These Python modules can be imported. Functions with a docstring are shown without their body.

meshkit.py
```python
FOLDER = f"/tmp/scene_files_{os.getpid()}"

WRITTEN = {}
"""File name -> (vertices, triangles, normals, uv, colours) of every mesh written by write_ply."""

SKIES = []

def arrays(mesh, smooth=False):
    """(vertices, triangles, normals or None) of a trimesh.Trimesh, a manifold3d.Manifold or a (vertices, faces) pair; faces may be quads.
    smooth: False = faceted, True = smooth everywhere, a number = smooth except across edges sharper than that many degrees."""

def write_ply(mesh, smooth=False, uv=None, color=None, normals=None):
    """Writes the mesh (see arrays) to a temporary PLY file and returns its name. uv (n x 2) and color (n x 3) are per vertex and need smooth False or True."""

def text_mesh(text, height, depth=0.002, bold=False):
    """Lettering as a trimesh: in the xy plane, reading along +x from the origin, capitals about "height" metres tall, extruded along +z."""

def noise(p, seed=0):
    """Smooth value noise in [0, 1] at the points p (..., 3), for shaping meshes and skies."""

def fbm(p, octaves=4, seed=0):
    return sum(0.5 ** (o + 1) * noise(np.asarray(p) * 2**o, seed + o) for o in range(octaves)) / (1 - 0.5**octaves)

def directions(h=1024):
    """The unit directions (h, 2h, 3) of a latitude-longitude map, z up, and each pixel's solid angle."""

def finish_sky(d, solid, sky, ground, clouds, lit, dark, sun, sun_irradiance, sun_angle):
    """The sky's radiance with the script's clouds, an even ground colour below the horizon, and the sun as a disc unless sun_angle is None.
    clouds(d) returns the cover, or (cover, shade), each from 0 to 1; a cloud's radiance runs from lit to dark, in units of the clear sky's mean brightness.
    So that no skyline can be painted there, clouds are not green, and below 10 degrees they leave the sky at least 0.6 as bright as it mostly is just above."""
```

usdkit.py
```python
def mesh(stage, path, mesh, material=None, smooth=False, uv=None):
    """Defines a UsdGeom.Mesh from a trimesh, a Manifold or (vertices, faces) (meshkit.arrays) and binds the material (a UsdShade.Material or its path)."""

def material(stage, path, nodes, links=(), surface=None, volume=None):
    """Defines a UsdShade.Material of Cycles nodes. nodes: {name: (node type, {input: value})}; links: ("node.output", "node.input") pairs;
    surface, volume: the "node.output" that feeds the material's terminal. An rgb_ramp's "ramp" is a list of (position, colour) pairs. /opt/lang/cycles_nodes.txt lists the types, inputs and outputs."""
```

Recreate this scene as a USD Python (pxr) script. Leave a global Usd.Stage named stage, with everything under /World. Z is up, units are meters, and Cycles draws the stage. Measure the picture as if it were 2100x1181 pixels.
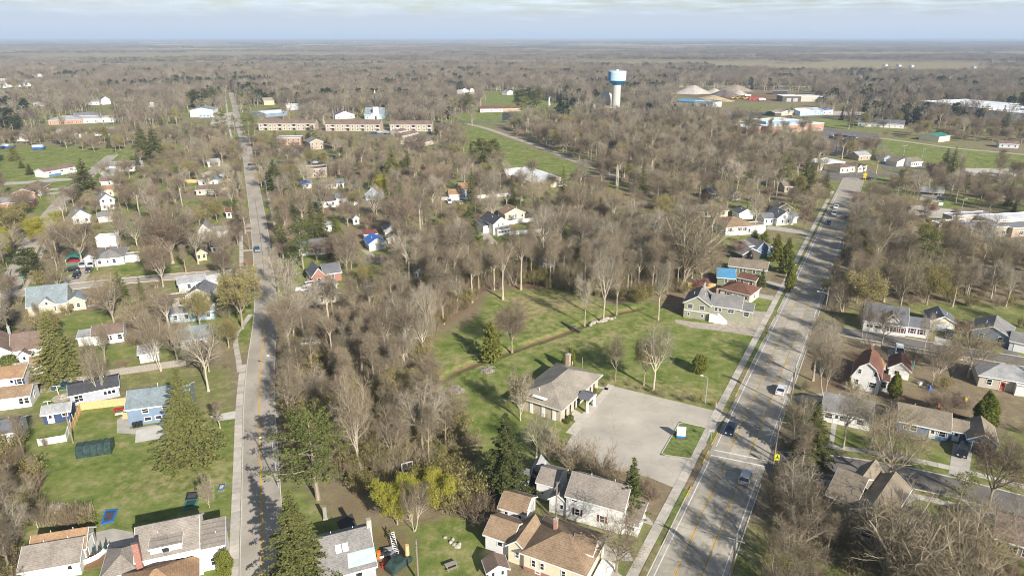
import math, random
import numpy as np
import shapely
from shapely.geometry import Polygon, LineString, Point
from shapely.ops import unary_union
import trimesh, meshkit, usdkit
from pxr import Usd, UsdGeom, UsdLux, UsdShade, Gf, Sdf, Vt

stage = Usd.Stage.CreateInMemory()
UsdGeom.SetStageUpAxis(stage, 'Z')
UsdGeom.SetStageMetersPerUnit(stage, 1.0)
UsdGeom.Xform.Define(stage, '/World')

# ---------------------------------------------------------------- camera, sky, sun, exposure
CAM_H = 75.0
PITCH = math.atan((590.5 - 75) / 1400)
cam = UsdGeom.Camera.Define(stage, '/World/camera')
cam.AddTranslateOp().Set((0, 0, CAM_H))
cam.AddRotateXOp().Set(90 - math.degrees(PITCH))
cam.CreateHorizontalApertureAttr(36.0)
cam.CreateVerticalApertureAttr(36.0 * 575 / 1024)
cam.CreateFocalLengthAttr(24.0)
cam.CreateClippingRangeAttr((0.5, 60000.0))
cam.CreateExposureAttr(0.66)

SUN_EL = math.radians(28.0)
SUN_H = np.array([0.53, -0.848]); SUN_H /= np.linalg.norm(SUN_H)
SUN = np.array([SUN_H[0] * math.cos(SUN_EL), SUN_H[1] * math.cos(SUN_EL), math.sin(SUN_EL)])
sun = UsdLux.DistantLight.Define(stage, '/World/sun')
sun.CreateIntensityAttr(1.25)
sun.CreateNormalizeAttr(True)
sun.CreateAngleAttr(0.5)
sun.CreateColorAttr((1.0, 0.945, 0.86))
zx = SUN; xx = np.cross([0, 0, 1.0], zx); xx /= np.linalg.norm(xx); yx = np.cross(zx, xx)
sun.AddTransformOp().Set(Gf.Matrix4d(*xx, 0, *yx, 0, *zx, 0, 0, 0, 0, 1))

usdkit.material(stage, '/World/Looks/sky_look', {
    'sky': ('sky_texture', {'sky_type': 'single_scattering', 'sun_disc': False, 'sun_elevation': SUN_EL,
                            'sun_rotation': math.atan2(SUN[0], SUN[1]), 'altitude': 200.0, 'air_density': 1.0, 'aerosol_density': 1.0, 'ozone_density': 1.0}),
    'tc': ('texture_coordinate', {}),
    'sep': ('separate_xyz', {}),
    # a distant grey-blue cloud bank low over the horizon with a ragged top, thin pale cloud above it
    'm1': ('mapping', {'scale': (11.0, 11.0, 40.0)}),
    'n1': ('noise_texture', {'scale': 1.6, 'detail': 5.0, 'roughness': 0.55}),
    'edge': ('math', {'math_type': 'multiply_add', 'value2': 0.030, 'value3': 0.0135}),
    'diff': ('math', {'math_type': 'subtract'}),
    'bank': ('map_range', {'from_min': -0.006, 'from_max': 0.012, 'to_min': 1.0, 'to_max': 0.0, 'clamp': True}),
    'm2': ('mapping', {'scale': (5.0, 5.0, 60.0)}),
    'n2': ('noise_texture', {'scale': 2.6, 'detail': 6.0, 'roughness': 0.6}),
    'wisp': ('map_range', {'from_min': 0.38, 'from_max': 0.66, 'to_min': 0.3, 'to_max': 0.95, 'clamp': True}),
    'thin': ('map_range', {'from_min': 0.06, 'from_max': 0.4, 'to_min': 1.0, 'to_max': 0.12, 'clamp': True}),
    'wt': ('math', {'math_type': 'multiply'}),
    'hazec': ('mix_color', {'b': (9.6, 11.0, 12.2), 'use_clamp': False}),
    'bankc': ('mix_color', {'b': (7.0, 7.9, 9.3), 'use_clamp': False}),
    'bg': ('background_shader', {'strength': 0.056}),
}, [('tc.generated', 'sep.vector'), ('tc.generated', 'm1.vector'), ('m1.vector', 'n1.vector'), ('n1.fac', 'edge.value1'),
    ('sep.z', 'diff.value1'), ('edge.value', 'diff.value2'), ('diff.value', 'bank.value'),
    ('tc.generated', 'm2.vector'), ('m2.vector', 'n2.vector'), ('n2.fac', 'wisp.value'),
    ('sky.color', 'hazec.a'), ('sep.z', 'thin.value'), ('wisp.result', 'wt.value1'), ('thin.result', 'wt.value2'), ('wt.value', 'hazec.fac'), ('hazec.result', 'bankc.a'), ('bank.result', 'bankc.fac'),
    ('bankc.result', 'bg.color')], surface='bg.background')
dome = UsdLux.DomeLight.Define(stage, '/World/sky')
dome.CreateIntensityAttr(1.0)
UsdShade.MaterialBindingAPI.Apply(dome.GetPrim()).Bind(UsdShade.Material.Get(stage, '/World/Looks/sky_look'))

# ---------------------------------------------------------------- helpers
RNG = np.random.default_rng(11)
_CP, _SP = math.cos(PITCH), math.sin(PITCH)


def at(px, py, h=0.0):
    """World x, y of the photograph's pixel on the level plane at height h."""
    x = (px - 1050) / 1400; v = (590.5 - py) / 1400
    t = (CAM_H - h) / (_SP - v * _CP)
    return np.array([x * t, (_CP + v * _SP) * t])


def pix(x, y, z=0.0):
    d = y * _CP + (CAM_H - z) * _SP
    return 1050 + 1400 * x / d, 590.5 - 1400 * (y * _SP - (CAM_H - z) * _CP) / d


_used = {}


def path_for(name, parent=None):
    base = (parent.GetPath().pathString if parent is not None else '/World')
    k = (base, name)
    n = _used.get(k, -1) + 1
    _used[k] = n
    return f'{base}/{name}' + (f'_{n:03d}' if n else '')


def tag(p, label=None, cat=None, group=None, kind=None):
    for k, v in (('label', label), ('category', cat), ('group', group), ('kind', kind)):
        if v:
            p.SetCustomDataByKey(k, v)
    return p


def thing(name, label, cat, loc=(0, 0, 0), rz=0.0, group=None, scale=None, kind=None):
    x = UsdGeom.Xform.Define(stage, path_for(name))
    x.AddTranslateOp().Set(tuple(map(float, loc)))
    if rz:
        x.AddRotateZOp().Set(math.degrees(rz))
    if scale is not None:
        x.AddScaleOp().Set(tuple(map(float, scale)))
    return tag(x.GetPrim(), label, cat, group, kind)


class MB:
    """Collects triangles of one mesh."""
    def __init__(s):
        s.v = []; s.f = []; s.n = 0

    def add(s, v, f):
        v = np.asarray(v, float).reshape(-1, 3); f = np.asarray(f, int)
        if f.shape[1] == 4:
            f = np.vstack([f[:, [0, 1, 2]], f[:, [0, 2, 3]]])
        s.v.append(v); s.f.append(f + s.n); s.n += len(v)
        return s

    def box(s, x0, y0, z0, x1, y1, z1):
        v = [(x, y, z) for z in (z0, z1) for y in (y0, y1) for x in (x0, x1)]
        return s.add(v, [(0, 2, 3, 1), (4, 5, 7, 6), (0, 1, 5, 4), (2, 6, 7, 3), (0, 4, 6, 2), (1, 3, 7, 5)])

    def rbox(s, c, size, rz=0.0, rx=0.0):
        """Box centred at c, turned about z (and its own x)."""
        b = MB().box(*(-np.array(size) / 2), *(np.array(size) / 2))
        v = b.v[0]
        if rx:
            c_, s_ = math.cos(rx), math.sin(rx)
            v = v @ np.array([[1, 0, 0], [0, c_, -s_], [0, s_, c_]]).T
        c_, s_ = math.cos(rz), math.sin(rz)
        v = v @ np.array([[c_, -s_, 0], [s_, c_, 0], [0, 0, 1]]).T + np.asarray(c)
        return s.add(v, b.f[0])

    def quad(s, *p):
        return s.add(p, [(0, 1, 2, 3)] if len(p) == 4 else [(0, 1, 2)])

    def prism(s, poly, a, b, axis='y'):
        """Closed prism: poly of 2-D points in the plane across axis, from a to b."""
        poly = np.asarray(poly, float); n = len(poly)
        def lay(t):
            if axis == 'y':
                return np.column_stack([poly[:, 0], np.full(n, t), poly[:, 1]])
            if axis == 'x':
                return np.column_stack([np.full(n, t), poly[:, 0], poly[:, 1]])
            return np.column_stack([poly[:, 0], poly[:, 1], np.full(n, t)])
        from mapbox_earcut import triangulate_float64
        tri = np.asarray(triangulate_float64(poly, np.array([n]))).reshape(-1, 3)
        i = np.arange(n); j = (i + 1) % n
        s.add(np.vstack([lay(a), lay(b)]), np.vstack([tri[:, ::-1], tri + n, np.column_stack([i, j, j + n]), np.column_stack([i, j + n, i + n])]))
        return s

    def tube(s, pts, rad, sides=6, cap=False):
        p = np.asarray(pts, float)[None]
        r = np.broadcast_to(np.asarray(rad, float), (p.shape[1],))[None]
        v, f = tubes(p, r, sides)
        s.add(v, f)
        if cap:
            k = p.shape[1]
            s.add(np.vstack([v[(k - 1) * sides:], p[0, -1]]), [(i, (i + 1) % sides, sides) for i in range(sides)])
        return s

    def disc(s, c, r, n=12):
        a = np.arange(n) * 2 * np.pi / n
        return s.add(np.vstack([np.column_stack([c[0] + r * np.cos(a), c[1] + r * np.sin(a), np.full(n, c[2])]), c]), [(i, (i + 1) % n, n) for i in range(n)])

    def lathe(s, prof, n=16, c=(0, 0)):
        prof = np.asarray(prof, float); a = np.arange(n) * 2 * np.pi / n; k = len(prof)
        v = np.stack([c[0] + prof[:, :1] * np.cos(a), c[1] + prof[:, :1] * np.sin(a), np.repeat(prof[:, 1:], n, 1)], -1).reshape(-1, 3)
        i, j = np.meshgrid(np.arange(k - 1), np.arange(n), indexing='ij')
        return s.add(v, np.stack([i * n + j, i * n + (j + 1) % n, (i + 1) * n + (j + 1) % n, (i + 1) * n + j], -1).reshape(-1, 4))

    def mesh(s):
        return np.vstack(s.v), np.vstack(s.f)

    def build(s, name, mat, parent=None, label=None, cat=None, group=None, kind=None, smooth=False):
        m = usdkit.mesh(stage, path_for(name, parent), s.mesh(), M(mat), smooth=smooth)
        return tag(m.GetPrim(), label, cat, group, kind)


def tubes(P, R, sides):
    """N polylines of K points (N, K, 3) with radii (N, K) as open tubes."""
    N, K = P.shape[:2]
    T = np.gradient(P, axis=1)
    T /= np.linalg.norm(T, axis=2, keepdims=True) + 1e-9
    m = T.mean(1)
    ref = np.where(np.abs(m[:, 2:3]) < 0.8, [[0, 0, 1.0]], [[1.0, 0, 0]])
    A = np.cross(T, ref[:, None]); A /= np.linalg.norm(A, axis=2, keepdims=True) + 1e-9
    B = np.cross(T, A)
    a = np.arange(sides) * 2 * np.pi / sides
    V = P[:, :, None] + R[:, :, None, None] * (np.cos(a)[:, None] * A[:, :, None] + np.sin(a)[:, None] * B[:, :, None])
    n, i, j = np.meshgrid(np.arange(N), np.arange(K - 1), np.arange(sides), indexing='ij')
    b = n * K * sides
    jj = (j + 1) % sides
    q = np.stack([b + i * sides + j, b + (i + 1) * sides + j, b + (i + 1) * sides + jj, b + i * sides + jj], -1).reshape(-1, 4)
    return V.reshape(-1, 3), np.vstack([q[:, [0, 1, 2]], q[:, [0, 2, 3]]])


# ---------------------------------------------------------------- materials (made when first used)
_mats = {}
DEFS = {}


def M(name):
    if name not in _mats:
        _mats[name] = DEFS[name](name)
    return _mats[name]


def plain(name, col, rough=0.7, var=0.12, scale=0.6, bump=0.0, bscale=8.0, rnd=0.0, metallic=0.0, col2=None, stretch=(1, 1, 1), spec=0.3, lo=0.35, hi=0.65, crack=0.0):
    """Colour that wanders a little with two scales of noise; rnd shifts it per object."""
    col = np.array(col, float)
    a, b = (col * (1 - var), col * (1 + var)) if col2 is None else (col, np.array(col2, float))

    def make(n):
        nodes = {'g': ('geometry', {}), 'mp': ('mapping', {'scale': stretch}), 'n': ('noise_texture', {'scale': scale, 'detail': 5.0, 'roughness': 0.65}),
                 'r': ('rgb_ramp', {'ramp': [(lo, tuple(np.clip(a, 0, 1))), (hi, tuple(np.clip(b, 0, 1)))]}),
                 'p': ('principled_bsdf', {'roughness': rough, 'metallic': metallic, 'specular_ior_level': spec})}
        links = [('g.position', 'mp.vector'), ('mp.vector', 'n.vector'), ('n.fac', 'r.fac')]
        out = 'r.color'
        if rnd:
            nodes['oi'] = ('object_info', {})
            nodes['mr'] = ('map_range', {'to_min': 1 - rnd, 'to_max': 1 + rnd})
            nodes['h'] = ('hsv', {})
            links += [('oi.random', 'mr.value'), ('mr.result', 'h.value'), (out, 'h.color')]
            out = 'h.color'
        if crack:     # wandering dark cracks and broad stains
            nodes.update(dn=('noise_texture', {'scale': 0.4, 'detail': 3.0}), dv=('vector_math', {'math_type': 'multiply_add', 'vector2': (2.5, 2.5, 0)}), vo=('voronoi_texture', {'feature': 'distance_to_edge', 'scale': crack}),
                         cr=('map_range', {'from_min': 0.002, 'from_max': 0.009, 'to_min': 0.78, 'to_max': 1.0, 'clamp': True}), sn=('noise_texture', {'scale': 0.09, 'detail': 4.0}), sr=('map_range', {'from_min': 0.3, 'from_max': 0.7, 'to_min': 0.82, 'to_max': 1.12, 'clamp': True}),
                         mm=('math', {'math_type': 'multiply'}), hc=('hsv', {}))
            links += [('g.position', 'dn.vector'), ('dn.color', 'dv.vector1'), ('g.position', 'dv.vector3'), ('dv.vector', 'vo.vector'), ('vo.distance', 'cr.value'), ('g.position', 'sn.vector'), ('sn.fac', 'sr.value'), ('cr.result', 'mm.value1'), ('sr.result', 'mm.value2'), ('mm.value', 'hc.value'), (out, 'hc.color')]
            out = 'hc.color'
        links.append((out, 'p.base_color'))
        if bump:
            nodes['n3'] = ('noise_texture', {'scale': bscale, 'detail': 4.0})
            nodes['b'] = ('bump', {'strength': 1.0, 'distance': bump})
            links += [('g.position', 'n3.vector'), ('n3.fac', 'b.height'), ('b.normal', 'p.normal')]
        return usdkit.material(stage, '/World/Looks/' + n, nodes, links, surface='p.BSDF')
    DEFS[name] = make


def shingle(name, col, var=0.4):
    """Roof shingles: courses and tabs in colour and relief, streaks of wear; laid out by the roof's own height and run."""
    col = np.array(col, float)

    def make(n):
        nodes = {'g': ('texture_coordinate', {}), 'n': ('noise_texture', {'scale': 0.35, 'detail': 4.0, 'roughness': 0.6}),
                 'n2': ('noise_texture', {'scale': 3.2, 'detail': 3.0, 'roughness': 0.7}),
                 'sep': ('separate_xyz', {}), 'w': ('math', {'math_type': 'multiply', 'value2': 7.5}), 'fr': ('math', {'math_type': 'fraction'}),
                 'dk': ('map_range', {'from_min': 0.0, 'from_max': 0.22, 'to_min': 0.62, 'to_max': 1.0, 'clamp': True}),
                 'ad': ('math', {'math_type': 'multiply_add', 'value2': 0.55}), 'sc': ('math', {'math_type': 'multiply', 'value2': 0.45}),
                 'r': ('rgb_ramp', {'ramp': [(0.32, tuple(col * (1 - var))), (0.5, tuple(col)), (0.68, tuple(np.clip(col * (1 + var), 0, 1)))]}),
                 'mx': ('mix_color', {'blend_type': 'multiply', 'fac': 1.0}), 'cc': ('combine_color', {}),
                 'p': ('principled_bsdf', {'roughness': 0.9, 'specular_ior_level': 0.2}), 'b': ('bump', {'strength': 0.6, 'distance': 0.02})}
        links = [('g.object', 'n.vector'), ('g.object', 'n2.vector'), ('n2.fac', 'ad.value1'), ('n.fac', 'sc.value1'), ('sc.value', 'ad.value3'), ('ad.value', 'r.fac'),
                 ('g.object', 'sep.vector'), ('sep.z', 'w.value1'), ('w.value', 'fr.value1'), ('fr.value', 'dk.value'),
                 ('dk.result', 'cc.r'), ('dk.result', 'cc.g'), ('dk.result', 'cc.b'), ('r.color', 'mx.a'), ('cc.color', 'mx.b'), ('mx.result', 'p.base_color'),
                 ('fr.value', 'b.height'), ('b.normal', 'p.normal')]
        return usdkit.material(stage, '/World/Looks/' + n, nodes, links, surface='p.BSDF')
    DEFS[name] = make


def siding(name, col, step=5.5):
    """Lapped boards: a thin dark line under every board, faint dirt."""
    col = np.array(col, float)

    def make(n):
        nodes = {'g': ('texture_coordinate', {}), 'n': ('noise_texture', {'scale': 0.8, 'detail': 4.0}), 'sep': ('separate_xyz', {}),
                 'w': ('math', {'math_type': 'multiply', 'value2': step}), 'fr': ('math', {'math_type': 'fraction'}),
                 'dk': ('map_range', {'from_min': 0.0, 'from_max': 0.2, 'to_min': 0.8, 'to_max': 1.0, 'clamp': True}),
                 'cc': ('combine_color', {}), 'r': ('rgb_ramp', {'ramp': [(0.3, tuple(col * 0.86)), (0.65, tuple(col))]}),
                 'mx': ('mix_color', {'blend_type': 'multiply', 'fac': 1.0}),
                 'p': ('principled_bsdf', {'roughness': 0.6, 'specular_ior_level': 0.3}), 'b': ('bump', {'strength': 0.5, 'distance': 0.015})}
        links = [('g.object', 'n.vector'), ('n.fac', 'r.fac'), ('g.object', 'sep.vector'), ('sep.z', 'w.value1'), ('w.value', 'fr.value1'), ('fr.value', 'dk.value'),
                 ('dk.result', 'cc.r'), ('dk.result', 'cc.g'), ('dk.result', 'cc.b'), ('r.color', 'mx.a'), ('cc.color', 'mx.b'), ('mx.result', 'p.base_color'),
                 ('fr.value', 'b.height'), ('b.normal', 'p.normal')]
        return usdkit.material(stage, '/World/Looks/' + n, nodes, links, surface='p.BSDF')
    DEFS[name] = make


def brickwork(name, col, mortar=(0.38, 0.34, 0.3)):
    def make(n):
        col_ = np.array(col)
        nodes = {'g': ('texture_coordinate', {}), 'sep': ('separate_xyz', {}), 's': ('math', {'math_type': 'add'}), 'cx': ('combine_xyz', {}),
                 'b': ('brick_texture', {'color1': tuple(col_ * 0.8), 'color2': tuple(col_ * 1.15), 'mortar': mortar, 'scale': 1.0, 'brick_width': 0.4, 'row_height': 0.14, 'mortar_size': 0.012}),
                 'p': ('principled_bsdf', {'roughness': 0.85, 'specular_ior_level': 0.2})}
        links = [('g.object', 'sep.vector'), ('sep.x', 's.value1'), ('sep.y', 's.value2'), ('s.value', 'cx.x'), ('sep.z', 'cx.y'), ('cx.vector', 'b.vector'), ('b.color', 'p.base_color')]
        return usdkit.material(stage, '/World/Looks/' + n, nodes, links, surface='p.BSDF')
    DEFS[name] = make


for nm, c in dict(white=(0.78, 0.77, 0.74), cream=(0.74, 0.68, 0.5), beige=(0.52, 0.47, 0.38), tan=(0.42, 0.35, 0.25), sage=(0.34, 0.34, 0.25), green=(0.2, 0.24, 0.14), pale_green=(0.5, 0.52, 0.4),
                  slate_blue=(0.2, 0.27, 0.36), navy=(0.05, 0.075, 0.16), blue=(0.13, 0.22, 0.36), light_blue=(0.42, 0.55, 0.66), grey=(0.42, 0.44, 0.48), pale_grey=(0.6, 0.61, 0.62), yellow=(0.72, 0.6, 0.28),
                  taupe=(0.3, 0.27, 0.21), dark_wood=(0.1, 0.085, 0.07), teal=(0.2, 0.32, 0.36)).items():
    siding('siding_' + nm, c)
for nm, c in dict(grey=(0.23, 0.22, 0.21), brown=(0.29, 0.205, 0.132), red_brown=(0.17, 0.085, 0.06), dark=(0.075, 0.077, 0.085), tan=(0.31, 0.275, 0.225), warm_grey=(0.28, 0.245, 0.21), blue_grey=(0.23, 0.27, 0.285),
                  orange_brown=(0.34, 0.215, 0.125), umber=(0.2, 0.145, 0.115), pale_grey=(0.36, 0.36, 0.36), black=(0.04, 0.045, 0.05), taupe=(0.24, 0.2, 0.15), slate=(0.15, 0.155, 0.17)).items():
    shingle('roof_' + nm, c)
brickwork('brick_red', (0.34, 0.13, 0.09)); brickwork('brick_orange', (0.42, 0.22, 0.14)); brickwork('brick_tan', (0.42, 0.32, 0.23)); brickwork('brick_buff', (0.5, 0.42, 0.31))
plain('trim_white', (0.8, 0.8, 0.78), 0.5, 0.05, 1.0)
plain('trim_dark', (0.06, 0.06, 0.065), 0.6)
plain('membrane_white', (0.72, 0.73, 0.74), 0.7, 0.14, 0.15, stretch=(1, 1, 1))
plain('metal_blue', (0.05, 0.17, 0.5), 0.45, 0.1, 0.4)
plain('metal_teal', (0.1, 0.3, 0.5), 0.5, 0.1, 0.5)
plain('metal_green', (0.05, 0.2, 0.15), 0.5, 0.1, 0.4)
plain('metal_grey', (0.4, 0.42, 0.44), 0.45, 0.12, 0.6, metallic=0.3)
plain('metal_red', (0.22, 0.07, 0.06), 0.5, 0.15)
plain('galvanised', (0.5, 0.51, 0.52), 0.45, 0.1, 1.5, metallic=0.4)
plain('concrete', (0.42, 0.39, 0.34), 0.9, 0.14, 0.5, 0.01, 9.0)
plain('concrete_pale', (0.56, 0.53, 0.48), 0.9, 0.12, 0.6, 0.01, 9.0)
plain('kerb_yellow', (0.6, 0.4, 0.08), 0.85, 0.25, 2.0)
plain('paint_white', (0.7, 0.7, 0.68), 0.7, 0.16, 1.2)
plain('paint_yellow', (0.6, 0.37, 0.045), 0.7, 0.2, 1.2)
plain('asphalt_old', (0.4, 0.355, 0.295), 0.9, 0.13, 0.22, 0.006, 14.0, stretch=(1.0, 0.35, 1), crack=0.22)
plain('asphalt_mid', (0.17, 0.155, 0.14), 0.9, 0.16, 0.3, 0.006, 14.0, crack=0.25)
plain('asphalt_dark', (0.055, 0.056, 0.06), 0.9, 0.18, 0.3, 0.006, 14.0)
plain('lot_concrete', (0.48, 0.435, 0.365), 0.9, 0.1, 0.14, 0.006, 12.0, crack=0.16)
plain('gravel', (0.4, 0.35, 0.28), 0.95, 0.22, 0.9, 0.04, 6.0)
plain('soil', (0.13, 0.085, 0.055), 0.95, 0.3, 1.2, 0.04, 5.0)
plain('straw', (0.5, 0.4, 0.22), 0.95, 0.3, 2.0, 0.05, 7.0)
plain('turf', (0.15, 0.185, 0.05), 0.95, 0.32, 1.1, 0.05, 6.0)
plain('turf_dry', (0.22, 0.19, 0.085), 0.95, 0.3, 0.9, 0.05, 6.0)
for i, k in enumerate((0.86, 0.95, 1.03, 1.12)):
    plain(f'slab_{i}', np.array((0.39, 0.35, 0.285)) * k, 0.88, 0.16, 0.55, 0.006, 10.0)
    plain(f'walk_{i}', np.array((0.47, 0.43, 0.37)) * k, 0.9, 0.12, 1.0, 0.006, 10.0)
plain('joint', (0.12, 0.11, 0.1), 0.95)
plain('stone', (0.42, 0.38, 0.32), 0.9, 0.3, 2.0, 0.05, 3.0)
plain('wood_new', (0.62, 0.43, 0.21), 0.8, 0.18, 2.0, stretch=(6, 6, 0.6))
plain('wood_grey', (0.3, 0.27, 0.23), 0.9, 0.2, 1.5, stretch=(6, 6, 0.6))
plain('wood_brown', (0.2, 0.12, 0.06), 0.85, 0.25, 1.5, stretch=(6, 6, 0.6))
plain('wood_pole', (0.24, 0.2, 0.155), 0.9, 0.2, 1.5, stretch=(8, 8, 0.5))
plain('vinyl_white', (0.82, 0.82, 0.81), 0.45, 0.04, 1.0)
plain('rubber', (0.02, 0.02, 0.02), 0.85, 0.2)
plain('plastic_black', (0.025, 0.028, 0.03), 0.45, 0.2)
plain('tarp_green', (0.035, 0.06, 0.055), 0.42, 0.35, 1.2, 0.06, 1.6)
plain('tarp_blue', (0.02, 0.16, 0.5), 0.45, 0.2, 1.5, 0.03, 3.0)
plain('tarp_pale', (0.38, 0.47, 0.46), 0.55, 0.15, 1.5, 0.03, 3.0)
plain('trampoline_mat', (0.07, 0.06, 0.075), 0.8, 0.3, 2.0)
plain('sign_yellow', (0.8, 0.78, 0.02), 0.5, 0.05)
plain('sign_amber', (0.85, 0.5, 0.02), 0.5, 0.05)
plain('sign_red', (0.55, 0.03, 0.03), 0.5, 0.05)
plain('sign_green', (0.02, 0.3, 0.16), 0.5, 0.05)
plain('red_paint', (0.4, 0.03, 0.03), 0.4, 0.1)
plain('orange_plastic', (0.8, 0.16, 0.03), 0.5, 0.1)
plain('green_plastic', (0.03, 0.45, 0.12), 0.5, 0.1)
plain('blue_plastic', (0.03, 0.12, 0.45), 0.5, 0.1)
plain('tower_blue', (0.015, 0.19, 0.45), 0.45, 0.06, 0.1)
plain('tower_white', (0.52, 0.71, 0.84), 0.5, 0.04, 0.1)
plain('tower_concrete', (0.5, 0.475, 0.43), 0.85, 0.1, 0.12, stretch=(1, 1, 0.15))
plain('tower_text', (0.3, 0.45, 0.66), 0.5)
plain('pile_grey', (0.42, 0.38, 0.33), 0.95, 0.16, 0.2, 0.15, 1.5)
plain('pile_tan', (0.5, 0.38, 0.22), 0.95, 0.16, 0.2, 0.15, 1.5)
plain('pile_dark', (0.16, 0.13, 0.11), 0.95, 0.16, 0.2, 0.15, 1.5)
plain('pile_brown', (0.3, 0.24, 0.18), 0.95, 0.2, 0.2, 0.15, 1.5)
plain('machine_yellow', (0.7, 0.42, 0.03), 0.5, 0.1)
plain('headlamp', (0.75, 0.76, 0.78), 0.15, 0.02)
plain('shutter_maroon', (0.13, 0.03, 0.035), 0.6)
plain('shutter_blue', (0.04, 0.06, 0.14), 0.6)
plain('door_red', (0.5, 0.09, 0.03), 0.5)
plain('dead_stems', (0.36, 0.28, 0.19), 0.95, 0.2, 0.5)
for nm, c in dict(white=(0.78, 0.79, 0.8), silver=(0.5, 0.52, 0.54), black=(0.012, 0.013, 0.016), dark_blue=(0.015, 0.03, 0.075), red=(0.28, 0.01, 0.018), dark_grey=(0.06, 0.065, 0.07), blue_grey=(0.16, 0.22, 0.26), teal=(0.02, 0.1, 0.1), maroon=(0.12, 0.012, 0.015)).items():
    def _car(n, c=c):
        return usdkit.material(stage, '/World/Looks/' + n, {'p': ('principled_bsdf', {'base_color': c, 'roughness': 0.32, 'metallic': 0.15, 'coat_weight': 0.8, 'coat_roughness': 0.06})}, [], surface='p.BSDF')
    DEFS['car_' + nm] = _car


def _glass(n):
    return usdkit.material(stage, '/World/Looks/' + n, {'g': ('geometry', {}), 'n': ('noise_texture', {'scale': 0.7, 'detail': 2.0}),
                                                        'r': ('rgb_ramp', {'ramp': [(0.35, (0.012, 0.014, 0.018)), (0.7, (0.05, 0.055, 0.065))]}),
                                                        'p': ('principled_bsdf', {'roughness': 0.08, 'specular_ior_level': 0.6})},
                           [('g.position', 'n.vector'), ('n.fac', 'r.fac'), ('r.color', 'p.base_color')], surface='p.BSDF')


DEFS['glass'] = _glass
DEFS['car_glass'] = _glass


def foliage(name, c1, c2, trans=0.25, noise=0.25):
    """Leaves, needles or twigs: colour varies inside the crown and from tree to tree."""
    def make(n):
        nodes = {'oi': ('object_info', {}), 'g': ('geometry', {}), 'n': ('noise_texture', {'scale': noise, 'detail': 3.0}),
                 'add': ('math', {'math_type': 'multiply_add', 'value2': 0.6}), 'sub': ('math', {'math_type': 'multiply_add', 'value2': 0.9, 'value3': -0.25}),
                 'r': ('rgb_ramp', {'ramp': [(0.15, tuple(c1)), (0.85, tuple(c2))]}),
                 'd': ('diffuse_bsdf', {}), 't': ('translucent_bsdf', {}), 'm': ('mix_closure', {'fac': trans})}
        links = [('g.position', 'n.vector'), ('n.fac', 'sub.value1'), ('oi.random', 'add.value1'), ('sub.value', 'add.value3'), ('add.value', 'r.fac'),
                 ('r.color', 'd.color'), ('r.color', 't.color'), ('d.BSDF', 'm.closure1'), ('t.BSDF', 'm.closure2')]
        return usdkit.material(stage, '/World/Looks/' + n, nodes, links, surface='m.closure')
    DEFS[name] = make


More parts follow.
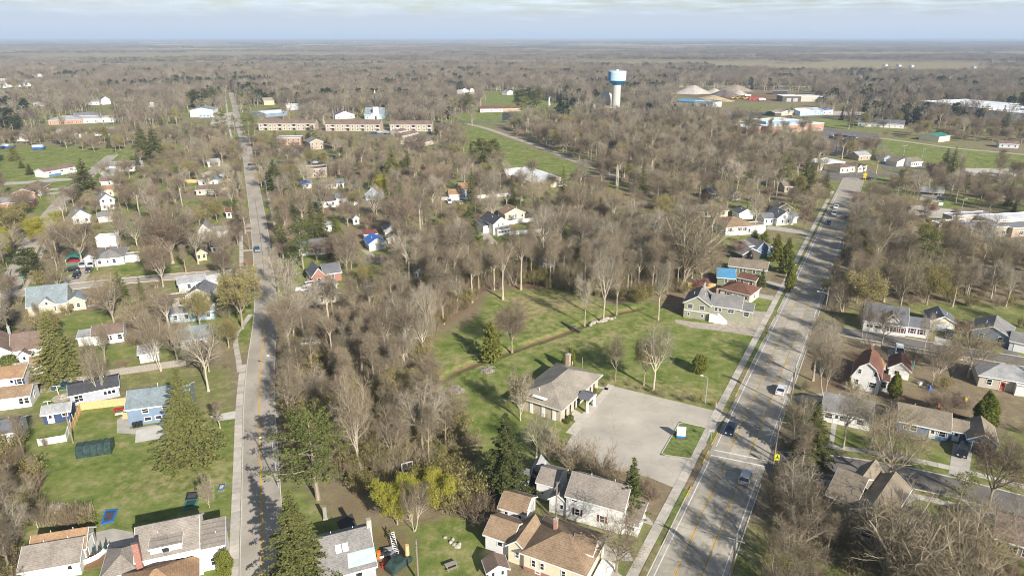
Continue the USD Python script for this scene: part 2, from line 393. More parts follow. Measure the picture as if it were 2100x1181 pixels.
foliage('bark', (0.28, 0.235, 0.175), (0.4, 0.34, 0.26), 0.0)
foliage('bark_pale', (0.38, 0.33, 0.255), (0.52, 0.46, 0.36), 0.0)
foliage('bark_dark', (0.1, 0.08, 0.06), (0.17, 0.14, 0.105), 0.0)
foliage('twigs', (0.15, 0.122, 0.084), (0.292, 0.239, 0.164), 0.0, 0.06)
foliage('twigs_grey', (0.232, 0.202, 0.152), (0.378, 0.328, 0.248), 0.0, 0.06)
foliage('twigs_far', (0.12, 0.101, 0.08), (0.267, 0.223, 0.172), 0.0, 0.03)
foliage('twigs_warm', (0.146, 0.111, 0.08), (0.275, 0.212, 0.152), 0.0, 0.05)
foliage('twigs_tan', (0.206, 0.172, 0.108), (0.361, 0.298, 0.192), 0.0, 0.05)
foliage('twigs_red', (0.17, 0.11, 0.085), (0.26, 0.175, 0.125), 0.0)
foliage('twigs_blossom', (0.3, 0.12, 0.12), (0.42, 0.2, 0.18), 0.2)
foliage('buds', (0.25, 0.225, 0.085), (0.38, 0.33, 0.13), 0.3)
foliage('buds_yellow', (0.33, 0.325, 0.05), (0.46, 0.43, 0.08), 0.35)
foliage('needles', (0.07, 0.085, 0.03), (0.165, 0.165, 0.055), 0.12, 0.5)
foliage('needles_olive', (0.125, 0.138, 0.045), (0.24, 0.235, 0.078), 0.15, 0.5)
foliage('needles_green', (0.095, 0.12, 0.036), (0.21, 0.22, 0.07), 0.15, 0.5)
foliage('needles_far', (0.028, 0.045, 0.025), (0.06, 0.075, 0.035), 0.1)
foliage('cedar', (0.12, 0.15, 0.03), (0.22, 0.225, 0.05), 0.2, 0.6)
foliage('brush', (0.172, 0.13, 0.084), (0.284, 0.218, 0.136), 0.1)
foliage('brush_olive', (0.15, 0.135, 0.06), (0.26, 0.21, 0.1), 0.2)
# ---------------------------------------------------------------- trees: kinds are built once, every tree is a copy of one
KINDS = stage.CreateClassPrim('/World/tree_kinds')


def unit(a):
    return a / (np.linalg.norm(a, axis=-1, keepdims=True) + 1e-9)


def children(P, R, per, t0, t1, ang, length, K, rng, up=0.0, curve=0.0, wig=0.08, rr=0.6, tip=0.3, even=True):
    """Side branches of N polylines: (M, K, 3) and radii."""
    N, KP = P.shape[:2]
    pi = np.repeat(np.arange(N), per); m = len(pi)
    base_t = np.tile((np.arange(per) + 0.5) / per, N) if even else rng.random(m)
    t = t0 + (t1 - t0) * np.clip(base_t + rng.normal(0, 0.25 / per, m), 0, 1)
    s = np.clip(t, 0, 0.999) * (KP - 1); i = s.astype(int); f = (s - i)[:, None]
    b = P[pi, i] * (1 - f) + P[pi, i + 1] * f
    tan = unit(P[pi, i + 1] - P[pi, i])
    r = (R[pi, i] * (1 - f[:, 0]) + R[pi, i + 1] * f[:, 0])
    # side directions spread round the parent by the golden angle
    ref = np.where(np.abs(tan[:, 2:3]) < 0.9, [[0, 0, 1.0]], [[1.0, 0, 0]])
    A = unit(np.cross(tan, ref)); B = np.cross(tan, A)
    az = (np.arange(m) * 2.39996 + rng.normal(0, 0.4, m))[:, None]
    a = np.radians(rng.normal(ang, ang * 0.18, m))[:, None]
    d = unit(np.cos(a) * tan + np.sin(a) * (np.cos(az) * A + np.sin(az) * B) + np.array([0, 0, up]))
    L = length(t) * rng.uniform(0.7, 1.2, m)
    out = [b]
    for k in range(K - 1):
        out.append(out[-1] + d * (L / (K - 1))[:, None])
        d = unit(d + np.array([0, 0, curve]) / (K - 1) + rng.normal(0, wig, (m, 3)))
    rad = (np.minimum(r * rr, 0.05 + r))[:, None] * np.linspace(1, tip, K)
    return np.stack(out, 1), rad


def slivers(P, per, t0, t1, ang, length, w, rng, up=0.15):
    """Twigs: long thin triangles off N polylines."""
    Q, _ = children(P, np.full(P.shape[:2], 0.02), per, t0, t1, ang, lambda t: np.full(len(t), length), 2, rng, up=up, even=False)
    b, e = Q[:, 0], Q[:, 1]
    s = unit(np.cross(e - b, rng.normal(size=b.shape))) * w / 2
    v = np.stack([b - s, b + s, e], 1).reshape(-1, 3)
    return v, np.arange(len(v)).reshape(-1, 3)


def leaves(c, size, rng, flat=0.0):
    """Small leaf or needle faces scattered at the points c."""
    n = len(c)
    u = unit(rng.normal(size=(n, 3)) * [1, 1, 1 - flat]); w = unit(np.cross(u, rng.normal(size=(n, 3))))
    s = size * rng.uniform(0.6, 1.4, (n, 1))
    v = np.stack([c - u * s * 0.5, c + w * s * 0.45, c + u * s * 0.6, c - w * s * 0.35], 1).reshape(-1, 3)
    i = np.arange(n)[:, None] * 4
    return v, np.vstack([i + [0, 1, 2], i + [0, 2, 3]])


def kind(name, parts):
    """One kind of tree: [(part, (v, f), material)] under the class."""
    stage.DefinePrim(f'/World/tree_kinds/{name}', 'Xform')
    for part, mb, mat in parts:
        usdkit.mesh(stage, f'/World/tree_kinds/{name}/{part}', mb.mesh(), M(mat))


def bare(name, seed, H=15.0, fork=0.3, limbs=6, limb_ang=34, limb_len=0.62, l2=9, l3=7, l4=4, tw=3, spread=1.0, leader=False, bark='bark', twig='twigs', up=0.25, tww=0.024, twl=0.65, r0=None, lean=0.0, buds=None, nb=5000, bsize=0.3, stems=1):
    rng = np.random.default_rng(seed)
    r0 = r0 or 0.02 * H
    trunk = MB(); crown = MB()
    P0 = []; R0 = []
    for s_ in range(stems):
        a = rng.random() * 6.28
        ln = lean if stems == 1 else lean + 0.25
        K = 9
        top = H * (0.9 if leader else fork + 0.16)
        z = np.linspace(-0.25, top, K)
        x = np.cumsum(rng.normal(0, 0.02 * H / K * 1.6, K)) + ln * z * math.cos(a); y = np.cumsum(rng.normal(0, 0.02 * H / K * 1.6, K)) + ln * z * math.sin(a)
        P0.append(np.column_stack([x - x[0] + (0.3 * math.cos(a) if stems > 1 else 0), y - y[0] + (0.3 * math.sin(a) if stems > 1 else 0), z]))
        rad = r0 * np.linspace(1, 0.12 if leader else 0.62, K) * (1 if stems == 1 else 0.65); rad[0] *= 1.5; rad[1] *= 1.1
        R0.append(rad)
    P0 = np.array(P0); R0 = np.array(R0)
    trunk.add(*tubes(P0, R0, 7))
    LL = lambda t: H * limb_len * spread * (np.ones_like(t) if not leader else (1.15 - t) * 0.75)
    P1, R1 = children(P0, R0, limbs, fork / (0.9 if leader else fork + 0.16) * 0.95, 1.0, limb_ang, LL, 7, rng, up=up, curve=0.35, wig=0.09, rr=0.7, tip=0.3)
    trunk.add(*tubes(P1, R1, 5))
    P2, R2 = children(P1, R1, l2, 0.18, 0.97, 42, lambda t: H * limb_len * 0.45 * spread * (1.1 - 0.6 * t) * (0.7 if leader else 1), 5, rng, up=0.06, curve=0.15, wig=0.13, rr=0.62, tip=0.35)
    trunk.add(*tubes(P2, np.maximum(R2, 0.03), 4))
    P3, R3 = children(P2, R2, l3, 0.2, 1.0, 45, lambda t: H * 0.125 * (1.1 - 0.5 * t) * (0.8 if leader else 1), 4, rng, up=0.04, curve=0.1, wig=0.16, rr=0.6, tip=0.4)
    crown.add(*tubes(P3, np.maximum(R3, 0.024), 3))
    P4, R4 = children(P3, R3, l4, 0.2, 1.0, 42, lambda t: np.full(len(t), H * 0.06), 3, rng, up=0.1, wig=0.15, rr=0.6, tip=0.4)
    crown.add(*tubes(P4, np.maximum(R4, 0.014), 3))
    crown.add(*slivers(P4, tw, 0.1, 1.0, 40, twl, tww, rng))
    parts = [('trunk', trunk, bark), ('crown', crown, twig)]
    if buds:
        lf = MB()
        c = P4[rng.integers(0, len(P4), nb), rng.integers(1, 3, nb)] + rng.normal(0, 0.28, (nb, 3))
        lf.add(*leaves(c, bsize, rng))
        parts.append(('leaves', lf, buds))
    kind(name, parts)


def spruce(name, seed, H=18.0, R=4.2, needles='needles', levels=25, per=12, tufts=60, size=0.3, z0=0.06, pw=0.95, droop=-0.45, gap=0.12):
    rng = np.random.default_rng(seed)
    trunk = MB().tube([(0, 0, -0.2), (0, 0, H * 0.5), (0, 0, H * 0.97)], [0.018 * H, 0.011 * H, 0.02], 7)
    crown = MB(); br = MB()
    for l in range(levels):
        t = z0 + (0.97 - z0) * (l / (levels - 1)) ** 0.92
        rad = R * (1 - t) ** pw * rng.uniform(0.78, 1.12) + 0.15
        n = max(4, int(per * (0.45 + 0.75 * (1 - t))))
        az = rng.random() * 6.28 + np.arange(n) * 6.283 / n + rng.normal(0, 0.25, n)
        ln = rad * rng.uniform(0.55, 1.15, n) * (rng.random(n) > gap * 0.5)
        K = 5
        s = np.linspace(0, 1, K)
        rise = 0.15 + 0.5 * t
        P = np.stack([np.outer(ln, s) * np.cos(az)[:, None], np.outer(ln, s) * np.sin(az)[:, None], t * H + np.outer(ln, rise * s + (droop - 0.2 * (1 - t)) * s ** 2 + 0.12 * s ** 4)], -1)
        br.add(*tubes(P, np.outer(np.full(n, 0.05), np.linspace(1, 0.2, K)), 3))
        m = tufts if t < 0.85 else max(6, tufts // 2)
        q = np.sqrt(rng.uniform(0.04, 1, (n, m)))
        i = np.minimum((q * (K - 1)).astype(int), K - 2); f = (q * (K - 1) - i)[..., None]
        row = np.arange(n)[:, None]
        c = P[row, i] * (1 - f) + P[row, i + 1] * f
        side = (q * (1.05 - q) * 1.1)[..., None] * rng.normal(0, 0.5, (n, m, 1)) * ln[:, None, None] * 0.6
        perp = np.stack([-np.sin(az), np.cos(az), np.zeros(n)], -1)[:, None]
        c = c + perp * side + rng.normal(0, 1, c.shape) * [0.07, 0.07, 0.05] - np.abs(side) * [0, 0, 0.25]
        crown.add(*leaves(c.reshape(-1, 3), size * (0.55 + 0.6 * (1 - t)), rng, 0.55))
    kind(name, [('trunk', trunk.add(*br.mesh()), 'bark_dark'), ('crown', crown, needles)])


def pine(name, seed, H=19.0, R=5.0, needles='needles_green', limbs=27, clump=72, size=0.26, z0=0.25):
    rng = np.random.default_rng(seed)
    z = np.linspace(-0.2, H * 0.97, 9)
    P0 = np.column_stack([np.cumsum(rng.normal(0, 0.06, 9)), np.cumsum(rng.normal(0, 0.06, 9)), z])[None]
    R0 = np.linspace(0.02 * H, 0.05, 9)[None]
    trunk = MB().add(*tubes(P0, R0, 7)); crown = MB()
    prof = lambda t: R * np.clip(1.12 * (1 - ((t - z0) / (1 - z0) - 0.3) ** 2 * 1.5), 0.22, 1) * rng.uniform(0.5, 1.25, len(t))
    P1, R1 = children(P0, R0, limbs, z0, 0.99, 74, prof, 6, rng, up=0.05, curve=0.3, wig=0.07, rr=0.4, tip=0.25)
    trunk.add(*tubes(P1, R1, 4))
    P2, R2 = children(P1, R1, 7, 0.3, 1.0, 55, lambda t: np.full(len(t), R * 0.28), 3, rng, up=0.05, wig=0.1)
    P2[..., 2] = P2[:, :1, 2] + (P2[..., 2] - P2[:, :1, 2]) * 0.45
    trunk.add(*tubes(P2, np.maximum(R2, 0.02), 3))
    P3, _ = children(P2, R2, 3, 0.3, 1.0, 50, lambda t: np.full(len(t), R * 0.12), 2, rng, up=0.12, wig=0.1)
    c = np.repeat(P3[:, 1], clump // 4 + 2, 0)
    crown.add(*leaves(c + rng.normal(0, 1, c.shape) * [0.3, 0.3, 0.07], size, rng, 0.45))
    kind(name, [('trunk', trunk, 'bark'), ('crown', crown, needles)])


def tuft(name, seed, H=6.0, R=1.2, n=3500, size=0.28, mat='cedar', shape='column', stem=True):
    """Dense evergreens and shrubs: faces through an uneven volume, more of them near the outside."""
    rng = np.random.default_rng(seed)
    d = unit(rng.normal(size=(n, 3))); rr = rng.uniform(0.35, 1.0, n) ** 0.4
    lump = 0.72 + 0.5 * meshkit.noise(d * 2.2 + seed, seed)
    c = d * (rr * lump)[:, None]
    if shape == 'column':
        z = (c[:, 2] + 1) / 2; w = np.clip(1.25 - z, 0.12, 1) ** 0.6
        c = np.column_stack([c[:, 0] * R * w, c[:, 1] * R * w, 0.15 + z * H])
    else:
        c = np.column_stack([c[:, 0] * R, c[:, 1] * R, np.maximum((c[:, 2] * 0.5 + 0.48) * H, 0.05)])
    crown = MB().add(*leaves(c, size, rng))
    trunk = MB().tube([(0, 0, -0.1), (0, 0, H * 0.5)], [0.1, 0.05], 5)
    kind(name, [('trunk', trunk, 'bark_dark'), ('crown', crown, mat)])


def thicket(name, seed, H=3.0, R=1.8, stems=22, mat='brush', leaf=None):
    rng = np.random.default_rng(seed)
    a = rng.random(stems) * 6.28; rr = np.sqrt(rng.random(stems)) * R * 0.45
    K = 5; s = np.linspace(0, 1, K); h = H * rng.uniform(0.6, 1.1, stems); out = rng.uniform(0.25, 1.0, stems) * R
    P = np.stack([(rr[:, None] + np.outer(out, s ** 1.5)) * np.cos(a)[:, None], (rr[:, None] + np.outer(out, s ** 1.5)) * np.sin(a)[:, None], np.outer(h, s ** 0.85) - 0.1], -1)
    Rr = np.outer(np.full(stems, 0.03), np.linspace(1, 0.4, K))
    st = MB().add(*tubes(P, Rr, 3))
    P2, R2 = children(P, Rr, 9, 0.2, 1, 35, lambda t: np.full(len(t), H * 0.3), 3, rng, up=0.2, wig=0.12)
    cr = MB().add(*tubes(P2, np.maximum(R2, 0.009), 3)).add(*slivers(P2, 6, 0, 1, 40, H * 0.16, 0.03, rng))
    parts = [('stems', st, 'bark'), ('twigs', cr, mat)]
    if leaf:
        parts.append(('leaves', MB().add(*leaves(P2[rng.integers(0, len(P2), 1500), 2] + rng.normal(0, 0.2, (1500, 3)), 0.2, rng)), leaf))
    kind(name, parts)


def far_tree(name, seed, H=16.0, n=520, w=0.16, twig='twigs_far', spread=0.62, fork=0.3, bark='bark'):
    """The same bare tree with far fewer, wider twigs, for trees hundreds of metres away."""
    rng = np.random.default_rng(seed)
    P0 = np.array([[(0, 0, -0.2), (rng.normal(0, .2), rng.normal(0, .2), H * 0.3), (rng.normal(0, .4), rng.normal(0, .4), H * 0.62)]])
    R0 = np.array([[0.3, 0.22, 0.12]])
    tr = MB().add(*tubes(P0, R0, 4))
    P1, R1 = children(P0, R0, 7, fork / 0.62, 1, 36, lambda t: np.full(len(t), H * 0.55 * spread / 0.62), 4, rng, up=0.2, curve=0.3, rr=0.6)
    tr.add(*tubes(P1, R1, 3))
    P2, R2 = children(P1, R1, 6, 0.2, 1, 42, lambda t: np.full(len(t), H * 0.24), 3, rng, up=0.12)
    cr = MB().add(*tubes(P2, np.maximum(R2, 0.035), 3))
    cr.add(*slivers(P2, max(2, n // 42), 0, 1, 45, 1.9, w, rng))
    kind(name, [('trunk', tr, bark), ('crown', cr, twig)])


bare('spreading_tree', 1, 13, 0.24, 7, 44, 0.6, 9, 7, 4, 4)
bare('oak_tree', 2, 14, 0.2, 8, 52, 0.62, 8, 7, 4, 4, twig='twigs_tan', bark='bark', up=0.15)
bare('ash_tree', 3, 16, 0.32, 6, 34, 0.56, 9, 7, 4, 3, twig='twigs_grey', bark='bark_pale')
bare('elm_tree', 4, 16, 0.26, 7, 30, 0.64, 9, 7, 4, 4)
bare('tall_tree', 5, 19, 0.5, 8, 36, 0.34, 7, 6, 4, 2, bark='bark_pale', twl=0.9)
bare('slender_tree', 6, 17, 0.4, 13, 50, 0.3, 5, 5, 3, 2, leader=True, bark='bark')
bare('maple_tree', 7, 13, 0.22, 8, 40, 0.58, 9, 8, 4, 4, twig='twigs_warm')
bare('twin_tree', 8, 15, 0.22, 5, 28, 0.58, 8, 7, 4, 3, bark='bark_pale', stems=2, lean=0.05)
bare('budding_tree', 9, 13, 0.24, 7, 40, 0.58, 8, 7, 3, 2, buds='buds', nb=9000, bsize=0.24)
bare('yellow_budding_tree', 10, 10, 0.22, 8, 42, 0.58, 8, 7, 3, 2, buds='buds_yellow', nb=26000, bsize=0.21, twig='twigs')
bare('red_twig_tree', 12, 8, 0.16, 8, 40, 0.62, 7, 6, 3, 3, twig='twigs_red', tww=0.022)
bare('blossom_tree', 13, 4.5, 0.2, 8, 48, 0.6, 6, 6, 3, 2, twig='twigs_red', buds='twigs_blossom', nb=2500, bsize=0.16, tww=0.015, twl=0.35)
bare('vase_tree', 14, 8, 0.06, 9, 26, 0.78, 8, 7, 3, 2, twig='twigs_grey', bark='bark_pale', tww=0.02, twl=0.6, buds='buds', nb=1800, bsize=0.16)
bare('sapling', 15, 6, 0.2, 9, 34, 0.4, 5, 5, 3, 2, leader=True, tww=0.016, twl=0.5, bark='bark_pale')
bare('fan_tree', 16, 13, 0.05, 11, 36, 0.84, 6, 5, 3, 2, r0=0.5, twig='twigs_tan', bark='bark', up=0.2, tww=0.022, twl=0.7, stems=3, lean=0.02)
spruce('spruce_tree', 21, 20, 4.6)
spruce('broad_spruce_tree', 22, 19, 5.6, 'needles_olive', 25, 15, 80, 0.28, 0.04, 1.0, -0.5)
spruce('young_fir_tree', 23, 12, 2.6, 'needles_green', 26, 9, 20, 0.36, 0.06, 0.95, -0.1)
spruce('cedar_tree', 24, 9.5, 2.9, 'cedar', 26, 11, 24, 0.36, 0.03, 0.7, 0.2)
spruce('thin_spruce_tree', 25, 16, 2.7, 'needles_olive', 30, 8, 18, 0.42, 0.06, 0.85, -0.3, 0.4)
pine('white_pine_tree', 31, 20, 5.6)
pine('dark_pine_tree', 32, 19, 4.6, 'needles', 34, 44, 0.34, 0.15)
pine('sparse_pine_tree', 33, 10, 3.0, 'needles_olive', 18, 14, 0.24, 0.12)
tuft('arborvitae', 41, 6.0, 1.1, 5000, 0.2)
tuft('round_shrub', 42, 4.2, 2.2, 5000, 0.22, 'cedar', 'round')
tuft('low_shrub', 43, 1.3, 0.95, 700, 0.2, 'needles_green', 'round')
tuft('hedge_shrub', 44, 3.4, 1.9, 2600, 0.3, 'needles_green', 'round')
thicket('brown_brush', 51, 3.2, 2.0)
thicket('olive_brush', 52, 3.6, 2.2, 24, 'brush_olive', 'buds')
thicket('red_brush', 53, 2.6, 1.7, 24, 'twigs_red')
thicket('pale_brush', 54, 4.2, 2.2, 26, 'twigs_tan')
far_tree('far_round_tree', 61, 13, twig='twigs_warm')
far_tree('far_tall_tree', 62, 17, 420, 0.17, 'twigs_far', 0.45, 0.42, 'bark_pale')
far_tree('far_broad_tree', 63, 15, 560, 0.17, 'twigs_far', 0.7)
far_tree('far_pale_tree', 64, 16, 450, 0.16, 'twigs_grey', 0.55, 0.36, 'bark_pale')
far_tree('far_budding_tree', 65, 13, 560, 0.2, 'buds', 0.6)
spruce('far_spruce_tree', 66, 18, 4.0, 'needles_far', 13, 7, 5, 1.5, 0.05)
pine('far_pine_tree', 67, 17, 4.6, 'needles_far', 12, 1, 1.5, 0.25)

TREE_H = dict(spreading_tree=13, oak_tree=14, ash_tree=16, elm_tree=16, tall_tree=19, slender_tree=17, maple_tree=13, twin_tree=15, budding_tree=13, yellow_budding_tree=10, red_twig_tree=8, blossom_tree=4.5,
              vase_tree=8, sapling=6, fan_tree=13, spruce_tree=20, broad_spruce_tree=19, young_fir_tree=12, cedar_tree=9.5, thin_spruce_tree=16, white_pine_tree=20, dark_pine_tree=19, sparse_pine_tree=10,
              arborvitae=6, round_shrub=4.2, low_shrub=1.3, hedge_shrub=3.4, brown_brush=3.2, olive_brush=3.6, red_brush=2.6, pale_brush=4.2, far_round_tree=13, far_tall_tree=17, far_broad_tree=15, far_pale_tree=16, far_budding_tree=13, far_spruce_tree=18, far_pine_tree=17)
# real heights and half-widths as built
TREE_BOX = {}
for k_ in TREE_H:
    pts = np.vstack([np.array(c.GetAttribute('points').Get()) for c in stage.GetPrimAtPath(f'/World/tree_kinds/{k_}').GetAllChildren()])
    TREE_BOX[k_] = (float(np.percentile(pts[:, 2], 99.5)), float(np.percentile(np.hypot(pts[:, 0], pts[:, 1]), 98)))
# ---------------------------------------------------------------- lines and zones of the ground
def smooth(pts, n=2):
    p = np.asarray(pts, float)
    for _ in range(n):
        q = [p[0]]
        for a, b in zip(p[:-1], p[1:]):
            q += [a * 0.75 + b * 0.25, a * 0.25 + b * 0.75]
        p = np.array(q + [p[-1]])
    return p


def resample(p, step):
    p = np.asarray(p, float)
    s = np.concatenate([[0], np.cumsum(np.hypot(*np.diff(p, axis=0).T))])
    t = np.linspace(0, s[-1], max(2, int(round(s[-1] / step)) + 1))
    return np.column_stack([np.interp(t, s, p[:, 0]), np.interp(t, s, p[:, 1])])


def offs(p, d):
    """The polyline shifted sideways (positive = to the left of its direction)."""
    t = np.gradient(p, axis=0); t /= np.linalg.norm(t, axis=1, keepdims=True)
    return p + np.column_stack([-t[:, 1], t[:, 0]]) * (np.asarray(d)[..., None] if np.ndim(d) else d)


def pxl(*pts):
    return np.array([at(*p) for p in pts])


def sheet(mb, a, b, z):
    """A flat strip between two polylines of equal length (a on the left)."""
    n = len(a)
    v = np.vstack([np.column_stack([a, np.full(n, z)]), np.column_stack([b, np.full(n, z)])])
    i = np.arange(n - 1)
    return mb.add(v, np.column_stack([i + n, i + n + 1, i + 1, i]))


def flat(poly, z, thick=0.0):
    """A flat (or slab-like) polygon."""
    poly = np.asarray(poly, float)
    sp = Polygon(poly)
    if not sp.exterior.is_ccw:
        poly = poly[::-1]
    mb = MB()
    if thick:
        return mb.prism(poly, z - thick, z, 'z')
    from mapbox_earcut import triangulate_float64
    tri = np.asarray(triangulate_float64(poly, np.array([len(poly)]))).reshape(-1, 3)
    v = np.column_stack([poly, np.full(len(poly), z)])
    n = np.cross(v[tri[:, 1]] - v[tri[:, 0]], v[tri[:, 2]] - v[tri[:, 0]])[:, 2]
    tri[n < 0] = tri[n < 0][:, ::-1]
    return mb.add(v, tri)


def kerb(mb, p, w=0.18, h=0.12, lo=-0.05):
    """A kerb stone strip of width w to the left of the line p."""
    q = offs(p, w)
    n = len(p)
    v = np.vstack([np.column_stack([c, np.full(n, z)]) for c, z in ((p, lo), (p, h), (q, h), (q, lo))])
    i = np.arange(n - 1)
    for a, b in ((0, 1), (1, 2), (2, 3)):
        mb.add(v, np.column_stack([i + a * n, i + 1 + a * n, i + 1 + b * n, i + b * n]))
    for e in (0, n - 1):
        mb.add(v, [(e, e + n, e + 2 * n, e + 3 * n)])
    return mb


LEFT = resample(smooth(np.vstack([[(-25.5, 50)], pxl((538, 1181), (536, 1000), (530, 780), (547, 640), (542, 580), (538, 515), (525, 421), (512, 345), (505, 300), (489, 255), (481, 215), (473, 190))]), 2), 3.0)
RC = lambda y: np.column_stack([26 + (np.asarray(y) - 80) * 0.5514, y])
RIGHT = RC(np.arange(48, 384, 2.0))
LST = resample(smooth(pxl((538, 555), (474, 559), (305, 571), (169, 585), (51, 600), (-90, 617))), 3.0)
FST = resample(smooth(pxl((-40, 640), (22, 590), (62, 500), (100, 442), (152, 388), (190, 352), (232, 318))), 3.0)
LST2 = resample(pxl((520, 462), (480, 465), (440, 468), (380, 474)), 3.0)
RST = resample(smooth(np.vstack([RC([110.5])[0] + [4.0, -1.2], pxl((1696, 950), (1900, 984), (2100, 1038), (2330, 1100))])), 3.0)
RST2 = resample(smooth(np.vstack([RC([177.0])[0] + [4.5, -2.0], pxl((1735, 682), (1823, 695), (1908, 711), (2100, 742), (2300, 775))])), 3.0)
CROSS = resample(smooth(pxl((1560, 372), (1650, 371), (1750, 364), (1840, 358), (1960, 351), (2150, 346))), 3.0)
HWY = resample(smooth(pxl((-300, 283), (150, 271), (480, 262), (700, 258), (930, 252), (1100, 250), (1493, 245), (1700, 240), (1900, 233), (2400, 222))), 8.0)
XST = resample(smooth(pxl((508, 338), (580, 334), (640, 329), (700, 345), (720, 352))), 3.0)
MID = resample(smooth(pxl((690, 540), (740, 533), (800, 527), (870, 521), (1000, 507), (1140, 492), (1200, 497))), 3.0)
TRAIL = resample(smooth(pxl((955, 254), (990, 261), (1039, 278), (1106, 301), (1174, 328), (1225, 347), (1270, 366))), 4.0)
TRACK = resample(smooth(pxl((1800, 283), (1905, 297), (1960, 305), (2110, 318), (2300, 336))), 4.0)
FREEWAY = resample(pxl((1000, 184), (1300, 178), (1450, 177.5), (1700, 178.5)), 20.0)

HARD = [Polygon(pxl((1385, 187), (1665, 188), (1675, 214), (1480, 212), (1385, 213)))]          # where no tree or plant stands (shapely polygons)


def ban(p, w):
    HARD.append(LineString(p).buffer(w))


# ---------------------------------------------------------------- zones: lawns, beds and bare soil (photo outlines laid on the ground)
LAWNS = [
    ([(893, 752), (884, 722), (905, 700), (960, 676), (985, 640), (1012, 610), (1060, 596), (1120, 594), (1185, 603), (1250, 628), (1330, 622), (1392, 642), (1470, 660), (1541, 690), (1530, 735), (1500, 790), (1468, 832), (1400, 800), (1300, 782), (1228, 770), (1195, 758), (1150, 760), (1105, 800), (1075, 845), (1078, 905), (1040, 910), (975, 880), (930, 830), (905, 790)], 1.0),
    ([(150, 838), (258, 822), (300, 860), (482, 832), (481, 1000), (479, 1062), (440, 1078), (412, 1100), (280, 1086), (205, 1085), (150, 1060), (95, 1040), (80, 985), (96, 930), (140, 905)], 0.82),
    ([(230, 770), (330, 755), (484, 752), (484, 826), (350, 830), (250, 812)], 0.55),
    ([(85, 808), (145, 795), (150, 830), (92, 838)], 0.95),
    ([(70, 872), (150, 876), (140, 908), (70, 900)], 0.8),
    ([(160, 640), (236, 634), (236, 680), (110, 690), (70, 670)], 0.75),
    ([(850, 1078), (930, 1060), (1000, 1092), (1000, 1190), (855, 1190)], 0.85),
    ([(400, 1098), (475, 1090), (474, 1190), (395, 1190)], 0.8),
    ([(1395, 864), (1447, 877), (1414, 942), (1354, 933)], 1.0),
    ([(1170, 862), (1186, 850), (1162, 890), (1125, 880), (1128, 866)], 1.0),
    ([(1222, 800), (1240, 797), (1208, 838), (1196, 836)], 1.0),
    ([(1480, 635), (1560, 640), (1588, 620), (1545, 612), (1500, 625)], 0.9),
    ([(90, 455), (150, 392), (120, 385), (70, 430)], 0.9),
    ([(0, 300), (110, 300), (240, 318), (260, 300), (340, 296), (300, 330), (150, 385), (0, 400)], 0.85),
    ([(970, 264), (1000, 268), (1080, 300), (1150, 328), (1215, 350), (1170, 372), (1080, 360), (1030, 345), (960, 330), (940, 290)], 0.9),
    ([(985, 186), (1060, 190), (1120, 205), (1200, 225), (1230, 235), (1130, 246), (960, 250), (900, 240), (960, 232), (1000, 212)], 0.85),
    ([(1816, 283), (1900, 297), (1960, 306), (2130, 321), (2150, 346), (1970, 347), (1890, 326), (1812, 311)], 0.95),
    ([(1690, 245), (1760, 248), (1800, 262), (1700, 266), (1660, 256)], 0.8),
    ([(1480, 250), (1540, 236), (1620, 236), (1640, 246), (1540, 252)], 0.7),
    ([(1000, 410), (1055, 404), (1050, 420), (975, 430), (960, 420)], 0.85),
    ([(1044, 463), (1092, 458), (1100, 470), (1050, 474)], 1.0),
    ([(1405, 566), (1470, 560), (1475, 545), (1420, 548)], 0.8),
    ([(1690, 905), (1945, 948), (1950, 935), (1850, 900), (1690, 870)], 0.7),
    ([(1660, 915), (1690, 920), (1940, 975), (1950, 958), (1690, 903), (1640, 895)], 0.7),
    ([(1640, 825), (1690, 828), (1700, 862), (1615, 870)], 0.8),
    ([(1950, 920), (2100, 960), (2100, 900), (2010, 890)], 0.6),
    ([(1895, 635), (1970, 645), (1980, 625), (1900, 618)], 0.55),
    ([(1770, 395), (1812, 400), (1800, 440), (1765, 450)], 0.7),
    ([(2050, 490), (2110, 500), (2110, 530), (2060, 520)], 0.95),
    ([(1750, 355), (1800, 358), (1830, 365), (1760, 372)], 0.8),
    ([(1920, 410), (1950, 412), (1990, 425), (1920, 432)], 0.8),
    ([(420, 520), (495, 500), (500, 548), (400, 552)], 0.5),
    ([(90, 555), (160, 545), (240, 550), (120, 585), (40, 598)], 0.6),
    ([(735, 560), (830, 540), (850, 570), (760, 590)], 0.9),
    ([(425, 340), (470, 338), (470, 360), (420, 355)], 0.9),
    ([(475, 250), (460, 200), (472, 200), (487, 240)], 0.8),
    ([(36, 235), (95, 235), (95, 250), (36, 252)], 0.9),
    ([(495, 232), (530, 232), (545, 250), (500, 252)], 0.8),
    ([(700, 250), (900, 240), (900, 250), (700, 257)], 0.6),
    ([(1390, 198), (1560, 212), (1620, 220), (1560, 222), (1400, 210)], 0.5),
    ([(486, 684), (512, 690), (505, 735), (492, 730)], 0.8),
    ([(505, 470), (513, 470), (514, 545), (500, 545)], 0.3),
]
SOILS = [
    [(680, 1010), (720, 1000), (745, 1060), (700, 1080)], [(860, 690), (940, 650), (985, 615), (1000, 600), (1060, 590), (1180, 597), (1240, 618), (1200, 598), (1060, 575), (960, 610), (880, 670)],
    [(20, 1030), (90, 1015), (95, 1045), (30, 1062)], [(745, 1090), (830, 1090), (850, 1181), (750, 1181)], [(1740, 720), (1840, 735), (1700, 800), (1650, 790)], [(1830, 800), (1990, 850), (1990, 870), (1830, 840)],
    [(1395, 185), (1640, 190), (1640, 212), (1480, 208), (1395, 200)], [(520, 170), (640, 170), (640, 175), (520, 175)]]
